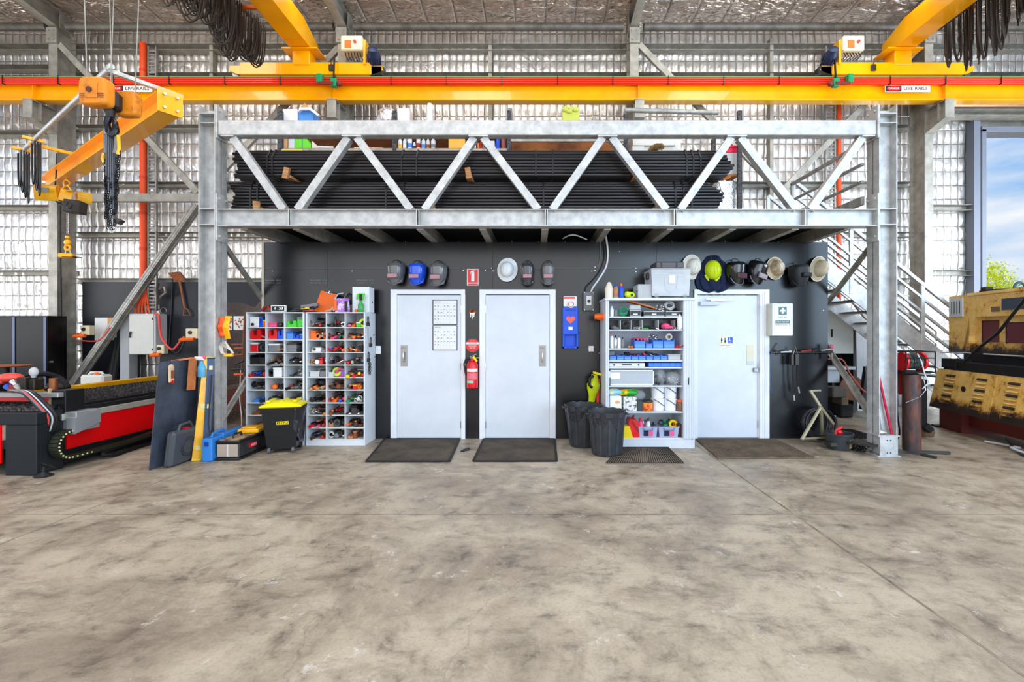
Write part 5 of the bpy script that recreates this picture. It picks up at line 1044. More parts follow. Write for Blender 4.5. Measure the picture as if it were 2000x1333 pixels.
def it_brush(t, c, c2, w, d, h):
    T = RZ(U(-14, 14)); m = MB(T); m.box(-.014, .014, -.08, .1, .02, .036, .006); part('handle', m, c, t, local=True)
    m = MB(T); m.box(-.02, .02, .08, .18, .0, .036, .003); part('bristles', m, c2, t, local=True)
def it_holder(t, c, c2, w, d, h):
    "moulded flat stand-up caddy with a hollow"
    m = MB(); pr = [(-w / 2, 0, 0), (w / 2, 0, 0), (w / 2, 0, h * .75), (w * .38, 0, h * .95), (w * .12, 0, h * .9), (w * .08, 0, h * .4), (-w * .2, 0, h * .35), (-w * .25, 0, h * .8), (-w * .42, 0, h * .85), (-w / 2, 0, h * .6)]
    m.prism(pr, (0, .09, 0)); part('caddy_body', m, c, t, local=True)
ITEMS = dict(box=(it_box, 'box', 'box'), tray=(it_tray, 'parts_tray', 'tray'), pliers=(it_pliers, 'pliers', 'pliers'), spanner=(it_spanner, 'spanner', 'spanner'), driver=(it_driver, 'screwdriver', 'screwdriver'),
             grinder=(it_grinder, 'angle_grinder', 'grinder'), clamp=(it_clamp, 'clamp', 'clamp'), roll=(it_roll, 'tape_roll', 'tape'), bottle=(it_bottle, 'bottle', 'bottle'), coil=(it_coil, 'cable_coil', 'coil'),
             gloves=(it_gloves, 'work_glove', 'glove'), bar=(it_bar, 'steel_bar', 'bar'), heap=(it_heap, 'chain_heap', 'chain'), brush=(it_brush, 'wire_brush', 'brush'), holder=(it_holder, 'plastic_caddy', 'caddy'))
CN = dict(black=black, grey=grey, silver=chrome, steel=steel, dark=dsteel, red=red, blue=blue, orange=orp, yellow=yel, green=green, lime=lime, pink=pink, brown=brown, tan=wood, white=whitep, teal=dgreen, purple=purple, copper=copper, clear=frost, rust=rust, sky=lblue, maroon=redd)
NICE = dict(dark='dark steel', tan='tan', clear='translucent', sky='light blue', teal='teal green', silver='shiny silver', rust='rusty')
def put(kind, col, col2, x, y, z, w, h, where, d=.2, rzd=0, suffix='', group=None, big=1):
    fn, nm, cat = ITEMS[kind]; words = nm.replace('_', ' ')
    lab = ('%s %s%s %s' % (NICE.get(col, col), words, suffix, where)).replace('steel steel', 'steel').replace('silver steel', 'silver')
    if len(lab.split()) > 16: lab = lab.replace(' of the shelf cabinet', ' of the cabinet')
    t = thing(nm, lab, cat, (x, y, z), group, math.radians(rzd)); fn(t, CN[col], CN[col2], w, d, h)
    if big != 1:
        t.scale = (big, big, big)
    return t
# ---------------------------------------------------------------- pigeonhole units
YP = 6.13; pg = mat('pigeonhole_paint', (220, 226, 232), .4, scale=3, col2=(208, 214, 220)); shelfm = mat('pale_shelf', (214, 216, 214), .5)
ROW = ['top', 'second', 'third', 'fourth', 'fifth', 'sixth', 'seventh', 'eighth', 'ninth', 'bottom']; CLN = ['left', 'middle', 'right']
zs_ = [PZ(y, YP) for y in (614, 640, 664.3, 688.8, 713.5, 737.6, 762.6, 787.6, 812, 836.4, 859.2)]
def pigeon(x0, x1, lab, nm):
    t = thing('pigeonhole_unit', lab, 'shelf unit', ((x0 + x1) / 2, YP, 0)); Yb_ = 6.53; zt_ = zs_[0] + .012
    m = MB(); m.box(x0, x0 + .018, YP, Yb_, 0, zt_, .002); m.box(x1 - .018, x1, YP, Yb_, 0, zt_, .002)
    m.box(x0, x1, Yb_ - .006, Yb_, 0, zt_); m.box(x0 + .018, x1 - .018, YP + .005, YP + .02, 0, zs_[10] - .004); m.box(x0, x1, YP - .004, Yb_, zt_ - .0, zt_ + .014, .003); part('carcass', m, pg, t)
    for i in range(1, 11):
        m = MB(); m.box(x0 + .018, x1 - .018, YP + .002, Yb_ - .006, zs_[i] - .008, zs_[i] + .004, .001); part('shelf', m, shelfm, t)
    w = (x1 - x0 - .036) / 3
    for q in (1, 2):
        m = MB(); m.box(x0 + .018 + w * q - .005, x0 + .018 + w * q + .005, YP + .004, Yb_ - .006, zs_[10], zt_ ); part('divider', m, pg, t)
    return x0, w
def fill(u, cells, nm):
    x0, w = u
    for (r, c), items in cells.items():
        xa = x0 + .018 + w * c + .012; ww = w - .024; n = len(items); zb_ = zs_[r + 1] + .005; hh = zs_[r] - zs_[r + 1] - .02
        where = 'in the %s row, %s column of the %s pigeonhole unit' % (ROW[r], CLN[c], nm)
        seen = {}; cur = 0; full = lambda it: '%s %s' % (NICE.get(it[1], it[1]), it[0])
        for kk, it in enumerate(items):
            kind, a, b_ = it[:3]; f = it[3] if len(it) > 3 else 1 / n; hf = it[4] if len(it) > 4 else .75
            x = xa + ww * (cur + f / 2); cur += f
            grp = 'odds and ends in the %s pigeonholes' % nm; key = full(it); tot = sum(1 for q in items if full(q) == key)
            seen[key] = seen.get(key, 0) + 1
            wh = where if tot == 1 else ['leftmost', 'next', 'third', 'fourth'][seen[key] - 1] + ' one ' + where
            if tot > 1: wh = wh.replace(' row, ', ' row ').replace(' pigeonhole unit', ' pigeonholes')
            dz = .022 * (kk % 2) if kind in ('pliers', 'driver', 'bar', 'spanner') and n > 3 else 0
            put(kind, a, b_, x, YP + (.08 if kind in ('pliers', 'driver', 'bar', 'spanner', 'grinder', 'clamp', 'brush', 'gloves') else .03) + U(0, .02), zb_ + dz, ww * f * .95, hh * hf, wh, .22, group=grp, big=1.3 if kind in ('pliers', 'driver', 'bar', 'spanner', 'clamp', 'brush', 'heap') else 1)
def extras(u, cells, nm, rng):
    "more slim tools lying on top of what is already in the busy pigeonholes"
    x0, w = u; pool = [('pliers', 'black', 'dark'), ('bar', 'brown', 'dark'), ('clamp', 'steel', 'dark'), ('driver', 'copper', 'dark'), ('spanner', 'grey', 'steel'), ('brush', 'tan', 'dark'), ('pliers', 'red', 'black'), ('bar', 'silver', 'dark'), ('grinder', 'black', 'dark'), ('heap', 'dark', 'dark'), ('driver', 'maroon', 'dark'), ('clamp', 'brown', 'steel')]
    for (r, c), items in cells.items():
        if len(items) < 3 and not (nm == 'right' and r > 4): continue
        full = {(NICE.get(i[1], i[1]), i[0]) for i in items}; ch = [p for p in pool if (NICE.get(p[1], p[1]), p[0]) not in full]; rng.shuffle(ch)
        for q, (kind, a, b_) in enumerate(ch[:3]):
            put(kind, a, b_, x0 + .018 + w * (c + .24 + .26 * q), YP + .11 + .03 * q, zs_[r + 1] + .03 + .016 * q, w * .32, .06, 'on the %s-row heap, %s column, %s pigeonholes' % (ROW[r], CLN[c], nm), rzd=rng.uniform(-8, 8), group='odds and ends in the %s pigeonholes' % nm, big=1.25)
uL = pigeon(-3.862, -3.09, 'pale grey pigeonhole unit on the left, partly behind the yellow-lidded bin', 'left'); uR = pigeon(-3.062, -2.276, 'pale grey pigeonhole unit on the right, beside the first door', 'right')
def S(s):
    "kind:colour:colour2[:frac[:height]] items separated by spaces"
    out = []
    for q in s.split():
        p = q.split(':'); e = [p[0], p[1], p[2] if len(p) > 2 else p[1]] + [float(v) for v in p[3:]]; out.append(tuple(e))
    return out
CL_ = {(0, 0): S('box:white:white:.55:.85 holder:blue:blue:.22:.95 box:orange:yellow:.2:.6'), (0, 1): S('box:pink:pink:.5:.4 grinder:dark:dark:.45:.8'), (0, 2): S('holder:green:green:.62:.6 box:green:grey:.35:.85'),
          (1, 0): S('holder:red:red:.7:1 clamp:silver:silver:.28'), (1, 1): S('holder:red:red:.55:1 holder:blue:blue:.42:.95'), (1, 2): S('box:sky:blue:.4:.7 holder:blue:blue:.35:.45 box:blue:sky:.22:.5'),
          (2, 0): S('box:red:white:.45:.85 roll:black:grey:.45:.95'), (2, 1): S('box:grey:white:.7:.75 brush:tan:tan:.25'), (2, 2): S('box:grey:dark:.62:.8 clamp:black:dark:.35'),
          (3, 0): S('tray:black:black:.55:.85 tray:black:black:.4:.85'), (3, 1): S('bar:dark:dark spanner:steel:steel bar:dark:steel'), (3, 2): S('clamp:silver:black spanner:silver:silver grinder:black:silver spanner:silver:silver'),
          (4, 0): S('driver:red:black pliers:blue:black driver:black:black grinder:red:dark'), (4, 1): S('roll:black:black:.3:.8 box:white:white:.55:.85'), (4, 2): S('spanner:dark:dark coil:steel:steel:.5:.6'),
          (5, 0): S('coil:black:black clamp:silver:dark grinder:dark:grey'), (5, 1): S('grinder:orange:black:.6:.6 heap:black:silver:.4:.4'), (5, 2): S('bar:yellow:black pliers:grey:grey roll:black:silver'),
          (6, 0): S('gloves:sky:sky:.6:.6 bar:dark:dark:.4'), (6, 1): S('clamp:dark:dark grinder:dark:dark clamp:dark:dark'), (6, 2): S('gloves:brown:brown coil:dark:dark'),
          (7, 0): S('gloves:brown:brown:.8:.8'), (7, 1): S('box:dark:dark'), (8, 0): S('bar:brown:brown box:tan:tan:.5:.3'), (9, 0): S('box:dark:black:.7:.5')}
fill(uL, CL_, 'left'); extras(uL, CL_, 'left', random.Random(3))
CR_ = {(0, 0): S('brush:tan:red:.3 pliers:silver:black driver:red:red clamp:black:black pliers:dark:dark'), (0, 1): S('clamp:dark:black bottle:dark:black:.2:.9 pliers:dark:dark roll:white:grey:.25:.5'), (0, 2): S('driver:pink:pink gloves:orange:orange:.3 box:green:white:.25:.4 roll:lime:dark:.25:.8'),
          (1, 0): S('box:orange:orange:.35:.8 roll:copper:black:.2:.6 coil:silver:black roll:copper:dark'), (1, 1): S('pliers:dark:dark gloves:pink:pink:.3:.8 driver:dark:dark pliers:teal:black driver:red:dark'), (1, 2): S('spanner:tan:tan bar:yellow:orange:.35 brush:orange:dark spanner:silver:silver'),
          (2, 0): S('bottle:white:lime:.2:.4 box:white:grey:.5:.5 bar:grey:grey'), (2, 1): S('pliers:red:dark driver:blue:blue pliers:orange:black driver:red:red pliers:black:black pliers:red:black driver:orange:red'), (2, 2): S('pliers:orange:silver clamp:silver:red driver:orange:tan heap:dark:silver'),
          (3, 0): S('roll:tan:tan:.2:.35 grinder:white:black:.3 box:red:red:.25:.6 coil:silver:silver'), (3, 1): S('coil:silver:dark heap:dark:silver clamp:silver:dark clamp:steel:dark'), (3, 2): S('driver:red:black bar:grey:silver spanner:dark:dark coil:steel:dark'),
          (4, 0): S('tray:clear:grey:.6:.7 box:grey:dark:.35:.65'), (4, 1): S('tray:clear:grey:.35:.6 roll:lime:lime:.2:1 roll:pink:pink:.2:1 box:purple:grey:.2:.75'), (4, 2): S('bar:yellow:yellow brush:tan:tan bar:orange:red driver:yellow:lime driver:red:orange'),
          (5, 0): S('bar:brown:tan bar:rust:orange bar:brown:tan bar:rust:tan'), (5, 1): S('roll:tan:dark:.15:.6 grinder:dark:brown clamp:rust:dark grinder:brown:silver clamp:dark:tan'), (5, 2): S('bar:dark:silver box:red:yellow:.25:.4 roll:orange:yellow:.2:.5'),
          (6, 0): S('grinder:dark:tan spanner:dark:dark gloves:brown:dark:.35:.5'), (6, 1): S('pliers:red:dark gloves:orange:red:.3:.8 driver:blue:black driver:red:red'), (6, 2): S('bar:teal:teal pliers:teal:silver heap:silver:dark:.3:.6 bar:lime:silver'),
          (7, 0): S('heap:silver:dark:.4:.7 clamp:silver:black bar:tan:tan'), (7, 1): S('bar:dark:brown spanner:rust:rust clamp:dark:dark'), (7, 2): S('spanner:silver:silver box:dark:black:.35:.8 spanner:silver:silver bar:silver:dark'),
          (8, 0): S('bar:pink:red bar:maroon:pink brush:red:red'), (8, 1): S('box:tan:tan:.3:.4 roll:dark:grey coil:dark:dark'), (8, 2): S('brush:orange:dark:.3 grinder:dark:white box:rust:brown:.3:.2'),
          (9, 0): S('bar:dark:rust driver:red:dark'), (9, 1): S('roll:silver:dark grinder:grey:dark coil:dark:brown spanner:silver:silver'), (9, 2): S('box:tan:tan:.35:.3 box:brown:tan:.2:.7')}
fill(uR, CR_, 'right'); extras(uR, CR_, 'right', random.Random(4))
# things on the pigeonhole tops
zt0 = zs_[0] + .028
x = PX(543, 6.2); t = thing('digital_clock', 'small black digital clock with white frame on the left pigeonholes', 'clock', (x, 6.2, zt0))
m = MB(); m.box(x - .1, x + .1, 6.2, 6.24, zt0 + .005, zt0 + .095, .006); part('white_frame', m, whitep, t)
m = MB(); m.box(x - .085, x + .085, 6.197, 6.2, zt0 + .02, zt0 + .082); s_ = part('screen', m, black, t)
m = MB(); m.text('1  33', (x + .01, 6.196, zt0 + .05), .034, .11, .0004); part('digits', m, mat('lit_digits', (235, 245, 250), .5, emit=1.2), s_)
x = PX(521, 6.25); m = MB(); m.tube([(x - .06, 6.25, zt0 + .02), (x - .02, 6.24, zt0 + .07), (x + .03, 6.24, zt0 + .09), (x + .05, 6.24, zt0 + .02)], .022, 8); solo('red_grip_tool', 'red curved grip tool left of the digital clock', 'tool', m, redd)
for i, (pa, pb, y1, y2, c, lb, w_) in enumerate(((560, 600, 610, 602, dsteel, 'dark pry bar lying across the left pigeonhole top', .02), (575, 620, 607, 600, black, 'black sheathed saw lying above the pry bar', .03), (590, 622, 603, 599, grey, 'grey padded tool case end beside the orange clipboard', .045), (588, 604, 607, 608, yel, 'yellow handle on the pigeonhole top left of clipboard', .012), (592, 612, 611, 610, red, 'red handle on the pigeonhole top in front of clipboard', .014))):
    m = MB(); Y = 6.3 - i * .03; zz = zt0 + .012 + [0.0, .03, .06, .03, .0][i]
    m.bar((PX(pa, Y), Y, zz + .005), (PX(pb, Y), Y, zz + .01 + (.025 if i < 3 else 0)), w_ * 1.6, w_ * .8); m.cyl((PX(pb - 8, Y), Y, zz + .02), (PX(pb, Y), Y, zz + .02 + (.02 if i < 3 else 0)), w_ * .7, w_ * .4); solo('loose_tool', lb, 'tool', m, c)
Yk = 6.33; x = PX(626, Yk)
t = thing('clipboard', 'bright orange clipboard leaning upright on the pigeonhole units', 'clipboard', (x, Yk, zt0))
m = MB(TR(x + .02, Yk, zt0) @ RX(-12) @ RY(14)); m.box(-.12, .12, 0, .006, .0, .3, .002); part('board', m, orp, t)
m = MB(TR(x + .02, Yk, zt0) @ RX(-12) @ RY(14)); m.box(-.05, .05, -.008, .0, .275, .295, .003); m.cyl((0, -.006, .285), (0, -.006, .315), .01); part('metal_clip', m, chrome, t)
x = PX(645, 6.2); m = MB(); m.tube([(x - .07, 6.2, zt0 + .012), (x, 6.2, zt0 + .03), (x + .04, 6.2, zt0 + .06), (x + .06, 6.2, zt0 + .02)], [.01, .012, .03, .025], 8); solo('scraper_tool', 'pale handled scraper lying right of the clipboard', 'tool', m, mat('bone_handle', (196, 176, 160), .6))
x = PX(669, 6.2); t = thing('wipes_packet', 'purple and orange packet of wipes on the right pigeonholes', 'packet', (x, 6.2, zt0))
m = MB(); m.grid(lambda u, v: (x + math.cos(u * math.tau) * .1 * (1 - .12 * v), 6.2 + math.sin(u * math.tau) * .05 * (1 - .3 * v), zt0 + .18 * v), 20, 6); m.box(x - .09, x + .09, 6.17, 6.23, zt0 + .16, zt0 + .185, .01); part('packet_body', m, mat('purple_packet', (170, 110, 205), .35, scale=14, col2=(226, 200, 236), contrast=(.45, .5)), t)
m = MB(); m.box(x - .1, x - .06, 6.145, 6.17, zt0 + .02, zt0 + .16, .008); part('orange_side', m, orp, t)
m = MB(); m.box(x + .05, x + .085, 6.14, 6.16, zt0 + .01, zt0 + .15, .005); part('dark_side', m, ink, t)
for pxx, lb, rr_ in ((666, 'pale ear defender band standing behind the purple packet', 0), (683, 'black ear defenders standing behind the purple packet', 1)):
    x = PX(pxx, 6.36); t = thing('ear_defenders', lb, 'ear defenders', (x, 6.36, zt0)); m = MB()
    if rr_: m.sph((x, 6.36, zt0 + .19), .06, .03, .085, 14); m.sph((x - .04, 6.34, zt0 + .07), .04, .03, .06, 12); part('ear_cup', m, black, t)
    m = MB(); m.tube([(x - .06, 6.36, zt0 + .005), (x - .08, 6.36, zt0 + .2), (x - .04, 6.36, zt0 + .26), (x + .03, 6.36, zt0 + .27)], .009, 8); part('headband', m, grey if rr_ else lgrey, t)
xa, xb = PX(688, 6.25), PX(721, 6.25); t = thing('paper_towel_box', 'tall white metal dispenser box standing on the right pigeonholes', 'box', ((xa + xb) / 2, 6.3, zt0)); zt_ = PZ(560.5, 6.25)
m = MB(); m.box(xa, xb, 6.25, 6.45, zt0, zt_, .004); b = part('cabinet_body', m, white, t)
m = MB(); m.cyl((xb + .001, 6.36, PZ(590, 6.3)), (xb + .006, 6.36, PZ(590, 6.3)), .012); part('lock', m, black, b)
x = PX(704, 6.16); t = thing('spray_bottle', 'clear green spray bottle with lime trigger before the tall white box', 'spray bottle', (x, 6.18, zt0))
m = MB(TR(x, 6.18, zt0)); m.lathe([(.034, 0), (.04, .008), (.04, .1), (.018, .135), (.015, .15)], None, 16); part('bottle', m, mat('green_liquid', (70, 170, 90), .15, alpha=.85), t)
m = MB(); m.prism([(x - .06, 6.17, zt0 + .17), (x - .055, 6.17, zt0 + .235), (x - .02, 6.17, zt0 + .255), (x + .05, 6.17, zt0 + .25), (x + .035, 6.17, zt0 + .18), (x + .015, 6.17, zt0 + .15), (x - .015, 6.17, zt0 + .15), (x - .02, 6.17, zt0 + .2)], (0, .025, 0)); part('spray_trigger', m, green, t)
m = MB(); m.box(x - .018, x + .02, 6.165, 6.17, zt0 + .155, zt0 + .24); part('black_lever', m, ink, t)
m = MB(); m.sph((x - .06, 6.17, zt0 + .022), .022, n=10); solo('orange_ball', 'small orange ball beside the green spray bottle', 'ball', m, orp)
# padlock and chain hanging on the right side of the right unit
xs_ = -2.276; t = thing('padlock_chain', 'black padlocks and chain hung on the side of the right pigeonholes', 'padlocks', (xs_, 6.3, 1.05))
for i, (yy, zz) in enumerate(((6.2, PZ(630, 6.2)), (6.3, PZ(671, 6.3)), (6.22, PZ(700, 6.22)))):
    m = MB(); m.box(xs_ + .004, xs_ + .03, yy - .03, yy + .03, zz - .05, zz, .006); lk = part('padlock_body', m, black, t)
    m = MB(); m.tube([(xs_ + .017, yy - .022, zz), (xs_ + .017, yy - .022, zz + .06), (xs_ + .017, yy, zz + .08), (xs_ + .017, yy + .022, zz + .06), (xs_ + .017, yy + .022, zz)], .006, 6); part('shackle', m, dsteel, lk)
m = MB()
for q in range(12): m.ring((xs_ + .02, 6.24 + .012 * (q % 3), PZ(700, 6.24) - .06 - q * .014), .017, .004, 8, RY(90) @ RX(50 * q))
part('chain', m, dsteel, t)
m = MB(); m.cyl((xs_ + .01, 6.22, PZ(640, 6.2)), (xs_ + .01, 6.22, PZ(690, 6.2)), .003); part('cord', m, grey, t)
# ---------------------------------------------------------------- shelf cabinet
YC = 5.99; x0, x1 = .905, 2.063; ct = PZ(582, YC); ix0, ix1 = PX(1189, YC), PX(1335, YC)
cabp = mat('cabinet_paint', (208, 214, 222), .35)
t = thing('shelf_cabinet', 'open pale grey steel shelf cabinet packed with supplies beside the third door', 'cabinet', ((x0 + x1) / 2, YC, 0))
m = MB(); m.box(x0, x0 + .02, YC, 6.52, 0, ct - .02, .002); m.box(x1 - .02, x1, YC, 6.52, 0, ct - .02, .002); m.box(x0, x1, 6.5, 6.52, 0, ct - .02); m.box(x0 - .01, x1 + .01, YC - .01, 6.53, ct - .035, ct, .003); m.box(x0 + .02, x1 - .02, YC + .001, YC + .02, 0, PZ(860, YC)); m.box(x0 + .02, x1 - .02, YC + .02, 6.5, PZ(857, YC) - .02, PZ(857, YC), .002); part('carcass', m, cabp, t)
for nm, a, b_ in (('l', x0 + .02, ix0), ('r', ix1, x1 - .02)):
    m = MB(); m.box(a, b_, YC + .004, 6.5, PZ(857, YC), ct - .035)
    n_ = 4 if nm == 'r' else 2
    for q in range(n_): xx = a + (b_ - a) * (q + .3) / n_; m.box(xx, xx + .012, YC - .002, YC + .006, PZ(857, YC), ct - .04, .002)
    dr = part('tambour_door', m, cabp, t)
    hx = a + .03 if nm == 'l' else a + .06; m = MB(); m.box(hx, hx + .01, YC - .006, YC - .001, PZ(752, YC), PZ(738, YC)); part('door_pull', m, blackm, dr)
SH = [PZ(y, YC) for y in (618.5, 644, 681, 704.5, 718, 754.5, 805.5, 857)]
for z in SH[:-1]:
    m = MB(); m.box(ix0, ix1, YC + .03, 6.5, z - .018, z, .002); part('shelf', m, cabp, t)
W_ = 'in the shelf cabinet'; Yi = YC + .06
def cx(px): return PX(px, Yi)
SHN = ['on the top shelf', 'on the second shelf', 'on the third shelf', 'on the fourth shelf', 'on the fifth shelf', 'on the sixth shelf', 'on the seventh shelf', 'on the cabinet floor']
def cput(kind, c1, c2, pa, pb, si, h, ex='', d=.25, dy=0, dz=0, grp=None, rz_=0):
    return put(kind, c1, c2, cx((pa + pb) / 2), Yi + dy, SH[si] + .001 + dz, cx(pb) - cx(pa), h, (ex + ' ' + SHN[si] + ' of the shelf cabinet').strip(), d, rz_, group=grp)
# top shelf
cput('bottle', 'white', 'white', 1192, 1200, 0, .14, 'leftmost'); cput('bottle', 'grey', 'blue', 1200, 1207, 0, .12, 'second from the left'); cput('coil', 'teal', 'clear', 1209, 1228, 0, .12)
bt = mat('black_bin_front', (30, 32, 36), .35)
for pa, pb, h, lb in ((1230, 1252, .085, 'black organiser bin with clear front, left one on the top cabinet shelf'), (1257, 1298, .07, 'wide black organiser bin with white logo, centre of the top cabinet shelf'), (1300, 1333, .07, 'black organiser bin at the right of the top cabinet shelf')):
    a, b_ = cx(pa), cx(pb); t = thing('organiser_bin', lb, 'bin', ((a + b_) / 2, Yi, SH[0]), 'black organiser bins on the top cabinet shelf')
    m = MB(); m.box(a, b_, Yi, Yi + .3, SH[0] + .002, SH[0] + h, .008); part('bin_body', m, bt, t)
    m = MB(); m.tube([(a + .004, Yi - .002, SH[0] + .008), (b_ - .004, Yi - .002, SH[0] + .008), (b_ - .004, Yi - .002, SH[0] + h - .004), (a + .004, Yi - .002, SH[0] + h - .004)], .005, 6, closed=True); part('clear_rim', m, lgrey, t)
    m = MB(); m.box((a + b_) / 2 - .03, (a + b_) / 2 + .03, Yi - .003, Yi, SH[0] + .025, SH[0] + .04, .002); part('white_mark', m, paper, t)
    if pa == 1230: m = MB(); m.box(a, b_, Yi + .01, Yi + .25, SH[0] + h + .001, SH[0] + h + .07, .012); part('clear_lid', m, frost, t)
m = MB(); Y = Yi + .12; m.bar((cx(1228), Y, SH[0] + .215), (cx(1285), Y, SH[0] + .11), .14, .022); solo('orange_saw_board', 'long tan board slanting above the black organiser bins', 'board', m, tan)
cput('heap', 'silver', 'dark', 1280, 1300, 0, .12, dz=.075); cput('coil', 'clear', 'dark', 1298, 1320, 0, .13, dz=.075); cput('gloves', 'dark', 'lime', 1312, 1326, 0, .12, dz=.08, dy=.1)
# second shelf: clear divided box with contents
a, b_ = cx(1191), cx(1329); t = thing('divided_box', 'black divided storage row on the second shelf of the cabinet', 'box', ((a + b_) / 2, Yi, SH[1]))
m = MB(); m.box(a, b_, Yi + .2, Yi + .22, SH[1] + .002, SH[1] + .13); part('back_panel', m, bt, t)
for px in (1212, 1233, 1254, 1286, 1318): m = MB(); m.box(cx(px), cx(px) + .005, Yi, Yi + .2, SH[1] + .002, SH[1] + .125); part('divider', m, frost, t)
cput('gloves', 'grey', 'dark', 1193, 1209, 1, .1); cput('coil', 'dark', 'silver', 1215, 1231, 1, .13); cput('heap', 'silver', 'dark', 1235, 1253, 1, .05); cput('pliers', 'green', 'dark', 1256, 1265, 1, .05); cput('clamp', 'dark', 'silver', 1266, 1284, 1, .08)
cput('gloves', 'pink', 'red', 1290, 1316, 1, .17, 'plump'); cput('bottle', 'white', 'white', 1321, 1333, 1, .2, 'tall spouted', dy=-.05); cput('heap', 'silver', 'dark', 1316, 1332, 1, .03, 'scattered', dy=-.03)
# third shelf
for i, (pa, c1, c2, h) in enumerate(((1192, 'white', 'orange', .2), (1199, 'silver', 'black', .17), (1206, 'white', 'grey', .17), (1213, 'grey', 'black', .15))): cput('bottle', c1, c2, pa, pa + 8, 2, h, ['leftmost', 'second', 'third', 'fourth'][i] + ' bottle from the left')
cput('driver', 'tan', 'tan', 1226, 1230, 2, .1); cput('driver', 'orange', 'orange', 1231, 1236, 2, .1)
bbin = mat('parts_bin_blue', (70, 130, 240), .4)
def pbin(pa, pb, si, h, lab, grp, d=.22):
    a, b_ = cx(pa) + .002, cx(pb) - .002; t = thing('parts_bin', lab, 'parts bin', ((a + b_) / 2, Yi, SH[si]), grp)
    m = MB(); z0 = SH[si] + .001; m.box(a, b_, Yi - .01, Yi - .006, z0, z0 + h); m.box(a, a + .004, Yi - .006, Yi + d, z0, z0 + h * 1.15); m.box(b_ - .004, b_, Yi - .006, Yi + d, z0, z0 + h * 1.15); m.box(a, b_, Yi + d - .004, Yi + d, z0, z0 + h * 1.15); m.box(a, b_, Yi, Yi + d, z0, z0 + .004); m.box(a, b_, Yi - .016, Yi - .004, z0 + h - .012, z0 + h, .003); part('bin_shell', m, bbin, t)
    m = MB(); m.box(a + .006, b_ - .006, Yi - .012, Yi - .0105, z0 + .01, z0 + h * .5); part('label_slot', m, mat('bin_blue_slot', (94, 150, 246), .4), t)
for i, (pa, pb, h) in enumerate(((1239, 1260, .1), (1261, 1274, .06), (1275, 1295, .1), (1296, 1317, .1))): pbin(pa, pb, 2, h, ['left', 'small second', 'third', 'right'][i] + ' blue parts bin on the third shelf of the cabinet', 'blue parts bins on the third cabinet shelf')
put('gloves', 'pink', 'tan', cx(1252), Yi + .04, SH[2] + .11, .3, .06, 'lying across the blue bins on the third cabinet shelf'); put('heap', 'silver', 'dark', cx(1282), Yi + .05, SH[2] + .105, .15, .12, 'piled on the blue bins on the third cabinet shelf'); put('roll', 'clear', 'tan', cx(1309), Yi + .03, SH[2] + .105, .12, .1, 'on the right blue bin of the third cabinet shelf'); cput('clamp', 'red', 'dark', 1320, 1332, 2, .1)
# fourth shelf: eight small blue bins
for i in range(8): pbin(1190.5 + i * 14.2, 1204 + i * 14.2, 3, .058, ['leftmost', 'second', 'third', 'fourth', 'fifth', 'sixth', 'seventh', 'rightmost'][i] + ' of the eight small blue bins on the fourth cabinet shelf', 'small blue bins on the fourth cabinet shelf', .18)
cput('box', 'clear', 'clear', 1305, 1330, 3, .075, 'shallow'); 
for i, (px, kd, c) in enumerate(((1228, 'heap', 'dark'), (1242, 'pliers', 'maroon'), (1257, 'driver', 'red'), (1268, 'clamp', 'dark'), (1282, 'pliers', 'dark'), (1196, 'box', 'grey'))): put(kd, c, 'silver', cx(px), Yi + .05, SH[3] + .06, .08, .05, 'lying in the small blue bins, %s' % ['third bin', 'fourth bin', 'fifth bin', 'sixth bin', 'seventh bin', 'first bin'][i])
# fifth shelf: silver case and flat blue box
a, b_ = cx(1190), cx(1260); t = thing('aluminium_case', 'flat silver case on the narrow fifth shelf of the cabinet', 'case', ((a + b_) / 2, Yi, SH[4])); z0 = SH[4]
m = MB(); m.box(a, b_, Yi, Yi + .25, z0 + .001, z0 + .055, .004); part('shell', m, mat('brushed_case', (206, 208, 208), .4, .4), t)
m = MB(); m.box(cx(1214), cx(1234), Yi - .01, Yi, z0 + .022, z0 + .036, .004); part('handle', m, black, t)
for px in (1198, 1246): m = MB(); m.box(cx(px), cx(px) + .018, Yi - .006, Yi, z0 + .016, z0 + .04, .002); part('latch', m, dsteel, t)
a, b_ = cx(1267), cx(1333); t = thing('flat_blue_box', 'flat blue sectioned box on the narrow fifth shelf of the cabinet', 'box', ((a + b_) / 2, Yi, z0)); m = MB(); m.box(a, b_, Yi, Yi + .25, z0 + .001, z0 + .055, .006); part('shell', m, bbin, t)
for px in (1276, 1290, 1308, 1319): m = MB(); m.box(cx(px), cx(px) + .004, Yi - .003, Yi, z0 + .01, z0 + .055); part('seam', m, blue, t)
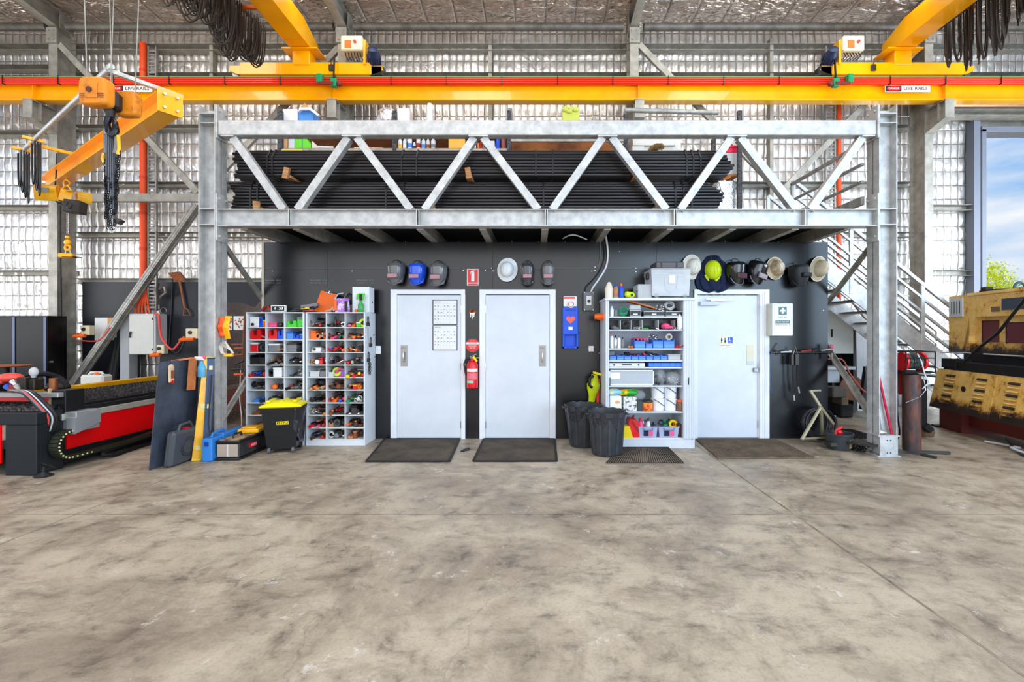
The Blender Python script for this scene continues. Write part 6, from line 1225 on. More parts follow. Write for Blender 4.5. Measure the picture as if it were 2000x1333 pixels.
# sixth shelf: clear drawer box and bags
a, b_ = cx(1190), cx(1277); t = thing('translucent_box', 'wide grey translucent drawer box on the sixth shelf of the cabinet', 'drawer box', ((a + b_) / 2, Yi, SH[5])); z0 = SH[5]
m = MB(); m.box(a, b_, Yi, Yi + .35, z0 + .001, z0 + .205, .006); part('drawer_body', m, mat('grey_translucent', (176, 182, 190), .3), t)
m = MB(); 
for q in ((a, a + .014, z0 + .002, z0 + .204), (b_ - .014, b_, z0 + .002, z0 + .204), (a, b_, z0 + .002, z0 + .014), (a, b_, z0 + .19, z0 + .205)): m.box(q[0], q[1], Yi - .006, Yi, q[2], q[3])
part('white_frame', m, whitep, t)
m = MB(); m.box(cx(1193), cx(1211), Yi - .002, Yi, z0 + .09, z0 + .17); part('paper_label', m, paper, t)
def bagm(x, y, z, w, d, h, seed):
    r = random.Random(seed); ph = [r.uniform(0, 6) for _ in range(6)]; m = MB()
    def f(u, v):
        an = u * math.tau; rr_ = (math.sin(math.pi * (.12 + .8 * v)) ** .6) * (1 + .1 * math.sin(an * 3 + ph[0] + v * 4) + .06 * math.sin(an * 7 + ph[1]))
        return (x + math.cos(an) * w / 2 * rr_, y + d / 2 + math.sin(an) * d / 2 * rr_, z + h * v)
    m.grid(f, 24, 10); m.add([f(q / 24, 0) for q in range(24)], [tuple(range(23, -1, -1))]); m.add([f(q / 24, 1) for q in range(24)], [tuple(range(24))]); return m
for i, (pa, pb, h, lb, inn) in enumerate(((1281, 1303, .2, 'clear bag of dark fittings on the sixth cabinet shelf beside the drawer box', dsteel), (1302, 1334, .17, 'clear bag of shiny fittings at the right end of the sixth cabinet shelf', chrome))):
    xm = cx((pa + pb) / 2); ww = cx(pb) - cx(pa); t = thing('parts_bag', lb, 'bag', (xm, Yi + .1, SH[5])); part('plastic_film', bagm(xm, Yi, SH[5] + .002, ww, .2, h, i), bagp, t); m = MB()
    for q in range(34): m.ring((xm + U(-.36, .36) * ww, Yi + U(.03, .16), SH[5] + U(.015, h * .62)), .014, .005, 8, RX(U(0, 180)) @ RY(U(0, 180)))
    part('fittings', m, inn, t)
# seventh shelf
z0 = SH[6]
def cartn(pa, pb, h, c, name, lab, cat, d=.25, dz=0, extra=None, yo=0):
    a, b_ = cx(pa), cx(pb); t = thing(name, lab, cat, ((a + b_) / 2, Yi + yo, z0 + dz)); m = MB(); m.box(a, b_, Yi + yo, Yi + yo + d, z0 + dz + .001, z0 + dz + h, .006); part('body', m, c, t); return t, a, b_
t, a, b_ = cartn(1191, 1214, .2, paper, 'white_carton', 'white carton with peach print, leftmost on the seventh cabinet shelf', 'carton')
m = MB(); m.sph((cx(1206), Yi - .0, z0 + .12), .035, .003, .02, 12); part('peach_print', m, mat('peach_print', (240, 160, 110), .6), t)
t, a, b_ = cartn(1218, 1244, .19, mat('printed_bag', (222, 222, 222), .5, scale=22, col2=(90, 90, 92), contrast=(.42, .5)), 'printed_carton', 'grey and white printed packet, second on the seventh cabinet shelf', 'carton')
for i, (x_, w_, c1, c2, zz, lb) in enumerate(((cx(1200), .24, (150, 210, 235), (236, 238, 180), .205, 'pale blue and yellow cloth pack on top of the white carton'), (cx(1228), .3, (50, 180, 60), (250, 200, 40), .2, 'green and yellow rag pack lying on the printed packet'))):
    solo('cloth_pack', lb, 'cloth', bagm(x_, Yi, z0 + zz, w_, .2, .085, 8 + i), mat('pack_%d' % i, c1, .7, scale=9, col2=c2, contrast=(.46, .52)))
t, a, b_ = cartn(1245, 1258, .13, mat('dark_jar', (60, 74, 74), .2), 'dark_jar', 'dark square jar behind the orange tin on the seventh cabinet shelf', 'jar', .12, 0)
xm = cx(1265); t = thing('paint_tin', 'orange and red labelled tin with dark lid on the seventh cabinet shelf', 'tin', (xm, Yi - .02, z0)); m = MB(TR(xm, Yi + .02, z0 + .001)); m.lathe([(.062, 0), (.066, .004), (.066, .118), (.06, .12)], None, 24); part('tin_body', m, mat('orange_label', (250, 150, 40), .35, scale=9, col2=(220, 50, 40), contrast=(.42, .5)), t); m = MB(TR(xm, Yi + .02, z0 + .12)); m.lathe([(.07, 0), (.07, .022), (.064, .026)], None, 24); part('lid', m, dsteel, t)
m = MB(); m.text('NO 8', (xm, Yi - .047, z0 + .03), .026, .08, .0004); part('lettering', m, ink, t)
solo('clear_pouch', 'clear plastic pouch of fittings above the dark jar', 'bag', bagm(cx(1254), Yi + .1, z0 + .135, .15, .12, .12, 31), bagp)
pail = mat('white_pail', (236, 238, 242), .4)
for i, (px, dz, lb) in enumerate(((1288, 0, 'lower white pail of the left stack'), (1288, .16, 'upper white pail of the left stack'), (1313, 0, 'lower white pail of the right stack'), (1313, .16, 'upper white pail of the right stack'))):
    xm = cx(px); t = thing('white_pail', lb + ' on the seventh cabinet shelf', 'pail', (xm, Yi + .1, z0 + dz), 'stacked white pails in the cabinet'); m = MB(TR(xm, Yi + .1, z0 + dz + .001) ); m.lathe([(.074, 0), (.078, .004), (.086, .14), (.09, .142), (.09, .157), (.08, .158)], None, 24); part('pail_body', m, pail, t)
    m = MB(); m.tube([(xm - .07, Yi + .03, z0 + dz + .155), (xm - .02, Yi + .005, z0 + dz + .13), (xm + .05, Yi + .015, z0 + dz + .08), (xm + .08, Yi + .05, z0 + dz + .06)], .004, 6); part('wire_handle', m, ink, t)
xm = cx(1330); t = thing('red_lid_jar', 'brown jar with red lid at the right end of the seventh shelf', 'jar', (xm, Yi, z0)); m = MB(TR(xm, Yi + .03, z0 + .001)); m.lathe([(.04, 0), (.045, .005), (.045, .1), (.035, .12)], None, 16); part('jar_body', m, mat('tea_jar', (120, 80, 60), .3), t); m = MB(TR(xm, Yi + .03, z0 + .12)); m.lathe([(.04, 0), (.04, .03)], None, 16); part('red_lid', m, mat('vermilion', (246, 96, 30)), t)
# cabinet floor
z0 = SH[7]
xm = cx(1223); t = thing('yellow_wedge', 'yellow plastic wedge block on the cabinet floor behind the bin', 'block', (xm, Yi, z0)); m = MB(); m.prism([(cx(1216), Yi - .03, z0 + .001), (cx(1236), Yi - .03, z0 + .001), (cx(1234), Yi - .03, z0 + .03), (cx(1229), Yi - .03, z0 + .15), (cx(1216), Yi - .03, z0 + .15)], (0, .15, 0)); part('wedge_body', m, yel, t)
xm = cx(1240); t = thing('fuel_can', 'red plastic fuel can with spout on the cabinet floor', 'fuel can', (xm, Yi, z0)); m = MB(); m.prism([(cx(1231), Yi, z0 + .001), (cx(1251), Yi, z0 + .001), (cx(1250), Yi, z0 + .17), (cx(1243), Yi, z0 + .23), (cx(1231), Yi, z0 + .24), (cx(1228), Yi, z0 + .2)], (0, .2, 0)); part('can_body', m, red, t); m = MB(); m.cyl((cx(1236), Yi + .03, z0 + .22), (cx(1238), Yi + .01, z0 + .29), .02, .012); part('spout', m, redd, t); m = MB(); m.bar((cx(1234), Yi - .003, z0 + .22), (cx(1247), Yi - .003, z0 + .08), .02, .006, (0, 1, 0)); part('moulded_handle', m, redd, t)
def ctub(pa, pb, lb, seed):
    a, b_ = cx(pa), cx(pb); w = (b_ - a) / 2; xm = (a + b_) / 2; t = thing('clear_tub', lb, 'tub', (xm, Yi, z0), 'clear tubs on the cabinet floor'); T = TR(xm, Yi + .12, z0 + .001); m = MB(T)
    for s in (-1, 1): m.prism([(s * w * .88, -.12, 0), (s * w, -.13, .14), (s * w, .13, .14), (s * w * .88, .12, 0)], (-s * .003, 0, 0)); m.prism([(-w * .88, s * .12, 0), (w * .88, s * .12, 0), (w, s * .13, .14), (-w, s * .13, .14)], (0, -s * .003, 0))
    m.box(-w * .88, w * .88, -.12, .12, 0, .003); m.box(-w - .006, w + .006, -.138, -.128, .13, .142, .003); part('tub_body', m, mat('lilac_clear', (196, 204, 236), .2, alpha=.6), t)
    m = MB(T); m.box(-w * .45, w * .0, -.133, -.13, .02, .1); part('blue_label', m, navy, t); m = MB(T); m.box(w * .05, w * .5, -.133, -.13, .02, .1); part('pink_label', m, pink, t)
    m = MB(T); m.tube([(-w * .5, -.136, .125), (-w * .45, -.15, .1), (w * .45, -.15, .1), (w * .5, -.136, .125)], .006, 6); part('tub_handle', m, mat('slate_handle', (110, 120, 140), .4), t)
    return xm, w
for pa, pb, lb, its in ((1247, 1284, 'left clear tub of spray cans and cables on the cabinet floor', [('bottle', 'pink', 'red', -.6), ('coil', 'silver', 'dark', -.1), ('bottle', 'white', 'dark', .25), ('heap', 'dark', 'silver', .6)]), (1286, 1326, 'right clear tub of tangled leads on the cabinet floor', [('coil', 'dark', 'silver', -.5), ('coil', 'teal', 'dark', -.05), ('coil', 'black', 'black', .3), ('roll', 'yellow', 'orange', .62)])):
    xm, w = ctub(pa, pb, lb, 1)
    for kd, c1, c2, dx in its: put(kd, c1, c2, xm + dx * w, Yi + .06, z0 + (.006 if kd == 'bottle' else .1), w * .7, .24 if kd == 'bottle' else .13, 'in the %s clear tub on the cabinet floor' % ('left' if pa < 1280 else 'right'))
t = thing('wooden_block', 'dark brown round block at the right of the cabinet floor', 'block', (cx(1331), Yi, z0)); m = MB(TR(cx(1330.5), Yi + .06, z0 + .001)); m.lathe([(.045, 0), (.045, .17)], None, 16); part('block_body', m, mat('dark_wood', (70, 46, 34), .7), t)
# on top of the cabinet
zc = ct + .001
xm = PX(1190, 6.1); t = thing('cream_bottle', 'cream plastic bottle with pointed top at the left of the cabinet top', 'bottle', (xm, 6.12, zc)); m = MB(TR(xm, 6.12, zc)); m.lathe([(.05, 0), (.054, .01), (.054, .13), (.03, .2), (.008, .22)], None, 18, 1, .7); part('bottle_body', m, mat('cream_bottle', (226, 216, 200), .4), t)
put('bottle', 'tan', 'blue', PX(1203, 6.1), 6.06, zc, .07, .19, 'second bottle from the left on top of the cabinet'); put('bottle', 'blue', 'orange', PX(1213, 6.1), 6.05, zc, .075, .2, 'third on top of the cabinet beside the lime case')
xm = PX(1229, 6.1); t = thing('lime_case', 'lime green tape measure lying on top of the cabinet', 'tape measure', (xm, 6.06, zc)); m = MB(TR(xm, 6.08, zc + .045) @ RY(8)); m.box(-.065, .065, -.03, .03, -.035, .04, .022); part('case_body', m, lime, t); m = MB(); m.cyl((xm + .025, 6.045, zc + .04), (xm + .025, 6.052, zc + .04), .018); part('button', m, black, t)
a, b_ = PX(1245.5, 6.1), PX(1272, 6.1); t = thing('grey_drawer_block', 'small grey drawer block left of the clear tub on the cabinet', 'drawer block', ((a + b_) / 2, 6.1, zc)); m = MB(); m.box(a, b_, 6.08, 6.4, zc, zc + .185, .003); part('block_body', m, mat('block_grey', (178, 180, 182), .45), t)
for q in range(2):
    for r_ in range(3): m = MB(); m.box(a - .004, a, 6.1 + r_ * .1, 6.18 + r_ * .1, zc + .02 + q * .085, zc + .09 + q * .085); part('drawer_front', m, lgrey, t)
a, b_ = PX(1272, 6.03), PX(1349, 6.03); xm = (a + b_) / 2; w = (b_ - a) / 2; zt_ = PZ(526, 6.03); hb = zt_ - zc
t = thing('clear_storage_tub', 'large clear plastic storage tub on top of the shelf cabinet', 'storage tub', (xm, 6.2, zc)); T = TR(xm, 6.23, zc); m = MB(T)
for s in (-1, 1): m.prism([(s * w * .93, -.19, .03), (s * w, -.2, hb), (s * w, .2, hb), (s * w * .93, .19, .03)], (-s * .004, 0, 0)); m.prism([(-w * .93, s * .19, .03), (w * .93, s * .19, .03), (w, s * .2, hb), (-w, s * .2, hb)], (0, -s * .004, 0))
m.box(-w * .93, w * .93, -.19, .19, .03, .036); b = part('tub_body', m, clearp, t)
m = MB(T); m.box(-w * 1.02, w * 1.02, -.21, .21, hb - .05, hb - .04, .003); m.box(-w * 1.02, w * 1.02, -.21, .21, hb, hb + .012, .005); part('lid', m, frost, t)
m = MB(T); m.box(-w * 1.1, -w * .98, -.08, .02, hb - .12, hb - .03, .01); part('side_latch', m, dsteel, t)
for s in (-1, 1):
    m = MB(T); m.cyl((s * w * .72, -.19, .03), (s * w * .72, -.15, .03), .03, n=16); part('wheel', m, grey, t)
m = MB(T); m.box(-w * .1, w * .2, -.203, -.201, hb * .5, hb * .78); part('paper_label', m, paper, t)
m = MB(T); m.tube([(-w * .35, -.2, hb * .8), (-w * .25, -.2, hb * .3), (0, -.198, hb * .2), (w * .25, -.2, hb * .3), (w * .4, -.2, hb * .8)], .004, 6); part('moulded_panel', m, frost, t)
m = MB(T)
for q in range(9): m.sph((U(-.7, .7) * w, U(-.1, .1), .08 + U(0, .08)), U(.04, .08), U(.04, .08), U(.03, .05), 10)
part('contents', m, mat('pale_contents', (200, 204, 214), .7), t)
a, b_ = PX(1276, 6.2), PX(1330, 6.2); zz = zt_ + .014; t = thing('black_lidded_tray', 'dark translucent tray lying upside down on the clear storage tub', 'tray', ((a + b_) / 2, 6.2, zz)); m = MB(); m.box(a, b_, 6.06, 6.38, zz, zz + .09, .012); part('tray_body', m, mat('smoky_tray', (76, 70, 70), .3), t); m = MB(); m.box(a + .06, a + .08, 6.055, 6.06, zz, zz + .09); m.box(b_ - .11, b_ - .09, 6.055, 6.06, zz, zz + .09); part('tray_strap', m, black, t)
# ---------------------------------------------------------------- stacked tube bundles on the mezzanine
Yt = 5.86
def bundle(x0, x1, z0, rows, lab, bands, bottom=True):
    t = thing('tube_bundle', lab, 'steel tubes', ((x0 + x1) / 2, Yt + .15, z0), 'bundles of black steel tube on the mezzanine'); s = .0405; nrow = len(rows)
    for r, n in enumerate(rows):
        for c in range(n):
            j = U(-.03, .03) + (.05 * math.sin(r * .5)); zc = z0 + s * (r + .5); yc_ = Yt + s * (c + .5) + (rows[0] - n) * s * .5
            m = MB(); m.box(x0 + j, x1 + j * .6 - .012 * abs(r - 3) * 2, yc_ - s / 2 + .003, yc_ + s / 2 - .003, zc - s / 2 + .003, zc + s / 2 - .003, .009)
            part('tube', m, tubes, t)
    H = s * nrow
    for px in bands:
        x = PX(px, Yt); m = MB()
        m.box(x, x + .02, Yt - .004, Yt - .0005, z0 - .002, z0 + s * 6); m.bar((x + .01, Yt - .002, z0 + s * 6), (x + .01, Yt + s * 2, z0 + H + .002), .02, .003, (0, -1, 1)); m.box(x, x + .02, Yt + s * 2, Yt + s * 5, z0 + H, z0 + H + .003); m.box(x, x + .02, Yt, Yt + s * 7, z0 - .003, z0 - .0)
        part('steel_band', m, black, t)
xa = PX(447, Yt)
bundle(xa, PX(1412, Yt), 3.09, [7, 7, 7, 7, 7, 7, 6, 5, 3], 'lower long bundle of black steel tubes lying on the mezzanine deck', (487, 501, 752, 786, 1030, 1060, 1318, 1334, 1350))
bundle(PX(452, Yt), PX(1430, Yt), 3.498, [7, 7, 7, 7, 7, 7, 6, 5, 3], 'upper long bundle of black steel tubes lying on timber battens', (520, 530, 783, 812, 1045, 1078, 1340, 1353, 1367))
for i, (px, z, h, yaw, lb) in enumerate(((502, 3.0, .088, 20, 'timber block under the left end of the lower tube bundle'), (842, 3.0, .088, 10, 'timber block under the middle of the lower tube bundle'), (1284, 3.0, .088, 0, 'timber block under the right part of the lower tube bundle'), (560, 3.458, .039, 12, 'timber batten sticking out between the bundles at the left'), (915, 3.458, .039, -10, 'timber batten sticking out between the bundles in the middle'), (1245, 3.458, .039, -16, 'timber batten sticking out between the bundles at the right'))):
    x = PX(px, 5.8); m = MB()
    if i < 3: m.ob((x, 5.98, z + h / 2), (.1, .34, h - .002), (0, 0, 0), .003); m.ob((x + .01, 5.78, z + .1), (.08, .06, .1), (8, 0, yaw), .004)
    else: m.ob((x, 6.0, z + h / 2), (.08, .36, h - .002), (0, 0, 0), .003); m.ob((x, 5.79, z + .05), (.07, .045, .14), (0, yaw, 0), .004)
    solo('timber_batten', lb, 'timber', m, wood, 'timber battens under the tube bundles')
# ---------------------------------------------------------------- rack behind the bundles with its stores
Yk0, Yk1 = 6.85, 7.85; rk = mat('speckled_rack_steel', (84, 84, 88), .6, .3, scale=60, col2=(40, 40, 44), contrast=(.45, .55))
t = thing('storage_rack', 'dark speckled steel storage rack with plywood shelves at the back of the mezzanine', 'rack', (PX(995, Yk0), Yk0, 3.0))
RXs = [PX(548.5, Yk0), PX(771, Yk0), PX(994, Yk0), PX(1222, Yk0), PX(1444, Yk0)]
for x in RXs:
    for y in (Yk0, Yk1): m = MB(); m.box(x - .03, x + .03, y - .025, y + .025, 3.0, 4.8 if x != RXs[3] else 4.75); part('rack_post', m, rk, t)
sh1, sh2 = PZ(291, Yk0), PZ(222, Yk0) - .12
for i in range(3):
    if i < 2:
        m = MB(); m.box(RXs[i] + .03, RXs[i + 1] - .03, Yk0 - .02, Yk0 + .02, sh1 - .07, sh1, .004); part('shelf_beam', m, galvd, t)
        m = MB(); m.box(RXs[i] + .03, RXs[i + 1] - .03, Yk0, Yk1, sh1 - .0, sh1 + .012); part('shelf_panel', m, ply, t)
    m = MB(); m.box(RXs[i] + .03, RXs[i + 1] - .03, Yk0, Yk1, sh2, sh2 + .02); part('shelf_panel', m, ply, t)
m = MB(); z_ = PZ(273, Yk0); m.box(RXs[2] + .03, RXs[3] - .03, Yk0 - .02, Yk0 + .02, z_ - .035, z_ + .035, .004); part('shelf_beam', m, galvd, t)
m = MB(); m.box(RXs[2] + .03, RXs[3] - .03, Yk0 + .3, Yk0 + .32, 3.4, z_ + .3); part('shelf_panel', m, ply, t)
Z1 = sh1 + .013; Yk = Yk0 + .06
def rbox(pa, pb, ytop, c, name, lab, cat, d=.25, base=None, Y=None, bv=.004):
    Y = Y or Yk; base = Z1 if base is None else base; m = MB(); m.box(PX(pa, Y), PX(pb, Y), Y, Y + d, base, PZ(ytop, Y), bv); return solo(name, lab, cat, m, c)
rbox(552, 561, 260, mat('tan_folder', (226, 178, 130), .7), 'tan_folder', 'tan upright file box at the left end of the rack shelf', 'file box')
rbox(563, 575, 260, lgrey, 'grey_folder', 'grey and white lever arch file beside the tan one', 'file')
t = thing('magazine_file', 'bright green magazine file on the rack shelf', 'magazine file', (PX(592, Yk), Yk, Z1)); m = MB(); m.prism([(PX(576, Yk), Yk, Z1), (PX(607, Yk), Yk, Z1), (PX(607, Yk), Yk, PZ(281, Yk)), (PX(592, Yk), Yk, PZ(264, Yk)), (PX(576, Yk), Yk, PZ(262, Yk))], (0, .24, 0)); b = part('file_body', m, mat('folder_green', (104, 214, 50), .5), t)
m = MB(); m.box(PX(590, Yk), PX(591, Yk), Yk - .003, Yk, Z1, PZ(264, Yk)); part('fold_edge', m, dgreen, b)
m = MB(); m.prism([(PX(609, Yk), Yk, Z1), (PX(627, Yk), Yk, Z1), (PX(609, Yk), Yk, PZ(275, Yk))], (0, .2, 0)); solo('cream_wedge', 'cream triangular folder behind the green magazine file', 'folder', m, mat('cream_folder', (220, 216, 200), .7))
rbox(549, 590, 292, yel, 'yellow_sign_board', 'yellow board with black marks below the green magazine file', 'board', .02, sh1 - .09, Yk0 - .04)
for i, (pa, pb, lb) in enumerate(((622, 650, 'white rolled tube lying on the rack shelf near the green file'), (690, 745, 'red and white rolled banner on the rack shelf left of the bottles'), (655, 700, 'coral strapping lying flat on the rack shelf'))):
    m = MB(); m.cyl((PX(pa, Yk), Yk + .05 * i, Z1 + .03), (PX(pb, Yk), Yk + .05 * i + .03, Z1 + .03), .028, n=12); solo('rolled_tube', lb, 'roll', m, [lgrey, mat('coral', (230, 120, 80), .6, scale=20, col2=(240, 225, 210)), mat('coral2', (224, 110, 84), .6)][i])
lbn = ['yellow-labelled', 'small white', 'tall white curved', 'short grey', 'tall dark-capped', 'pale blue', 'brown-striped', 'pale grey']
for i, (px, top, c, c2, w) in enumerate(((780, 269, white, black, 8), (789, 270, lgrey, grey, 7), (799, 265, whitep, lgrey, 9), (808, 276, lgrey, dsteel, 6), (816, 265, mat('grey_white', (214, 210, 206), .4), ink, 8), (826, 270, mat('pale_blue', (190, 214, 240), .4), grey, 8), (835, 270, mat('tan_white', (206, 200, 196), .4), brown, 7), (845, 269, lgrey, whitep, 9))):
    h = PZ(top, Yk) - Z1; r = w * Yk / F / 2; xm = PX(px, Yk); t = thing('caulking_bottle', lbn[i] + ' bottle in the row on the rack shelf', 'bottle', (xm, Yk, Z1), 'bottles in a row on the rack shelf')
    m = MB(TR(xm, Yk + .04, Z1)); m.lathe([(r * .95, 0), (r, .01), (r, h * .82), (r * .6, h * .9), (r * .5, h)], None, 14); part('bottle_body', m, c, t)
    m = MB(TR(xm, Yk + .04, Z1)); m.lathe([(r * 1.02, h * .2), (r * 1.02, h * .5)], None, 14); part('bottle_label', m, [mat('amber_label', (250, 190, 60), .5), paper, lblue, ink, redd, lblue, brown, grey][i], t)
m = MB(); m.tube([(PX(852, Yk), Yk + .1, Z1 + .04), (PX(878, Yk), Yk + .1, Z1 + .045)], .016, 8); solo('white_rod', 'thin white tube lying on the rack shelf right of the bottles', 'tube', m, whitep)
t = rbox(876, 908, 270, mat('amber_crate', (250, 180, 70), .5), 'amber_crate', 'amber plastic crate on the rack shelf behind the truss diagonal', 'crate')
for q in range(5): m = MB(); xx = PX(879 + q * 6, Yk); m.box(xx, xx + .012, Yk - .006, Yk, Z1 + .02, PZ(270, Yk) - .01); part('crate_rib', m, mat('amber_crate'  , (250, 180, 70)), t)
t = thing('white_frame_caddy', 'white hooped carrier with orange tubs near the middle rack post', 'carrier', (PX(938, Yk), Yk, Z1)); m = MB(); m.tube([(PX(928, Yk), Yk, Z1), (PX(929, Yk), Yk, PZ(270, Yk)), (PX(934, Yk), Yk, PZ(262, Yk)), (PX(944, Yk), Yk, PZ(262, Yk)), (PX(948, Yk), Yk, PZ(270, Yk)), (PX(948, Yk), Yk, Z1)], .012, 8); part('white_hoop', m, whitep, t)
for q, c in enumerate((orp, redd, mat('dusky', (130, 110, 120), .5))): m = MB(); m.box(PX(932 + q * 5, Yk), PX(936 + q * 5, Yk), Yk + .02, Yk + .15, Z1 + .002, PZ(278 - q * 3, Yk), .004); part('tub', m, c, t)
rbox(950, 966, 275, lgrey, 'grey_carton', 'pale carton right of the white hooped carrier', 'carton')
for px, top, c, lb in ((972, 268, blue, 'blue canister on the rack shelf left of the middle post'), (983, 262, mat('dusky_red', (150, 90, 90), .5), 'dusky red canister beside the middle rack post')):
    m = MB(TR(PX(px, Yk), Yk + .05, Z1)); h = PZ(top, Yk) - Z1; m.lathe([(.03, 0), (.034, .01), (.034, h * .85), (.02, h)], None, 14); solo('canister', lb, 'canister', m, c)
# right part of the rack
m = MB(); zb_ = PZ(272, Yk0) + .04; m.tube([(PX(1072, Yk), Yk, zb_ + .02), (PX(1080, Yk), Yk, zb_ + .045), (PX(1090, Yk), Yk, zb_ + .03)], [.02, .035, .03], 8); solo('yellow_sponge', 'yellow crumpled pad lying on the right rack beam', 'pad', m, yel)
Yv = 6.5; zt_ = 3.882
m = MB(); m.box(PX(1235, 6.95), PX(1258, 6.95), 6.95, 7.3, 3.0, PZ(256, 6.95), .004); m.box(PX(1234, 6.98), PX(1330, 6.98), 6.98, 7.3, 3.0, PZ(266, 6.98), .004); m.box(PX(1236, 6.93), PX(1320, 6.93), 6.93, 6.97, PZ(284, 6.93), PZ(272, 6.93), .004); solo('white_board_stack', 'stack of white boards and cartons standing right of the right plywood bay', 'boards', m, mat('white_board', (226, 222, 214), .6))
for i, (px, w) in enumerate(((1281, .11),)):
    m = MB(); yy = 6.02; m.tube([(PX(1264, yy), yy, zt_ - .02), (PX(1272, yy), yy, zt_ + .03), (PX(1282, yy), yy, zt_ + .05), (PX(1294, yy), yy, zt_ + .06)], [.012, .03, .045, .035], 10); m.ring((PX(1291, yy), yy, zt_ + .05), .03, .016, 12, RX(70)); solo('tan_rope', 'tan twisted rope end lying on the upper tube bundle', 'rope', m, mat('old_rope', (150, 120, 70), .8, scale=20, col2=(80, 60, 36)))
m = MB(); m.box(PX(1411, 6.95), PX(1440, 6.95), 6.95, 7.25, PZ(298, 6.95), PZ(286, 6.95), .008); m.box(PX(1409, 6.94), PX(1441, 6.94), 6.93, 7.27, PZ(288, 6.94), PZ(284.5, 6.94), .004); solo('red_crate', 'bright pink-red crate on the grey box near the right rack post', 'crate', m, mat('pink_red', (236, 40, 80), .4))
m = MB(); m.box(PX(1406, 6.95), PX(1441, 6.95), 6.95, 7.3, PZ(341, 6.95), PZ(298.5, 6.95), .005); solo('grey_box', 'plain grey box under the red crate near the right rack post', 'box', m, mat('pale_grey_box', (190, 192, 190), .5))
m = MB(); m.box(PX(1400, 6.95), PX(1436, 6.95), 6.93, 7.4, 3.0, PZ(352, 6.95), .02); solo('silver_pack', 'foil-faced insulation pack standing below the grey box', 'pack', m, foilbag)
m = MB(); m.box(PX(1404, 6.94), PX(1441, 6.94), 6.93, 7.3, PZ(345, 6.94), PZ(341.5, 6.94)); m.bar(P(1412, 352, 6.92), P(1426, 345, 6.92), .04, .04); solo('copper_bracket', 'orange-brown timber bracket under the grey box', 'bracket', m, ply)
m = MB(); m.prism([P(1404, 354, 6.7), P(1418, 352, 6.7), P(1415, 377, 6.7), P(1410, 374, 6.7)], (0, .03, 0)); solo('white_funnel', 'white plastic flap beside the ends of the tube bundles', 'flap', m, whitep)
# on the top shelf, peeping over the top chord
Zt = sh2 + .021; Yu = Yk0 + .08
for pa, pb, top, c, nm, lb in ((541, 549, 214, dsteel, 'dark_tin', 'small dark tin at the left end of the rack top'), (552, 581, 213, white, 'white_box', 'plain white box on the rack top, left'), (583, 612, 214.5, lblue, 'blue_packet', 'blue and white packet on the rack top'), (776, 800, 211, mat('ivory_box', (236, 236, 226), .5), 'ivory_box', 'ivory box between the foil bag and the white cup'), (992, 1000, 211, grey, 'grey_tin', 'small grey tin standing on the rack top near the middle'),):
    rbox(pa, pb, top, c, nm, lb, nm.split('_')[1], .2, Zt, Yu)
m = MB(); m.prism([P(582, 218, Yu - .06), P(585, 210, Yu - .06), P(606, 210, Yu - .06), P(624, 224, Yu - .06), P(620, 226, Yu - .06), P(604, 214, Yu - .06), P(588, 214, Yu - .06)], (0, .05, 0)); solo('white_bag', 'white folded sack over the blue packet on the rack top', 'bag', m, whitep)
m = MB(); m.prism([P(587, 210, Yu), P(602, 210, Yu), P(595, 201, Yu)], (0, .05, 0)); solo('cardboard_flap', 'tan cardboard flap rising above the blue packet', 'cardboard', m, card)
solo('foil_bag', 'crumpled silver foil bag on the rack top left of the ivory box', 'bag', bagm(PX(752, Yu), Yu, Zt, .34, .2, PZ(206, Yu) - Zt, 77), foilbag)
xm = PX(838, Yu); m = MB(TR(xm, Yu + .05, Zt)); h = PZ(199, Yu) - Zt; m.lathe([(.05, 0), (.05, .02), (.056, .03), (.044, h * .8), (.036, h * .97), (.02, h)], None, 18); solo('white_cup_stack', 'upturned stack of white cups on the rack top', 'cups', m, mat('cup_white', (226, 230, 234), .3))
m = MB(); gy = Yu + .02
for k0, (px, py) in enumerate(((1104, 212), (1112, 215), (1124, 212))): m.sph(P(px, py + 3, gy), .05, .03, .035, 10)
for a0, b0 in (((1104, 214), (1099, 207)), ((1108, 213), (1108, 206)), ((1113, 214), (1118, 207)), ((1122, 213), (1125, 206)), ((1126, 214), (1131, 211)), ((1118, 216), (1110, 211))): m.tube([P(*a0, gy), P(*b0, gy)], [.022, .013], 7)
m.box(PX(1098, gy), PX(1131, gy), gy, gy + .06, Zt - .05, PZ(216, gy), .01); solo('lime_gloves', 'pair of lime work gloves lying on the rack top', 'gloves', m, mat('pale_lime', (196, 204, 90), .7))
m = MB(); m.cyl((PX(1220, 6.9), 6.9, PZ(215.5, 6.9)), (PX(1405, 6.9), 6.95, PZ(217, 6.9)), .035, n=12); solo('long_pipe', 'long dull steel pipe lying above the rack behind the top chord', 'pipe', m, galvd)
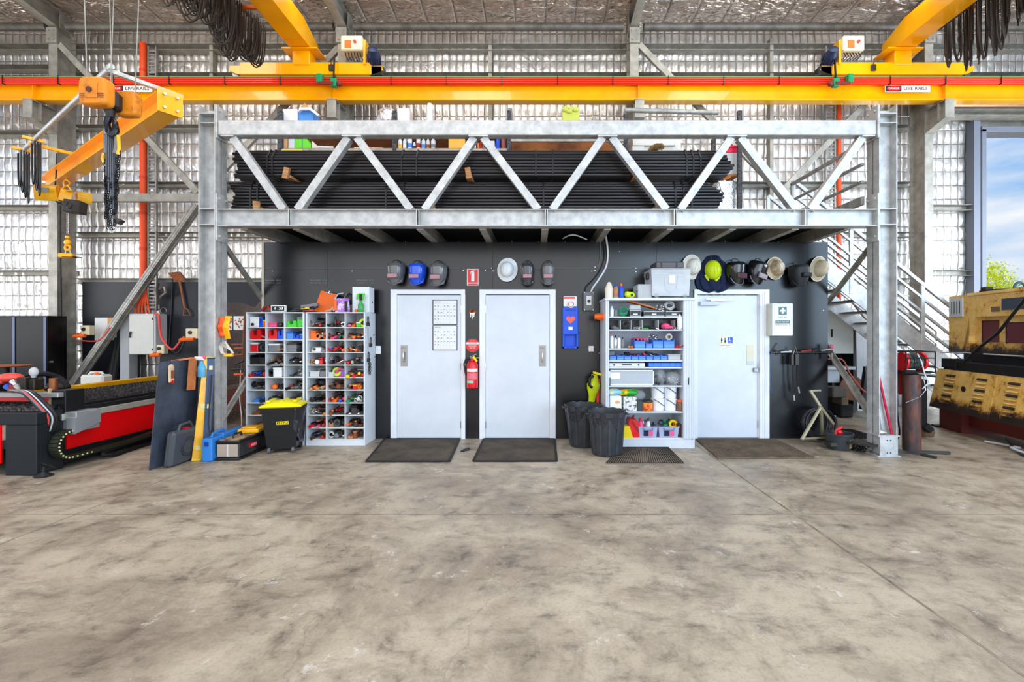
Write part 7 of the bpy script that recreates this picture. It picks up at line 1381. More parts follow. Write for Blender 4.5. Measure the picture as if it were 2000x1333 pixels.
# ---------------------------------------------------------------- wall services
Yw = 9.3
for x0, x1, nm in ((PX(274, Yw), PX(286, Yw), 'left'), (PX(1634, Yw), PX(1643, Yw), 'right')):
    t = thing('orange_conduit', 'vertical orange electrical conduit beside the %s cable ladder' % nm, 'conduit', ((x0 + x1) / 2, Yw, 1.9)); r = (x1 - x0) / 2
    z0 = 2.05 if nm == 'left' else 1.4
    m = MB(); m.cyl(((x0 + x1) / 2, Yw, z0), ((x0 + x1) / 2, Yw, 7.35), r, n=12); part('conduit', m, mat('conduit_orange', (240, 84, 32), .4), t)
    for q in range(7): m = MB(); zz = z0 + .4 + q * .72; m.cyl(((x0 + x1) / 2, Yw, zz), ((x0 + x1) / 2, Yw, zz + .05), r * 1.12, n=12); part('coupling', m, mat('conduit_orange2', (222, 66, 24), .4), t)
for a, b_, nm in ((289, 304, 'left'), (1614, 1631, 'right')):
    x0, x1 = PX(a, Yw), PX(b_, Yw); t = thing('cable_ladder', 'vertical zinc cable ladder on the insulated wall beside the %s orange conduit' % nm, 'cable ladder', ((x0 + x1) / 2, Yw, 1.9), 'cable ladders on the insulated wall')
    for x in (x0, x1): m = MB(); m.box(x - .012, x + .012, Yw, Yw + .05, 1.95, 7.3); part('side_rail', m, galvd, t)
    for q in range(72): m = MB(); zz = 2.0 + q * .073; m.box(x0 + .012, x1 - .012, Yw + .01, Yw + .025, zz, zz + .03); part('rung', m, galvd, t)
for a, b_, lb in ((160, 272, 'black wall board left of the cable ladder'), (311, 512, 'black wall board right of the cable ladder')):
    m = MB(); m.box(PX(a, 9.3), PX(b_, 9.3), 9.31, 9.33, .0, PZ(551, 9.3)); solo('wall_board', lb, 'board', m, mat('black_board', (28, 31, 40), .4, scale=2, col2=(22, 24, 29)))
xa, xb, z0, z1 = PX(251, 8.98), PX(302, 8.98), PZ(693, 8.98), PZ(613, 8.98)
t = thing('distribution_box', 'large pale grey electrical cabinet on the wall behind the cutting table', 'electrical cabinet', ((xa + xb) / 2, 9.1, z0)); m = MB(); m.box(xa, xb, 9.0, 9.29, z0, z1, .008); part('cabinet_body', m, lgrey, t)
m = MB(); m.box(xa + .006, xb - .03, 8.985, 9.0, z0 + .01, z1 - .01, .004); dr = part('door', m, mat('cabinet_door_grey', (214, 214, 208), .4), t)
m = MB(); m.bar((xa + .03, 8.97, z0 + .33), (xa + .05, 8.97, z0 + .45), .025, .02, (0, 1, 0)); m.cyl((xa + .04, 8.99, z0 + .4), (xa + .04, 8.96, z0 + .4), .012); part('door_handle', m, black, dr)
for zz in (z0 + .1, z1 - .1): m = MB(); m.box(xb - .06, xb - .035, 8.975, 8.985, zz - .02, zz + .02, .003); part('hinge', m, black, dr)
m = MB(); m.box(PX(234, 9.1), PX(252, 9.1), 9.1, 9.3, 0, PZ(613, 9.1), .005); solo('grey_post_panel', 'plain grey steel upright left of the electrical cabinet', 'post', m, mat('post_grey', (172, 176, 180), .45))
for i in range(5): cable([P(276 + i * 2.2, 560, 9.2), P(275 + i * 3, 580, 9.1), P(266 + i * 6, 600, 9.1), P(264 + i * 7, 612, 9.1)], .016, mat('conduit_orange', (240, 84, 32)), ['leftmost', 'second', 'third', 'fourth', 'rightmost'][i] + ' of five orange cables entering the top of the electrical cabinet', group='orange cables above the electrical cabinet')
cable([P(300, 612, 8.95), P(310, 618, 8.95), P(313, 650, 8.95), P(322, 670, 8.9), P(337, 683, 8.9), P(350, 670, 8.9), P(360, 658, 8.9)], .02, mat('coral_hose', (236, 80, 76), .5), 'coral red hose looping right from the electrical cabinet')
cable([P(335, 684, 8.85), P(345, 690, 8.85), P(355, 680, 8.85), P(362, 660, 8.85)], .012, black, 'black lead under the coral hose')
cable([P(150, 665, 8.9), P(185, 667, 8.9), P(200, 660, 8.9), P(215, 640, 8.9)], .012, mat('coral_hose', (236, 80, 76)), 'thin coral lead running from the left socket behind the brace')
def sock(pa, pb, ya, yb, lb, Y=8.9):
    t = thing('power_socket', lb, 'socket', (PX((pa + pb) / 2, Y), Y, PZ(yb, Y)), 'power sockets on the back wall'); m = MB(); m.box(PX(pa, Y), PX(pb, Y), Y, Y + .12, PZ(yb, Y), PZ(ya, Y), .01); part('socket_box', m, beige, t); m = MB(); m.cyl((PX(pa * .6 + pb * .4, Y), Y, PZ(ya * .6 + yb * .4, Y)), (PX(pa * .6 + pb * .4, Y), Y - .02, PZ(ya * .6 + yb * .4, Y)), .035); part('outlet', m, black, t)
    m = MB(); m.tube([(PX(pa + 3, Y), Y - .05, PZ(yb - 2, Y)), (PX(pa - 4, Y), Y - .08, PZ(yb + 2, Y)), (PX(pb - 2, Y), Y - .06, PZ(yb + 1, Y))], .035, 8); part('orange_plug', m, orp, t)
sock(157, 174, 636, 655, 'cream power socket with orange plugs left of the brace'); sock(305, 320, 674, 692, 'cream power socket at the right foot of the electrical cabinet'); sock(362, 386, 642, 662, 'cream power outlet with tangled leads near the left mezzanine column')
m = MB(); m.box(PX(185, 9.2), PX(219, 9.2), 9.2, 9.3, PZ(665, 9.2), PZ(621, 9.2)); t = solo('paper_notice', 'white notice sheet with tan edge on the black wall board', 'notice', m, paper); m = MB(); m.box(PX(211, 9.2), PX(219.5, 9.2), 9.19, 9.2, PZ(665, 9.2), PZ(621, 9.2)); part('tan_edge', m, mat('tan_edge', (222, 170, 100), .7), t)
# broom and pole on the board
t = thing('old_shovel', 'rusty orange shovel hung upside down on the black wall board', 'shovel', P(352, 600, 9.29)); m = MB(); m.prism([P(327, 533, 9.27), P(350, 531, 9.27), P(363, 549, 9.27), P(342, 550, 9.27)], (0, .04, 0)); part('blade', m, rust if 0 else mat('rust_orange_blade', (176, 98, 48), .5, .3, scale=8, col2=(110, 60, 36)), t)
m = MB(); m.cyl(P(351, 550, 9.27), P(361, 603, 9.27), .022, .018); part('shaft', m, mat('worn_shaft', (150, 92, 60), .6), t); m = MB(); m.tube([P(360, 602, 9.27), P(358, 617, 9.27), P(372, 617, 9.27), P(366, 604, 9.27)], .012, 6, closed=True); part('d_handle', m, mat('worn_shaft', (150, 92, 60)), t)
m = MB(); m.tube([P(337, 545, 9.29), P(335, 600, 9.29), P(330, 675, 9.29)], .014, 6); solo('thin_black_pole', 'thin black pole hanging left of the shovel', 'pole', m, black)
m = MB(); m.ring(P(319, 607, 9.2), .06, .006, 14, RX(90)); m.tube([P(312, 565, 9.2), P(322, 562, 9.15), P(324, 572, 9.15), P(314, 580, 9.2)], .03, 8); solo('wire_hanger', 'silver wire loop and hook on the black wall board', 'hanger', m, steel)
for i, (a, b_) in enumerate(((222, 230), (230, 236))): m = MB(); m.tube([P(a - 17, 800, 9.1), P(b_, 660, 9.25)], .05, 8); solo('black_pipe_length', ['left', 'right'][i] + ' dark pipe leaning behind the diagonal brace', 'pipe', m, blackm)
# black lockers
for i, (a, b_, lb) in enumerate(((-28, 31, 'black steel locker at the left edge'), (32, 92, 'black steel locker nearest the wall column'))):
    Y = 8.5; t = thing('black_locker', lb, 'locker', (PX((a + b_) / 2, Y), Y, 0), 'black lockers by the left wall'); m = MB(); m.box(PX(a, Y), PX(b_, Y), Y, Y + .36, 0, PZ(617, Y), .004); part('locker_body', m, mat('satin_black_locker', (12, 12, 15), .3, spec=.2), t)
    m = MB(); m.box(PX(a + 1, Y), PX(b_ - 1, Y), Y - .012, Y, .1, PZ(620, Y), .004); dr = part('locker_door', m, mat('satin_black_locker', (12, 12, 15)), t)
    m = MB(); m.box(PX(b_ - 5, Y), PX(b_, Y), Y - .02, Y - .012, 0, PZ(620, Y)); part('door_edge', m, mat('blue_grey_edge', (78, 86, 112), .3, .4), dr)  # bluish edge highlight painted as a strip down each locker door
    m = MB(); m.box(PX(b_, Y), PX(b_, Y) + .02, Y + .03, Y + .09, PZ(709, Y), PZ(706, Y)) if i else m.box(PX(a + 6, Y), PX(a + 9, Y), Y - .03, Y - .012, PZ(709, Y), PZ(700, Y)); part('door_handle', m, chrome, dr)
# ---------------------------------------------------------------- cutting table
X1, X0 = -5.25, -6.5; Ya, Ye = 4.84, 8.3; rd = mat('cutting_table_red', (255, 4, 14), .4, var=.02, spec=.2); dk = mat('dark_machine_steel', (40, 44, 48), .4, .3)
t = thing('cutting_table', 'red and black plasma cutting table running back along the left side', 'cutting table', (-5.9, 6.5, 0))
m = MB(); m.box(X1 - .01, X1 + .006, 5.15, Ye, .2, .525); part('red_side_panel', m, rd, t)
m = MB(); m.box(X0, X1 - .37, Ya - .006, Ya + .01, .13, .53); part('red_end_panel', m, rd, t)
for x in (X1 - .33, X0): 
    m = MB(); m.box(x, x + .33 if x > X0 else x + .1, Ya, Ya + .28, .0, .53, .008); part('leg', m, dk, t)
m = MB(); m.box(X1 - .3, X1, Ye - .3, Ye, 0, .53, .006); part('leg', m, dk, t)
m = MB(); m.box(X0, X1 + .0, Ya + .0, Ye, .53, .655, .006); part('side_frame', m, dk, t)
m = MB(); m.box(X0 + .05, X1 - .02, Ya + .3, Ye, .04, .2); part('under_tray', m, blackm, t)
m = MB(); m.box(X1 - .04, X1 + .02, Ya + .25, Ye, .53, .6, .004); part('linear_rail', m, mat('rail_cream', (206, 202, 188), .35, .3), t)
m = MB(); m.box(X1 - .06, X1 - .02, Ya + .25, Ye, .62, .69, .004); part('black_rail', m, black, t)
m = MB(); m.box(X0 + .0, X0 + .1, Ya + .3, Ye, .66, .77, .008); part('yellow_back_rail', m, orange, t)
slg = mat('slag_slats', (96, 88, 86), .6, .3, scale=30, col2=(34, 32, 34), contrast=(.4, .6))
sl = MB()
for q in range(64):
    y = Ya + .1 + q * .052; n_ = 24; pts = []
    for e in range(n_ + 1): pts.append((X0 + .1 + (X1 - .06 - X0 - .1) * e / n_, y, .72 - (.02 if e % 2 else 0) - U(0, .012)))
    pts2 = [(X1 - .06, y, .66), (X0 + .1, y, .66)]; sl.prism(pts + pts2, (0, .004, 0))
o = part('slat_bed', sl, slg, t); o['kind'] = 'stuff'
m = MB()
for q in range(12): x = X0 + .14 + q * .093; m.box(x, x + .004, Ya + .1, Ye - .05, .66, .708)
o = part('cross_slats', m, slg, t); o['kind'] = 'stuff'
# gantry with motor, cables and drag chain
g_ = part('gantry', MB().box(X0 - .05, X1 + .0, 5.06, 5.2, .79, .84, .004), mat('gantry_alloy', (190, 192, 190), .3, .6), t)
m = MB(); m.box(X0 - .05, X1 - .1, 5.05, 5.06, .75, .79); part('red_gantry_strip', m, mat('dusky_red_strip', (190, 40, 44), .4), g_)
m = MB(); m.box(X1 - .02, X1 + .14, 5.12, 5.4, .4, .62, .006); m.prism([(X1 + .05, 5.1, .56), (X1 + .05, 5.4, .62), (X1 + .05, 5.4, .46), (X1 + .05, 5.1, .38)], (.1, 0, 0)); part('motor_carriage', m, mat('brushed_plate', (184, 188, 192), .35, .5), t)
m = MB(); m.box(X1 - .14, X1 + .02, 5.12, 5.34, .6, .86, .006); part('black_end_plate', m, black, t)
m = MB(); m.box(X1 - .16, X1 - .14, 5.1, 5.14, .6, .88, .004); part('tan_side_plate', m, mat('tan_plate', (206, 170, 120), .5), t)
m = MB(); m.cyl((X1 - .3, 5.3, .84), (X1 - .3, 5.3, .98), .038, n=14); part('copper_fitting', m, mat('copper_brown', (150, 92, 56), .4, .6), t)
for q in range(7): 
    m = MB(); o_ = q * .022; m.tube(cable([(X1 - .52 + o_, 5.06, .87 - .3 * abs(o_ - .06) * 0), (X1 - .3 + o_, 4.98, .85), (X1 - .12 + o_, 4.95, .72), (X1 - .04 + o_, 4.96, .6), (X1 - .06 + o_ * .8, 4.98, .46), (X1 - .1 + o_ * .5, 5.0, .38)], 0, None, None), .014, 6); part('machine_cable', m, [black, grey, mat('coral_hose', (236, 80, 76)), black, lgrey, blackm, black][q], t)
dc = thing('drag_chain', 'black plastic cable drag chain looping beside the red table panel', 'cable chain', (X1 + .1, 5.2, .1))
pth = []; rr_ = .145; zc_ = .27; yc_ = 5.1
for q in range(9): pth.append((yc_ + .25 - .25 * q / 8 + .0, zc_ + rr_))
for q in range(1, 13): an = math.pi / 2 + math.pi * q / 12; pth.append((yc_ + math.cos(an) * rr_, zc_ + math.sin(an) * rr_))
for q in range(1, 60): pth.append((yc_ + q * .055, zc_ - rr_ + (.0 if q < 14 else min(.06, (q - 14) * .004))))
n_ = 0
for a, b_ in zip(pth[:-1], pth[1:]):
    p0, p1 = Vector((X1 + .07, a[0], a[1])), Vector((X1 + .07, b_[0], b_[1])); d_ = p1 - p0
    if d_.length < .012: continue
    m = MB(); nrm = Vector((0, -d_.z, d_.y)).normalized()
    m.bar(p0 - d_ * .02, p0 + d_ * .93, .09, .04, nrm); m.cyl((X1 + .112, (a[0] + b_[0]) / 2, (a[1] + b_[1]) / 2), (X1 + .12, (a[0] + b_[0]) / 2, (a[1] + b_[1]) / 2), .011, n=8)
    part('chain_link', m, mat('dark_olive_plastic', (40, 46, 34), .45), dc); n_ += 1
for q in range(22):
    a = pth[3 + q]; m = MB(); m.cyl((X1 + .12, a[0], a[1]), (X1 + .126, a[0], a[1]), .009, n=8); 
    if q % 1 == 0: part('link_pin', m, mat('cream_pin', (236, 230, 170), .4), dc)
m = MB(); m.lathe([(.07, .0), (.08, .01), (.04, .03), (.012, .05), (.012, .1)], TR(X1 + .1, 4.82, 0), 20); t2 = solo('levelling_foot', 'dark round levelling foot in front of the table leg', 'foot', m, dk)
m = MB(); m.tube([(X1 + .07, 4.82, .06), (X1 + .02, 4.86, .13), (X1 + .14, 4.9, .07)], .006, 6, closed=True); part('wire_clip', m, dsteel, t2)
cable([(X1 + .06, 6.6, .02), (X1 + .1, 5.9, .015), (X1 + .16, 5.55, .03), (X1 + .1, 5.5, .08), (X1 + .04, 6.2, .1), (X1 + .02, 6.8, .12)], .022, blackm, 'thick black hose loop lying under the red table side')
# things on the table end
def tt_(name, lab, cat, m, c): return solo(name, lab, cat, m, c)
zt_ = .73
m = MB(); m.lathe([(.22, 0), (.24, .012), (.22, .02), (.05, .03)], TR(PX(15, 5.6), 5.6, 1.15 - .06), 24, 1, .8); tt_('rusty_disc', 'rusty flat disc on the left edge above the cutting table', 'disc', m, brown)
m = MB(); m.cyl((PX(8, 5.6), 5.6, .73), (PX(8, 5.6), 5.6, 1.1), .05); tt_('disc_stand', 'dark stand under the rusty disc', 'stand', m, black)
m = MB(); m.sph((PX(20, 5.3), 5.3, PZ(738, 5.3)), .13, .1, .055, 14); m.box(PX(3, 5.3), PX(16, 5.3), 5.22, 5.35, PZ(750, 5.3), PZ(738, 5.3), .02); tt_('red_torch_cap', 'red rounded cover on the torch head at the left edge', 'cover', m, mat('coral_red', (236, 84, 70), .4))
m = MB(); m.box(PX(-12, 5.3), PX(14, 5.3), 5.2, 5.45, .79, PZ(748, 5.3), .02); tt_('black_head_box', 'black box of the torch head at the left edge', 'box', m, black)
for i, (px, py, c, lb) in enumerate(((26, 748, chrome, 'shiny steel knob beside the red cover'), (24, 757, redd, 'dark red valve beside the torch head'), (14, 757, blue, 'blue hose end beside the torch head'), (22, 762, brown, 'brown nozzle under the red valve'), (33, 757, steel, 'steel bracket right of the red valve'))): m = MB(); m.tube([P(px - 4, py, 5.14), P(px, py - 2, 5.12), P(px + 4, py + 4, 5.12)], [.02, .032, .018], 8); tt_('torch_fitting', lb, 'fitting', m, c)
m = MB(); m.box(PX(42, 5.3), PX(58, 5.3), 5.25, 5.4, .84, PZ(737, 5.3), .01); m.box(PX(58, 5.3), PX(70, 5.3), 5.28, 5.4, .84, PZ(741, 5.3), .01); tt_('drive_unit', 'black and brown drive unit on the gantry', 'drive unit', m, mat('drive_black', (46, 40, 34), .4, scale=6, col2=(96, 76, 52), contrast=(.3, .42)))
m = MB(); m.sph((PX(66, 5.3), 5.3, PZ(727, 5.3)), .045, .04, .055, 12); m.cyl((PX(66, 5.3), 5.3, PZ(738, 5.3)), (PX(66, 5.3), 5.3, PZ(729, 5.3)), .02); tt_('glass_lamp', 'small clear lamp bulb on the gantry', 'lamp', m, frost)
cable([P(38, 740, 5.5), P(60, 733, 5.5), P(90, 731, 5.6), P(115, 738, 5.7), P(128, 750, 5.7), P(132, 758, 5.7)], .03, blackm, 'fat black hose bundle arching over the gantry')
m = MB(); m.sph((PX(112, 5.7), 5.7, .83), .13, .12, .07, 12); tt_('black_hose_heap', 'coiled black hoses heaped on the table near the back rail', 'hose', m, mat('hose_black', (38, 32, 32), .5, bump=1, bscale=30))
x, y, z = PX(178, 7.4), 7.5, .772; t = thing('white_jerrycan', 'white plastic container with orange cap behind the yellow table rail', 'container', (x, y, 0)); m = MB(); m.box(PX(154, 7.4), PX(200, 7.4), 7.4, 7.6, 0, PZ(733, 7.4), .03); b = part('container_body', m, mat('cloudy_white', (214, 216, 208), .4), t); m = MB(); m.cyl((PX(181, 7.4), 7.48, PZ(733, 7.4)), (PX(181, 7.4), 7.48, PZ(728, 7.4)), .04); part('orange_cap', m, orp, t); m = MB(); m.tube([(PX(165, 7.4), 7.48, PZ(733, 7.4)), (PX(168, 7.4), 7.48, PZ(729, 7.4)), (PX(190, 7.4), 7.48, PZ(729, 7.4)), (PX(193, 7.4), 7.48, PZ(733, 7.4))], .02, 6); part('handle', m, mat('cloudy_white', (214, 216, 208)), t)
# ---------------------------------------------------------------- jib crane and hoists
Nn, Ff = Vector((-4.13, 5.2, 4.1)), Vector((-8.75, 8.22, 4.1)); dj = (Ff - Nn).normalized(); pj = Vector((dj.y, -dj.x, 0)) * -1
if pj.y > 0: pj = -pj
t = thing('jib_crane', 'yellow jib beam slanting back to the left wall column with a silver festoon track', 'jib crane', Ff)
m = MB(); m.ibeam(Nn, Ff, .2, .24, .014, .01); part('jib_beam', m, orange, t)
m = MB(); m.bar(Nn - dj * .006, Nn + dj * .006, .24, .26); part('end_plate', m, orange, t)
for s in (-1, 1):
    for z in (-.08, .07): m = MB(); c = Nn - dj * .01 + pj * .06 * s + Vector((0, 0, z)); m.cyl(c, c - dj * .03, .014, n=6); part('bolt', m, chrome, t)
for u in (.0, .62): 
    c = Nn.lerp(Ff, u + .012) + Vector((0, 0, .14)); m = MB(); m.bar(c - pj * .14, c + pj * .52, .05, .04); m.cyl(c + pj * .5, c + pj * .5 + Vector((0, 0, .05)), .03); part('outrigger_arm', m, galv if u == 0 else yellow, t)
a, b_ = Nn + pj * .5 + Vector((0, 0, .17)), Nn + dj * 4.0 + pj * .5 + Vector((0, 0, .17)); m = MB(); m.cyl(a, b_, .028, n=10); part('festoon_track', m, galv, t)
for u, dep, n_ in ((.83, .75, 3), (1.0, .75, 4)):
    for q in range(n_): m = MB(); c = a.lerp(b_, u) + pj * (.03 * q - .05); w = .05 + .02 * q; m.tube([c + dj * w * math.cos(e * math.pi / 12) + Vector((0, 0, -.04 - dep * (1 - .1 * q) * math.sin(e * math.pi / 12) ** .55)) for e in range(13)], .011, 6); part('cable_loop', m, black, t)
    m = MB(); c = a.lerp(b_, u); m.bar(c - pj * .1, c + pj * .12, .05, .04); part('cable_saddle', m, yellow, t)
m = MB(); m.bar((-8.8, 8.3, 4.14), (-9.4, 8.9, 4.14), .14, .1); part('pivot_bracket', m, shedst, t)
# yellow chain hoist at the jib tip
Yh = 7.4
def H(px, py, dy=0): return P(px, py, Yh + dy)
t = thing('chain_hoist', 'yellow electric chain hoist hanging from the far end of the jib', 'chain hoist', H(130, 400))
m = MB(); m.ext([(-.09, -.1), (.06, -.13), (.1, -.08), (.12, .08), (.06, .12), (-.09, .12), (-.12, .05), (-.12, -.04)], H(74, 377, -.1), H(118, 379), (0, 0, 1)); b = part('motor_housing', m, yellow, t)
m = MB(); m.ext([(-.07, -.08), (.08, -.1), (.1, .0), (.08, .09), (-.07, .1)], H(116, 380), H(140, 387, .1), (0, 0, 1)); part('gear_housing', m, yellow, t)
m = MB(); m.ext([(-.08, -.09), (.08, -.09), (.1, .0), (.07, .09), (-.08, .09)], H(148, 385, .15), H(176, 390, .3), (0, 0, 1)); part('brake_housing', m, yellow, t)
m = MB(); m.ob(H(85, 371, -.22), (.14, .01, .07), (0, 4, 8)); part('hoist_label', m, steel, t)
m = MB(); m.ob(H(147, 405, .05), (.22, .2, .2), (0, 4, 16), .01); part('chain_box', m, mat('brown_black_box', (54, 48, 44), .5), t)
m = MB(); m.ring(H(130, 358), .05, .012, 14, RX(90)); m.cyl(H(130, 353), H(129, 345), .012); m.tube([H(127, 362), H(122, 374), H(140, 372), H(132, 362)], .02, 8); part('suspension_hook', m, orange, t)
m = MB(); m.ring(H(135, 402, -.12), .05, .006, 16, RX(90)); m.ring(H(135, 402, -.13), .035, .006, 16, RX(80)); part('coiled_lead', m, black, t)
m = MB(); z = H(132, 418).z; i = 0
while z > H(132, 458).z: m.ring((H(132, 418).x, Yh, z), .013, .004, 8, RX(90) @ RY(90) if i % 2 else RX(90), 1.3); z -= .024; i += 1
part('load_chain', m, chrome, t)
m = MB(); m.cyl(H(132, 461), H(132, 466), .03); m.sph(H(132, 474), .05, .04, .055); m.ring(H(132, 484), .04, .018, 14, RX(90)); part('hook_block', m, orange, t)
t = thing('lifting_magnet', 'small yellow lifting magnet hanging on the hoist hook in front of column', 'magnet', H(131, 505)); m = MB(); m.ob(H(131, 500), (.2, .1, .07), (0, 0, 10), .012); part('magnet_body', m, yellow, t); m = MB(); m.tube([H(127, 496), H(130, 488), H(136, 488), H(138, 496)], .01, 6); part('shackle', m, chrome, t); m = MB(); m.cyl(H(140, 501), H(160, 504), .008); part('lever', m, black, t); m = MB(); m.ob(H(136, 503), (.14, .11, .012), (0, 0, 10)); part('base_strip', m, redd, t)
cable([H(111, 300, .3), H(109, 350, .2), H(106, 372, .0)], .01, black, 'black lead dropping from the festoon arm to the yellow hoist')
cable([P(118, 395, 8.99), P(118, 480, 8.99), P(119, 560, 8.99), P(121, 740, 8.99)], .014, black, 'long black lead hanging down in front of the left wall column')
cable([H(104, 385), H(112, 396), H(124, 402), H(135, 400)], .011, black, 'short black lead under the yellow hoist body')
# big hook block with ropes, shackles and slings
Yb_ = 4.2
def B(px, py, dy=0): return P(px, py, Yb_ + dy)
t = thing('hook_block', 'worn orange wire-rope hook block hanging in front of the jib', 'hook block', B(216, 260)); ob_ = mat('worn_orange', (222, 134, 26), .5, scale=9, col2=(170, 92, 20), contrast=(.3, .5))
def rblock(c, w, h, d):
    m = MB(); m.grid(lambda u, v: Vector(c) + Vector((w / 2 * (lambda a: math.copysign(abs(math.cos(a)) ** .35, math.cos(a)))(u * math.tau) * (1 - .12 * abs(2 * v - 1) ** 6), 0, h / 2 * (lambda a: math.copysign(abs(math.sin(a)) ** .35, math.sin(a)))(u * math.tau) * (1 - .1 * abs(2 * v - 1) ** 6))) + Vector((.12 * d * (v - .5), d * (v - .5), 0)), 28, 8)
    for v in (0, 1):
        q = [Vector(c) + Vector((w / 2 * .88 * (lambda a: math.copysign(abs(math.cos(a)) ** .35, math.cos(a)))(k * math.tau / 28) + .12 * d * (v - .5), d * (v - .5), h / 2 * .9 * (lambda a: math.copysign(abs(math.sin(a)) ** .35, math.sin(a)))(k * math.tau / 28))) for k in range(28)]; m.add(q, [tuple(range(28)) if v == 0 else tuple(range(27, -1, -1))])
    return m
p = B(190, 182, -.08); part('sheave_cover', rblock(p, .235, .25, .11), ob_, t); q = MB(); q.cyl(p + Vector((-.01, -.055, .0)), p + Vector((-.01, -.075, 0)), .024); part('cover_bolt', q, rust, t)
m = MB(); m.ob(p + Vector((-.0, -.058, -.0)), (.11, .012, .14), (0, 0, 0), .005); part('raised_plate', m, ob_, t)
for s in (-1, 1): 
    for k_ in range(3): m = MB(); m.ob(p + Vector((s * .08, -.055, -.03 - k_ * .016)), (.05, .01, .006)); part('vent_slot', m, brown, t)
p2 = B(250, 205, .1); part('sheave_cover', rblock(p2, .2, .23, .09), ob_, t)
m = MB(); m.ob((p + p2) / 2 + Vector((.0, .0, -.02)), (.12, .12, .16), (0, 0, 20), .02); m.cyl(B(213, 214), B(216, 230), .05, .03); part('centre_yoke', m, black, t)
m = MB(); m.tube([B(214, 226), B(209, 242), B(213, 260), B(221, 265), B(226, 255), B(225, 240), B(219, 229)], [.03, .026, .032, .036, .03, .022, .012], 10); part('steel_hook', m, mat('dark_hook', (42, 42, 46), .25, .7), t)
t = thing('hoist_ropes', 'four thin wire ropes running up from the orange hook block', 'wire ropes', B(216, 180))
for a0, b0, a1, dy in ((170, 155, 165, -.08), (219, 162, 214, 0), (216, 160, 222, .0), (264, 182, 271, .1)): m = MB(); q = B(a0, b0, dy); u_ = P(a1, 0, Yb_ + dy); e = q + (u_ - q) * 1.35; m.cyl(q, e, .0045, n=6); part('wire_rope', m, galvd, t)
t = thing('lifting_sling', 'bunch of grey slings and black lifting chains hanging on the hook', 'slings', B(217, 455))
for i in range(4): m = MB(); o_ = (i - 1.5) * 3.5; m.ext([(-.03, -.004), (.03, -.004), (.03, .004), (-.03, .004)], B(217 + o_, 262, .01 * i), B(218 + o_ * 1.4, 345 + 30 * i, .01 * i), (1, .3, 0)); part('web_sling', m, mat('grey_webbing', (104, 108, 116), .8), t)
for s in (-1, 1): m = MB(); m.tube([B(214 + s * 3, 262), B(217 + s * 10, 252, .02), B(217 + s * 11, 280), B(217 + s * 8, 300)], .018, 8); part('sling_eye', m, grey, t)
for s, c in ((-1, yellow), (1, yellow)): m = MB(); m.tube([B(217 + s * 14, 265 if s > 0 else 300), B(217 + s * 16, 290 if s > 0 else 310), B(217 + s * 13, 302 if s > 0 else 318)], .014, 8); part('yellow_hook', m, c, t)
cm = mat('black_chain', (36, 38, 42), .3, .7)
for px0, px1, ya, yb in ((206, 207, 300, 430), (212, 211, 330, 450), (205, 211, 330, 445), (229, 225, 288, 400), (233, 226, 296, 420), (228, 222, 330, 445), (217, 216, 340, 452)):
    m = MB(); n2 = int((yb - ya) / 4.6)
    for i in range(n2):
        u = i / n2; m.ring(B(px0 + (px1 - px0) * u + 1.2 * math.sin(i * .9), ya + (yb - ya) * u, .02 * math.sin(i)), .0125, .0042, 8, (RX(90) @ RY(80) if i % 2 else RX(90)) @ RZ(90), .7)
    part('chain_strand', m, cm, t)
m = MB()
for i in range(9): an = i / 9 * math.pi; m.ring(B(219 + 5.5 * math.cos(an) , 440 + 12 * math.sin(an)), .014, .005, 8, RX(90))
part('chain_strand', m, chrome, t)
m = MB(); m.prism([B(226, 425), B(236, 430), B(229, 437), B(222, 436)], (0, .05, 0)); part('chain_tag', m, dsteel, t)
# ---------------------------------------------------------------- yellow guillotine on the right
O_ = Vector((6.42, 7.35, 0)); eu = Vector((-.178, -.984, 0)).normalized(); ew = Vector((.984, -.178, 0)).normalized()
def G(u, w, z): return O_ + eu * u + ew * w + Vector((0, 0, z))
def GU(px, w):
    k_ = (px - VX) / F; return (O_.x + ew.x * w - k_ * (O_.y + ew.y * w)) / (k_ * eu.y - eu.x)
def GP(px, py, w):
    u = GU(px, w); q = G(u, w, 0); return G(u, w, CH + (VY - py) * q.y / F)
def gbox(m, u0, u1, w0, w1, z0, z1):
    vs = [G(u, w, z) for z in (z0, z1) for w in (w0, w1) for u in (u0, u1)]
    return m.add(vs, [(0, 2, 3, 1), (4, 5, 7, 6), (0, 1, 5, 4), (2, 6, 7, 3), (0, 4, 6, 2), (1, 3, 7, 5)])
U1 = 3.0
t = thing('sheet_metal_guillotine', 'oily worn yellow sheet metal guillotine standing before the right doorway', 'machine', G(1.2, .5, 0))
zt_ = GP(1853, 579, .28).z; uL_ = GU(1853, .28); zb1 = .47
# slanted louvred apron
def apr(u, z, off=0): w = .0 - .08 * (z - .95) / -.55 * 1 + 0; return G(u, -.02 - .1 * (.92 - z) / .5 - off, z)
def apron(u0, u1):
    m = MB(); a = [apr(u0, .92), apr(u1, .92), apr(u1, .33), apr(u0, .33)]; m.prism(a, ew * .03)
    return m
us = [0.0, GU(1953, 0), U1]
for i in range(2): part('apron_panel', apron(us[i] + .008, us[i + 1] - .008), oilyel, t)
m = MB(); m.prism([apr(0, .92), apr(U1, .92), G(U1, .3, .94), G(0, .3, .94)], (0, 0, .012)); part('apron_top', m, oilyel, t)
m = MB(); m.prism([apr(0.01, .92), apr(0.01, .33), G(0.01, .4, .33), G(0.01, .4, .92)], eu * .01); part('apron_end', m, oilyel, t)
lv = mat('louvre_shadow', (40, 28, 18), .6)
lou = [(1850, 1868), (1910, 1930), (1972, 1995)]
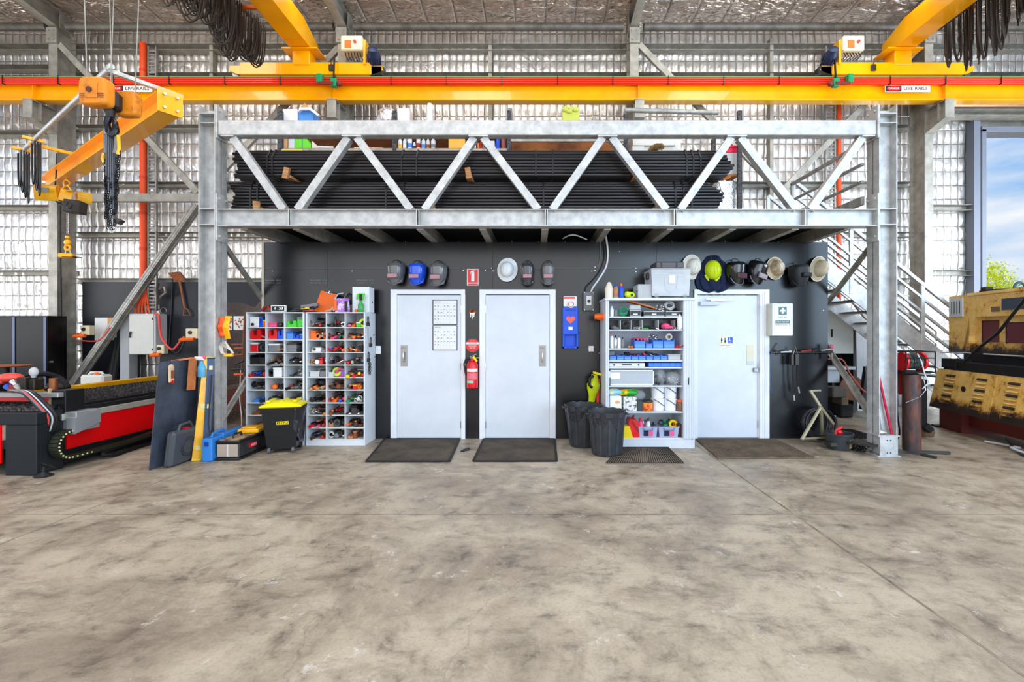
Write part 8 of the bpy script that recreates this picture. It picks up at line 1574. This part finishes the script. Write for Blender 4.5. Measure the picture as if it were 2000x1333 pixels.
for a, b_ in lou:
    ua, ub = GU(a, -.03), GU(b_, -.03)
    for q in range(9):
        z = .86 - q * .052; m = MB(); m.prism([apr(ua, z, .001), apr(ub, z, .001), apr(ub, z - .02, .02), apr(ua, z - .02, .02)], (0, 0, .004)); m.prism([apr(ua, z - .02, .002), apr(ub, z - .02, .002), apr(ub, z - .028, .002), apr(ua, z - .028, .002)], ew * -.002); part('louvre', m, oilyel if q % 3 else lv, t)
m = MB(); gbox(m, .02, .5, .0, .9, 0, .34); gbox(m, .5, U1, .1, .9, .12, .34); part('base_frame', m, mat('oxide_red_base', (92, 30, 26), .6), t)
m = MB(); gbox(m, -.12, .06, -.04, .1, 0, .02); part('foot_plate', m, blackm, t)
m = MB(); gbox(m, .12, U1, .0, .9, .93, 1.06); gbox(m, .1, .4, -.02, .2, .96, 1.1); part('work_table', m, blackm, t)
m = MB(); gbox(m, .2, U1, .22, 1.0, 1.06, 1.2); part('dark_throat', m, blackm, t)
zc1, zc2 = zt_ - .36, 1.2
m = MB(); gbox(m, uL_, GU(1893, .28), .28, 1.1, zc2 - .02, zt_ - .01); part('side_cheek', m, oilyel, t)
m = MB(); gbox(m, GU(1893, .28), U1, .28, 1.1, zc1, zt_); part('upper_beam', m, oilyel, t)
m = MB(); gbox(m, GU(1893, .28) - .02, U1, .26, .29, zt_ - .03, zt_ + .01); part('beam_edge', m, oilyel, t)
m = MB(); gbox(m, GU(1893, .28), U1, .36, 1.0, 1.18, zc1); part('lower_beam', m, oilyel, t)
m = MB(); m.prism([G(GU(1893, .28), .28, zc1), G(GU(1893, .28) + .12, .28, zc1), G(GU(1884, .28), .28, 1.22), G(GU(1880, .28), .28, 1.22)], ew * .1); part('angled_gusset', m, oilyel, t)
for a, b_, ya, yb, w, c, nm, rw in ((1921, 1952, 628, 668, .36, mat('maroon_glass', (104, 40, 48), .5), 'maroon_window', 1), (1968, 2010, 632, 670, .36, mat('maroon_glass', (104, 40, 48)), 'maroon_window', 1), (1958, 2012, 584, 606, .28, mat('slate_panel', (48, 60, 78), .4), 'slate_opening', 0), (1937, 1953, 600, 609, .28, mat('worn_plate', (110, 90, 60), .5), 'maker_plate', 0)):
    p0, p1 = GP(a, ya, w), GP(b_, yb, w); u0, u1_ = GU(a, w), GU(b_, w); zz0, zz1 = GP(a, yb, w).z, GP(a, ya, w).z; m = MB(); gbox(m, u0, u1_, w - .012, w + .0, zz0, zz1); b = part(nm, m, c, t)
    if rw: m = MB(); gbox(m, u0 - .012, u0, w - .016, w, zz0 - .01, zz1 + .01); gbox(m, u0, u1_, w - .016, w, zz1, zz1 + .012); part('window_rim', m, lv, b)
u0, u1_ = GU(1856, .28), GU(1882, .28); m = MB(); zz0, zz1 = GP(1856, 620, .28).z, GP(1856, 584, .28).z; gbox(m, u0, u1_, .26, .28, zz0, zz1); b = part('vent_panel', m, lgrey, t)
for q in range(4): m = MB(); uu = u0 + (u1_ - u0) * (.2 + .2 * q); gbox(m, uu, uu + .012, .256, .26, zz0 + .05, zz1 - .05); part('vent_slot', m, dsteel, b)
m = MB(); m.cyl(G(GU(1922, .2), .2, 1.19), G(U1, .2, 1.19), .016); part('chrome_rod', m, chrome, t)
m = MB(); m.cyl(GP(2003, 583, .0), GP(1950, 650, .0), .02); m.cyl(GP(1950, 650, .0), GP(1905, 685, .0), .02); m.cyl(GP(1905, 685, .0), GP(1882, 708, .0), .015); part('black_pipe', m, black, t)
m = MB(); m.cyl(GP(1895, 690, .1), GP(1838, 689, .1), .012); part('side_lever', m, chrome, t)
m = MB(); m.cyl(apr(GU(1893, 0), .68, .003), apr(GU(1893, 0), .68, .012), .04, n=14); part('round_hole', m, lv, t)
m = MB(); gbox(m, GU(1912, .6), GU(1945, .6), .6, .8, zt_, zt_ + .07); gbox(m, GU(1915, .6), GU(1925, .6), .6, .7, zt_ + .07, zt_ + .12); part('motor_mount', m, blackm, t)
m = MB(); m.ring(GP(1992, 562, .6), .075, .02, 18, RX(90)); part('lifting_eye', m, mat('dark_teal', (50, 90, 84), .4), t)
cable([G(1.1, -.1, .02), G(1.5, .0, .04), G(1.6, -.15, .05), G(2.0, -.1, .03), G(2.2, .1, .1)], .014, lgrey, 'tangle of pale cable lying under the guillotine')
cable([G(1.3, .0, .1), G(1.6, -.1, .03), G(1.9, -.2, .02), G(2.3, -.1, .1)], .014, black, 'black cable under the right part of the guillotine')
# ---------------------------------------------------------------- outdoors through the doorway
def leaves(cx_, cy_, cz_, rx_, rz_, n, sz, seed):
    r = np.random.RandomState(seed); m = MB(); vs = []; fs = []
    for i in range(n):
        d = r.normal(size=3); d /= np.linalg.norm(d); k_ = r.uniform(.45, 1) * (1 + .25 * math.sin(d[0] * 9 + seed) * math.cos(d[2] * 7)); p = Vector((cx_ + d[0] * rx_ * k_, cy_ + d[1] * rx_ * k_, cz_ + d[2] * rz_ * k_))
        a, b_ = Vector(r.normal(size=3)).normalized(), Vector(r.normal(size=3)).normalized(); s = sz * r.uniform(.6, 1.3); o = len(vs); vs += [p - a * s, p + b_ * s * .5, p + a * s, p - b_ * s * .5]; fs.append((o, o + 1, o + 2, o + 3))
    m.add(vs, fs); return m
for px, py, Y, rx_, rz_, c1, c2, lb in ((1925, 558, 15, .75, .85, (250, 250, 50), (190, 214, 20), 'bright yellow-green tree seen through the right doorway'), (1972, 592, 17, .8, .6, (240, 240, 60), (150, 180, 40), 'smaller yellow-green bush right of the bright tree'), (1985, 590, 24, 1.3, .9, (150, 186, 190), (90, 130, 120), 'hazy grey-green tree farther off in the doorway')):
    c = P(px, py, Y); t = thing('leafy_tree', lb, 'tree', (c.x, c.y, -.12), 'trees outside the doorway'); part('crown', leaves(c.x, c.y, c.z, rx_, rz_, 3800, .045 * Y / 15, int(px)), mat('leaf_%d' % px, c1, .6, scale=1.6, col2=c2), t)
    m = MB(); m.cyl((c.x, c.y, -.12), (c.x, c.y, c.z), .09, .04); part('trunk', m, brown, t)
# ---------------------------------------------------------------- around the right column
Yg = 5.74; x = PX(1780.5, Yg)
t = thing('gas_cylinder', 'tall rusty gas cylinder standing right of the right mezzanine column', 'gas cylinder', (x, Yg, .03)); r = 15 * Yg / F
m = MB(TR(x, Yg, 0)); m.lathe([(r * .96, .04), (r, .06), (r, .94), (r * .94, .985), (r * .5, 1.0)], None, 28); part('cylinder_body', m, mat('cylinder_rust', (112, 72, 62), .55, .3, scale=5, col2=(62, 60, 62), contrast=(.4, .6), stretch=(3, 3, .8)), t)
m = MB(); m.tube([(x + .08, Yg - .08, .96), (x + .1, Yg - .09, .8), (x + .02, Yg - .105, .72), (x - .12, Yg - .06, .64)], .005, 6); part('wire_tie', m, chrome, t)
m = MB(); m.bar((x - .3, Yg + .05, .02), (x + .42, Yg - .06, .02), .035, .03); m.bar((x + .02, Yg - .12, .015), (x + .08, Yg - .26, .015), .04, .03); solo('stand_feet', 'dark steel angle feet under the rusty gas cylinder', 'stand', m, dsteel)
# hose reel on top
zb_, zt_ = 1.02, 1.27; xa, xb = PX(1757, 5.7), PX(1813, 5.7)
t = thing('hose_reel', 'caged hose reel with red end discs on top of the rusty gas cylinder', 'hose reel', ((xa + xb) / 2, 5.75, zb_))
for y in (5.6, 5.88):
    m = MB(); m.tube([(xa, y, zb_), (xb, y, zb_), (xb, y, zt_), (xa, y, zt_)], .01, 6, closed=True); m.cyl((xa, y, (zb_ + zt_) / 2 + .05), (xb, y, (zb_ + zt_) / 2 + .05), .007); part('wire_cage', m, blackm, t)
m = MB()
for xx in (xa, xb):
    for z in (zb_, zt_): m.cyl((xx, 5.6, z), (xx, 5.88, z), .009)
m.box(xa, xb, 5.66, 5.82, zb_ - .02, zb_); part('cage_rails', m, blackm, t)
zc_ = (zb_ + zt_) / 2
for xx in (xa + .06, xb - .07): m = MB(); m.lathe([(.03, -.012), (.115, -.014), (.118, 0), (.115, .014), (.03, .012)], TR(xx, 5.74, zc_) @ RY(90), 28); part('red_disc', m, red, t)
m = MB(); 
for q in range(9): m.ring((xa + .085 + q * .021, 5.74, zc_), .085 + .004 * (q % 2), .012, 24, RY(90))
part('wound_hose', m, mat('black_white_hose', (70, 84, 80), .4, scale=20, col2=(34, 34, 36), contrast=(.45, .55)), t)
m = MB(); m.tube([(xa + .16, 5.63, zt_ - .02), (xa + .19, 5.6, zc_), (xa + .21, 5.58, zb_ - .02), (xa + .26, 5.58, zb_ - .12), (xa + .2, 5.6, zb_ - .2)], .007, 8); part('hose_end', m, lgrey, t)
for q in range(6): cable([P(1756 + q * 1.5, 690, 5.9), P(1753 + q * 2, 730, 5.9), P(1757 + q * 3, 770, 5.9), P(1762 - q, 735 + q * 4, 5.92)], .012, mat('hose_vermilion', (220, 44, 36), .45), ['outermost', 'second', 'third', 'fourth', 'fifth', 'innermost'][q] + ' red hose loop hanging between column and cylinder', group='red hose loops by the gas cylinder')
cable([P(1753, 720, 5.88), P(1752, 800, 5.88), P(1757, 845, 5.9), P(1751, 860, 5.95)], .01, navy, 'dark blue hose hanging behind the right column edge')
m = MB(); m.box(PX(1800, 6.5), PX(1812, 6.5), 6.5, 6.6, PZ(835, 6.5), PZ(742, 6.5), .01); m.bar(P(1805, 830, 6.5), P(1815, 842, 6.5), .1, .08); solo('black_trolley_leg', 'black upright stand behind the rusty gas cylinder', 'stand', m, blackm)
m = MB(); m.lathe([(.1, 0), (.12, .06), (.1, .13), (.03, .14)], TR(PX(1806, 6.7), 6.7, 0), 12); solo('caster_wheel', 'grimy lump of machinery on the floor behind the gas cylinder', 'wheel', m, mat('grimy_wood', (110, 84, 60), .8, bump=1, bscale=20))
# rods in the column web and bits on the foot box
m = MB(); m.tube([(4.19, 5.665, 1.08), (4.345, 5.63, .265)], .014, 8); solo('pink_rod', 'thin crimson rod leaning inside the right column web', 'rod', m, mat('crimson', (206, 24, 66), .35))
m = MB(); m.tube([(4.185, 5.665, .8), (4.23, 5.64, .265)], .005, 6); solo('thin_grey_rod', 'thin grey rod leaning left of the crimson one in the column', 'rod', m, steel)
solo('metal_scraps', 'crumpled foil scraps on the foot of the right column', 'scraps', bagm(4.215, 5.595, .262, .12, .07, .05, 4), foilbag)
m = MB(); m.bar((4.05, 5.9, .12), (4.16, 5.6, .13), .3, .02); m.box(3.75, 4.1, 5.86, 6.0, .05, .1, .004); t = solo('steel_offcut', 'dark flat steel plate beside the right column foot', 'plate', m, dsteel)
# bucket
Yq = 5.97; x = PX(1638, Yq); r = 25 * Yq / F
t = thing('black_bucket', 'black rubber bucket with cream label standing by the right column', 'bucket', (x, Yq, 0)); h = .21
m = MB(TR(x, Yq, 0)); m.lathe([(r * .78, 0), (r * .82, .01), (r * .93, h * .85), (r, h * .87), (r * 1.02, h), (r * .92, h), (r * .8, .03), (.001, .03)], None, 30); b = part('bucket_body', m, mat('charcoal_plastic', (46, 48, 52)), t)
m = MB(); m.grid(lambda u, v: (x + r * (.86 + .05 * v) * math.cos(math.radians(-72 + 36 * u)), Yq + r * (.86 + .05 * v) * math.sin(math.radians(-72 + 36 * u)), .03 + .13 * v), 8, 2); part('cream_label', m, mat('stained_label', (206, 186, 140), .7, scale=12, col2=(110, 90, 60)), b)
m = MB(); m.tube([(x - .06, Yq, .08), (x - .01, Yq + .02, .24), (x + .05, Yq, .28)], .02, 8); m.sph((x + .0, Yq - .02, .215), .035, n=10); solo('red_knob_tool', 'red knobbed tool sticking out of the black bucket', 'tool', m, red)
m = MB()
for q in range(60): m.ring((PX(U(1664, 1688), 5.9), U(5.75, 6.1), U(.01, .09)), .022, .007, 8, RX(U(0, 180)) @ RY(U(0, 180)))
o = solo('chain_pile', 'tangled pile of steel chain between bucket and column', 'chain', m, dsteel); o['kind'] = 'stuff'
# A-frame stand and hose coil
ol = mat('dull_olive_steel', (168, 158, 128), .5, .3); Y = 6.05
t = thing('steel_trestle', 'pale olive steel tripod stand before the black wall corner', 'stand', P(1600, 860, Y))
pts = [(P(1583, 764, 6.2), P(1602, 794, 6.1)), (P(1602, 794, 6.1), P(1628, 829, 6.15)), (P(1602, 797, 6.05), P(1566, 859, 5.95)), (P(1604, 797, 6.1), P(1606, 850, 6.3)), (P(1581, 764, 6.2), P(1603, 763, 6.2)), (P(1570, 857, 5.97), P(1612, 855, 6.2))]
for i, (a, b_) in enumerate(pts):
    a = a.copy(); b_ = b_.copy(); a.z = max(a.z, .02); b_.z = max(b_.z, .02); m = MB(); m.bar(a, b_, .028 if i < 4 else .02, .028 if i < 4 else .02, (0, 1, 0)); part('leg' if i in (1, 2, 3) else ('top_bar' if i == 4 else 'frame_bar'), m, ol, t)
t = thing('hose_coil', 'large coil of black hose standing against the wall corner', 'hose', (PX(1600, 6.35), 6.35, 0))
for q in range(6): m = MB(); m.ring((PX(1600, 6.35) + .02 * math.sin(q), 6.3 + q * .022, .25), .205 - .014 * (q % 3), .016, 30, RX(84)); part('hose_turn', m, mat('coil_black', (36, 38, 44), .35), t)
m = MB(TR(PX(1628, 6.6), 6.62, 0)); m.lathe([(.055, 0), (.062, .01), (.062, .2), (.035, .26), (.02, .27)], None, 16); t = thing('pump_bottle', 'orange pump bottle with white label on the floor behind the wall corner', 'pump bottle', (PX(1628, 6.6), 6.62, 0)); part('bottle_body', m, mat('safety_orange', (246, 88, 30), .4), t)
m = MB(); xx = PX(1628, 6.6); m.cyl((xx, 6.62, .27), (xx, 6.62, .31), .012); m.box(xx - .01, xx + .02, 6.57, 6.64, .305, .32, .004); part('pump_head', m, whitep, t)
m = MB(); m.grid(lambda u, v: (xx + .0635 * math.cos(math.radians(-110 + 80 * u)), 6.62 + .0635 * math.sin(math.radians(-110 + 80 * u)), .03 + .13 * v), 8, 1); part('white_label', m, paper, t)
m = MB(); m.box(PX(1640, 6.7), PX(1700, 6.7), 6.5, 7.1, .0, .012)
t = solo('drain_grate', 'dark slotted floor grate behind the right column', 'grate', m, blackm)
for q in range(12): m = MB(); xx = PX(1642 + q * 5, 6.7); m.box(xx, xx + .012, 6.5, 7.1, .012, .024); part('grate_bar', m, dsteel, t)
# machines under the stairs
Y = 8.9; beigem = mat('machine_cream', (206, 206, 198), .4)
xa, xb, z0, z1 = PX(1600, 8.6), PX(1669, 8.6), PZ(691, 8.6), PZ(600, 8.6)
t = thing('machine_cabinet', 'cream electrical machine cabinet under the stairs behind the wall corner', 'cabinet', ((xa + xb) / 2, 8.8, 0)); m = MB(); m.prism([(xa, 8.62, z0), (xb, 8.62, z0), (xb, 8.62, PZ(645, 8.6)), (PX(1640, 8.6), 8.62, z1 - .12), (xa, 8.62, z1)], (0, .4, 0)); b = part('cabinet_body', m, beigem, t)
m = MB(); m.box(PX(1624, 8.6), PX(1627, 8.6), 8.6, 8.62, PZ(659, 8.6), PZ(643, 8.6), .004); part('door_handle', m, black, b)
m = MB(); m.box(PX(1668, 8.6), PX(1672, 8.6), 8.62, 9.0, 0, PZ(640, 8.6)); m.box(PX(1632, 8.6), PX(1636, 8.6), 8.7, 8.74, 0, z0); part('frame_leg', m, dsteel, t)
m = MB(); m.box(PX(1600, 8.5), PX(1664, 8.5), 8.4, 8.8, PZ(722, 8.5), PZ(716, 8.5), .004); m.box(PX(1602, 8.5), PX(1640, 8.5), 8.5, 8.8, PZ(748, 8.5), PZ(722, 8.5), .004); part('white_shelf', m, lgrey, t)
m = MB(); m.box(PX(1600, 8.6), PX(1668, 8.6), 8.95, 9.0, 0, z0); part('dark_back', m, blackm, t)
m = MB(); m.prism([(PX(1675, 8.9), 8.9, 0), (PX(1745, 8.9), 8.9, 0), (PX(1745, 8.9), 8.9, PZ(690, 8.9)), (PX(1672, 8.9), 8.9, PZ(640, 8.9))], (0, .3, 0)); solo('white_tank', 'large pale rounded machine body under the stair foot', 'tank', m, lgrey)
m = MB(TR(PX(1655, 8.4), 8.3, PZ(757, 8.4)) @ RX(90)); m.lathe([(.02, 0), (.22, 0), (.22, .03), (.02, .03)], None, 24); solo('rust_disc', 'rusty brown disc leaning under the cream cabinet', 'disc', m, mat('disc_rust', (120, 82, 60), .6))
for a, b_, ya, yb, c, lb in ((1620, 1648, 756, 776, mat('grimy_grey', (96, 92, 88), .7, bump=1, bscale=12), 'grey machine casting on the floor under the cream cabinet'), (1638, 1651, 776, 792, mat('old_block', (112, 100, 78), .8), 'old wooden block under the stairs'), (1636, 1660, 789, 799, blackm, 'black timber skid on the floor under the stairs')):
    m = MB(); m.box(PX(a, 8.2), PX(b_, 8.2), 8.1, 8.4, max(0, PZ(yb + (15 if ya > 780 else 0), 8.2)), PZ(ya, 8.2), .02); solo('floor_block', lb, 'block', m, c)
cable([P(1617, 702, 7.5), P(1645, 703, 7.5), P(1660, 730, 7.5), P(1683, 760, 7.5), P(1695, 768, 7.5)], .012, mat('salmon_hose', (190, 100, 90), .5), 'salmon air hose sagging under the stairs')
m = MB(); m.tube([P(1684, 800, 8.0), P(1688, 760, 8.0), P(1692, 730, 8.0), P(1690, 716, 8.0)], [.05, .06, .06, .03], 8); solo('black_stool', 'black machine stand under the stairs beside the column', 'stand', m, black)
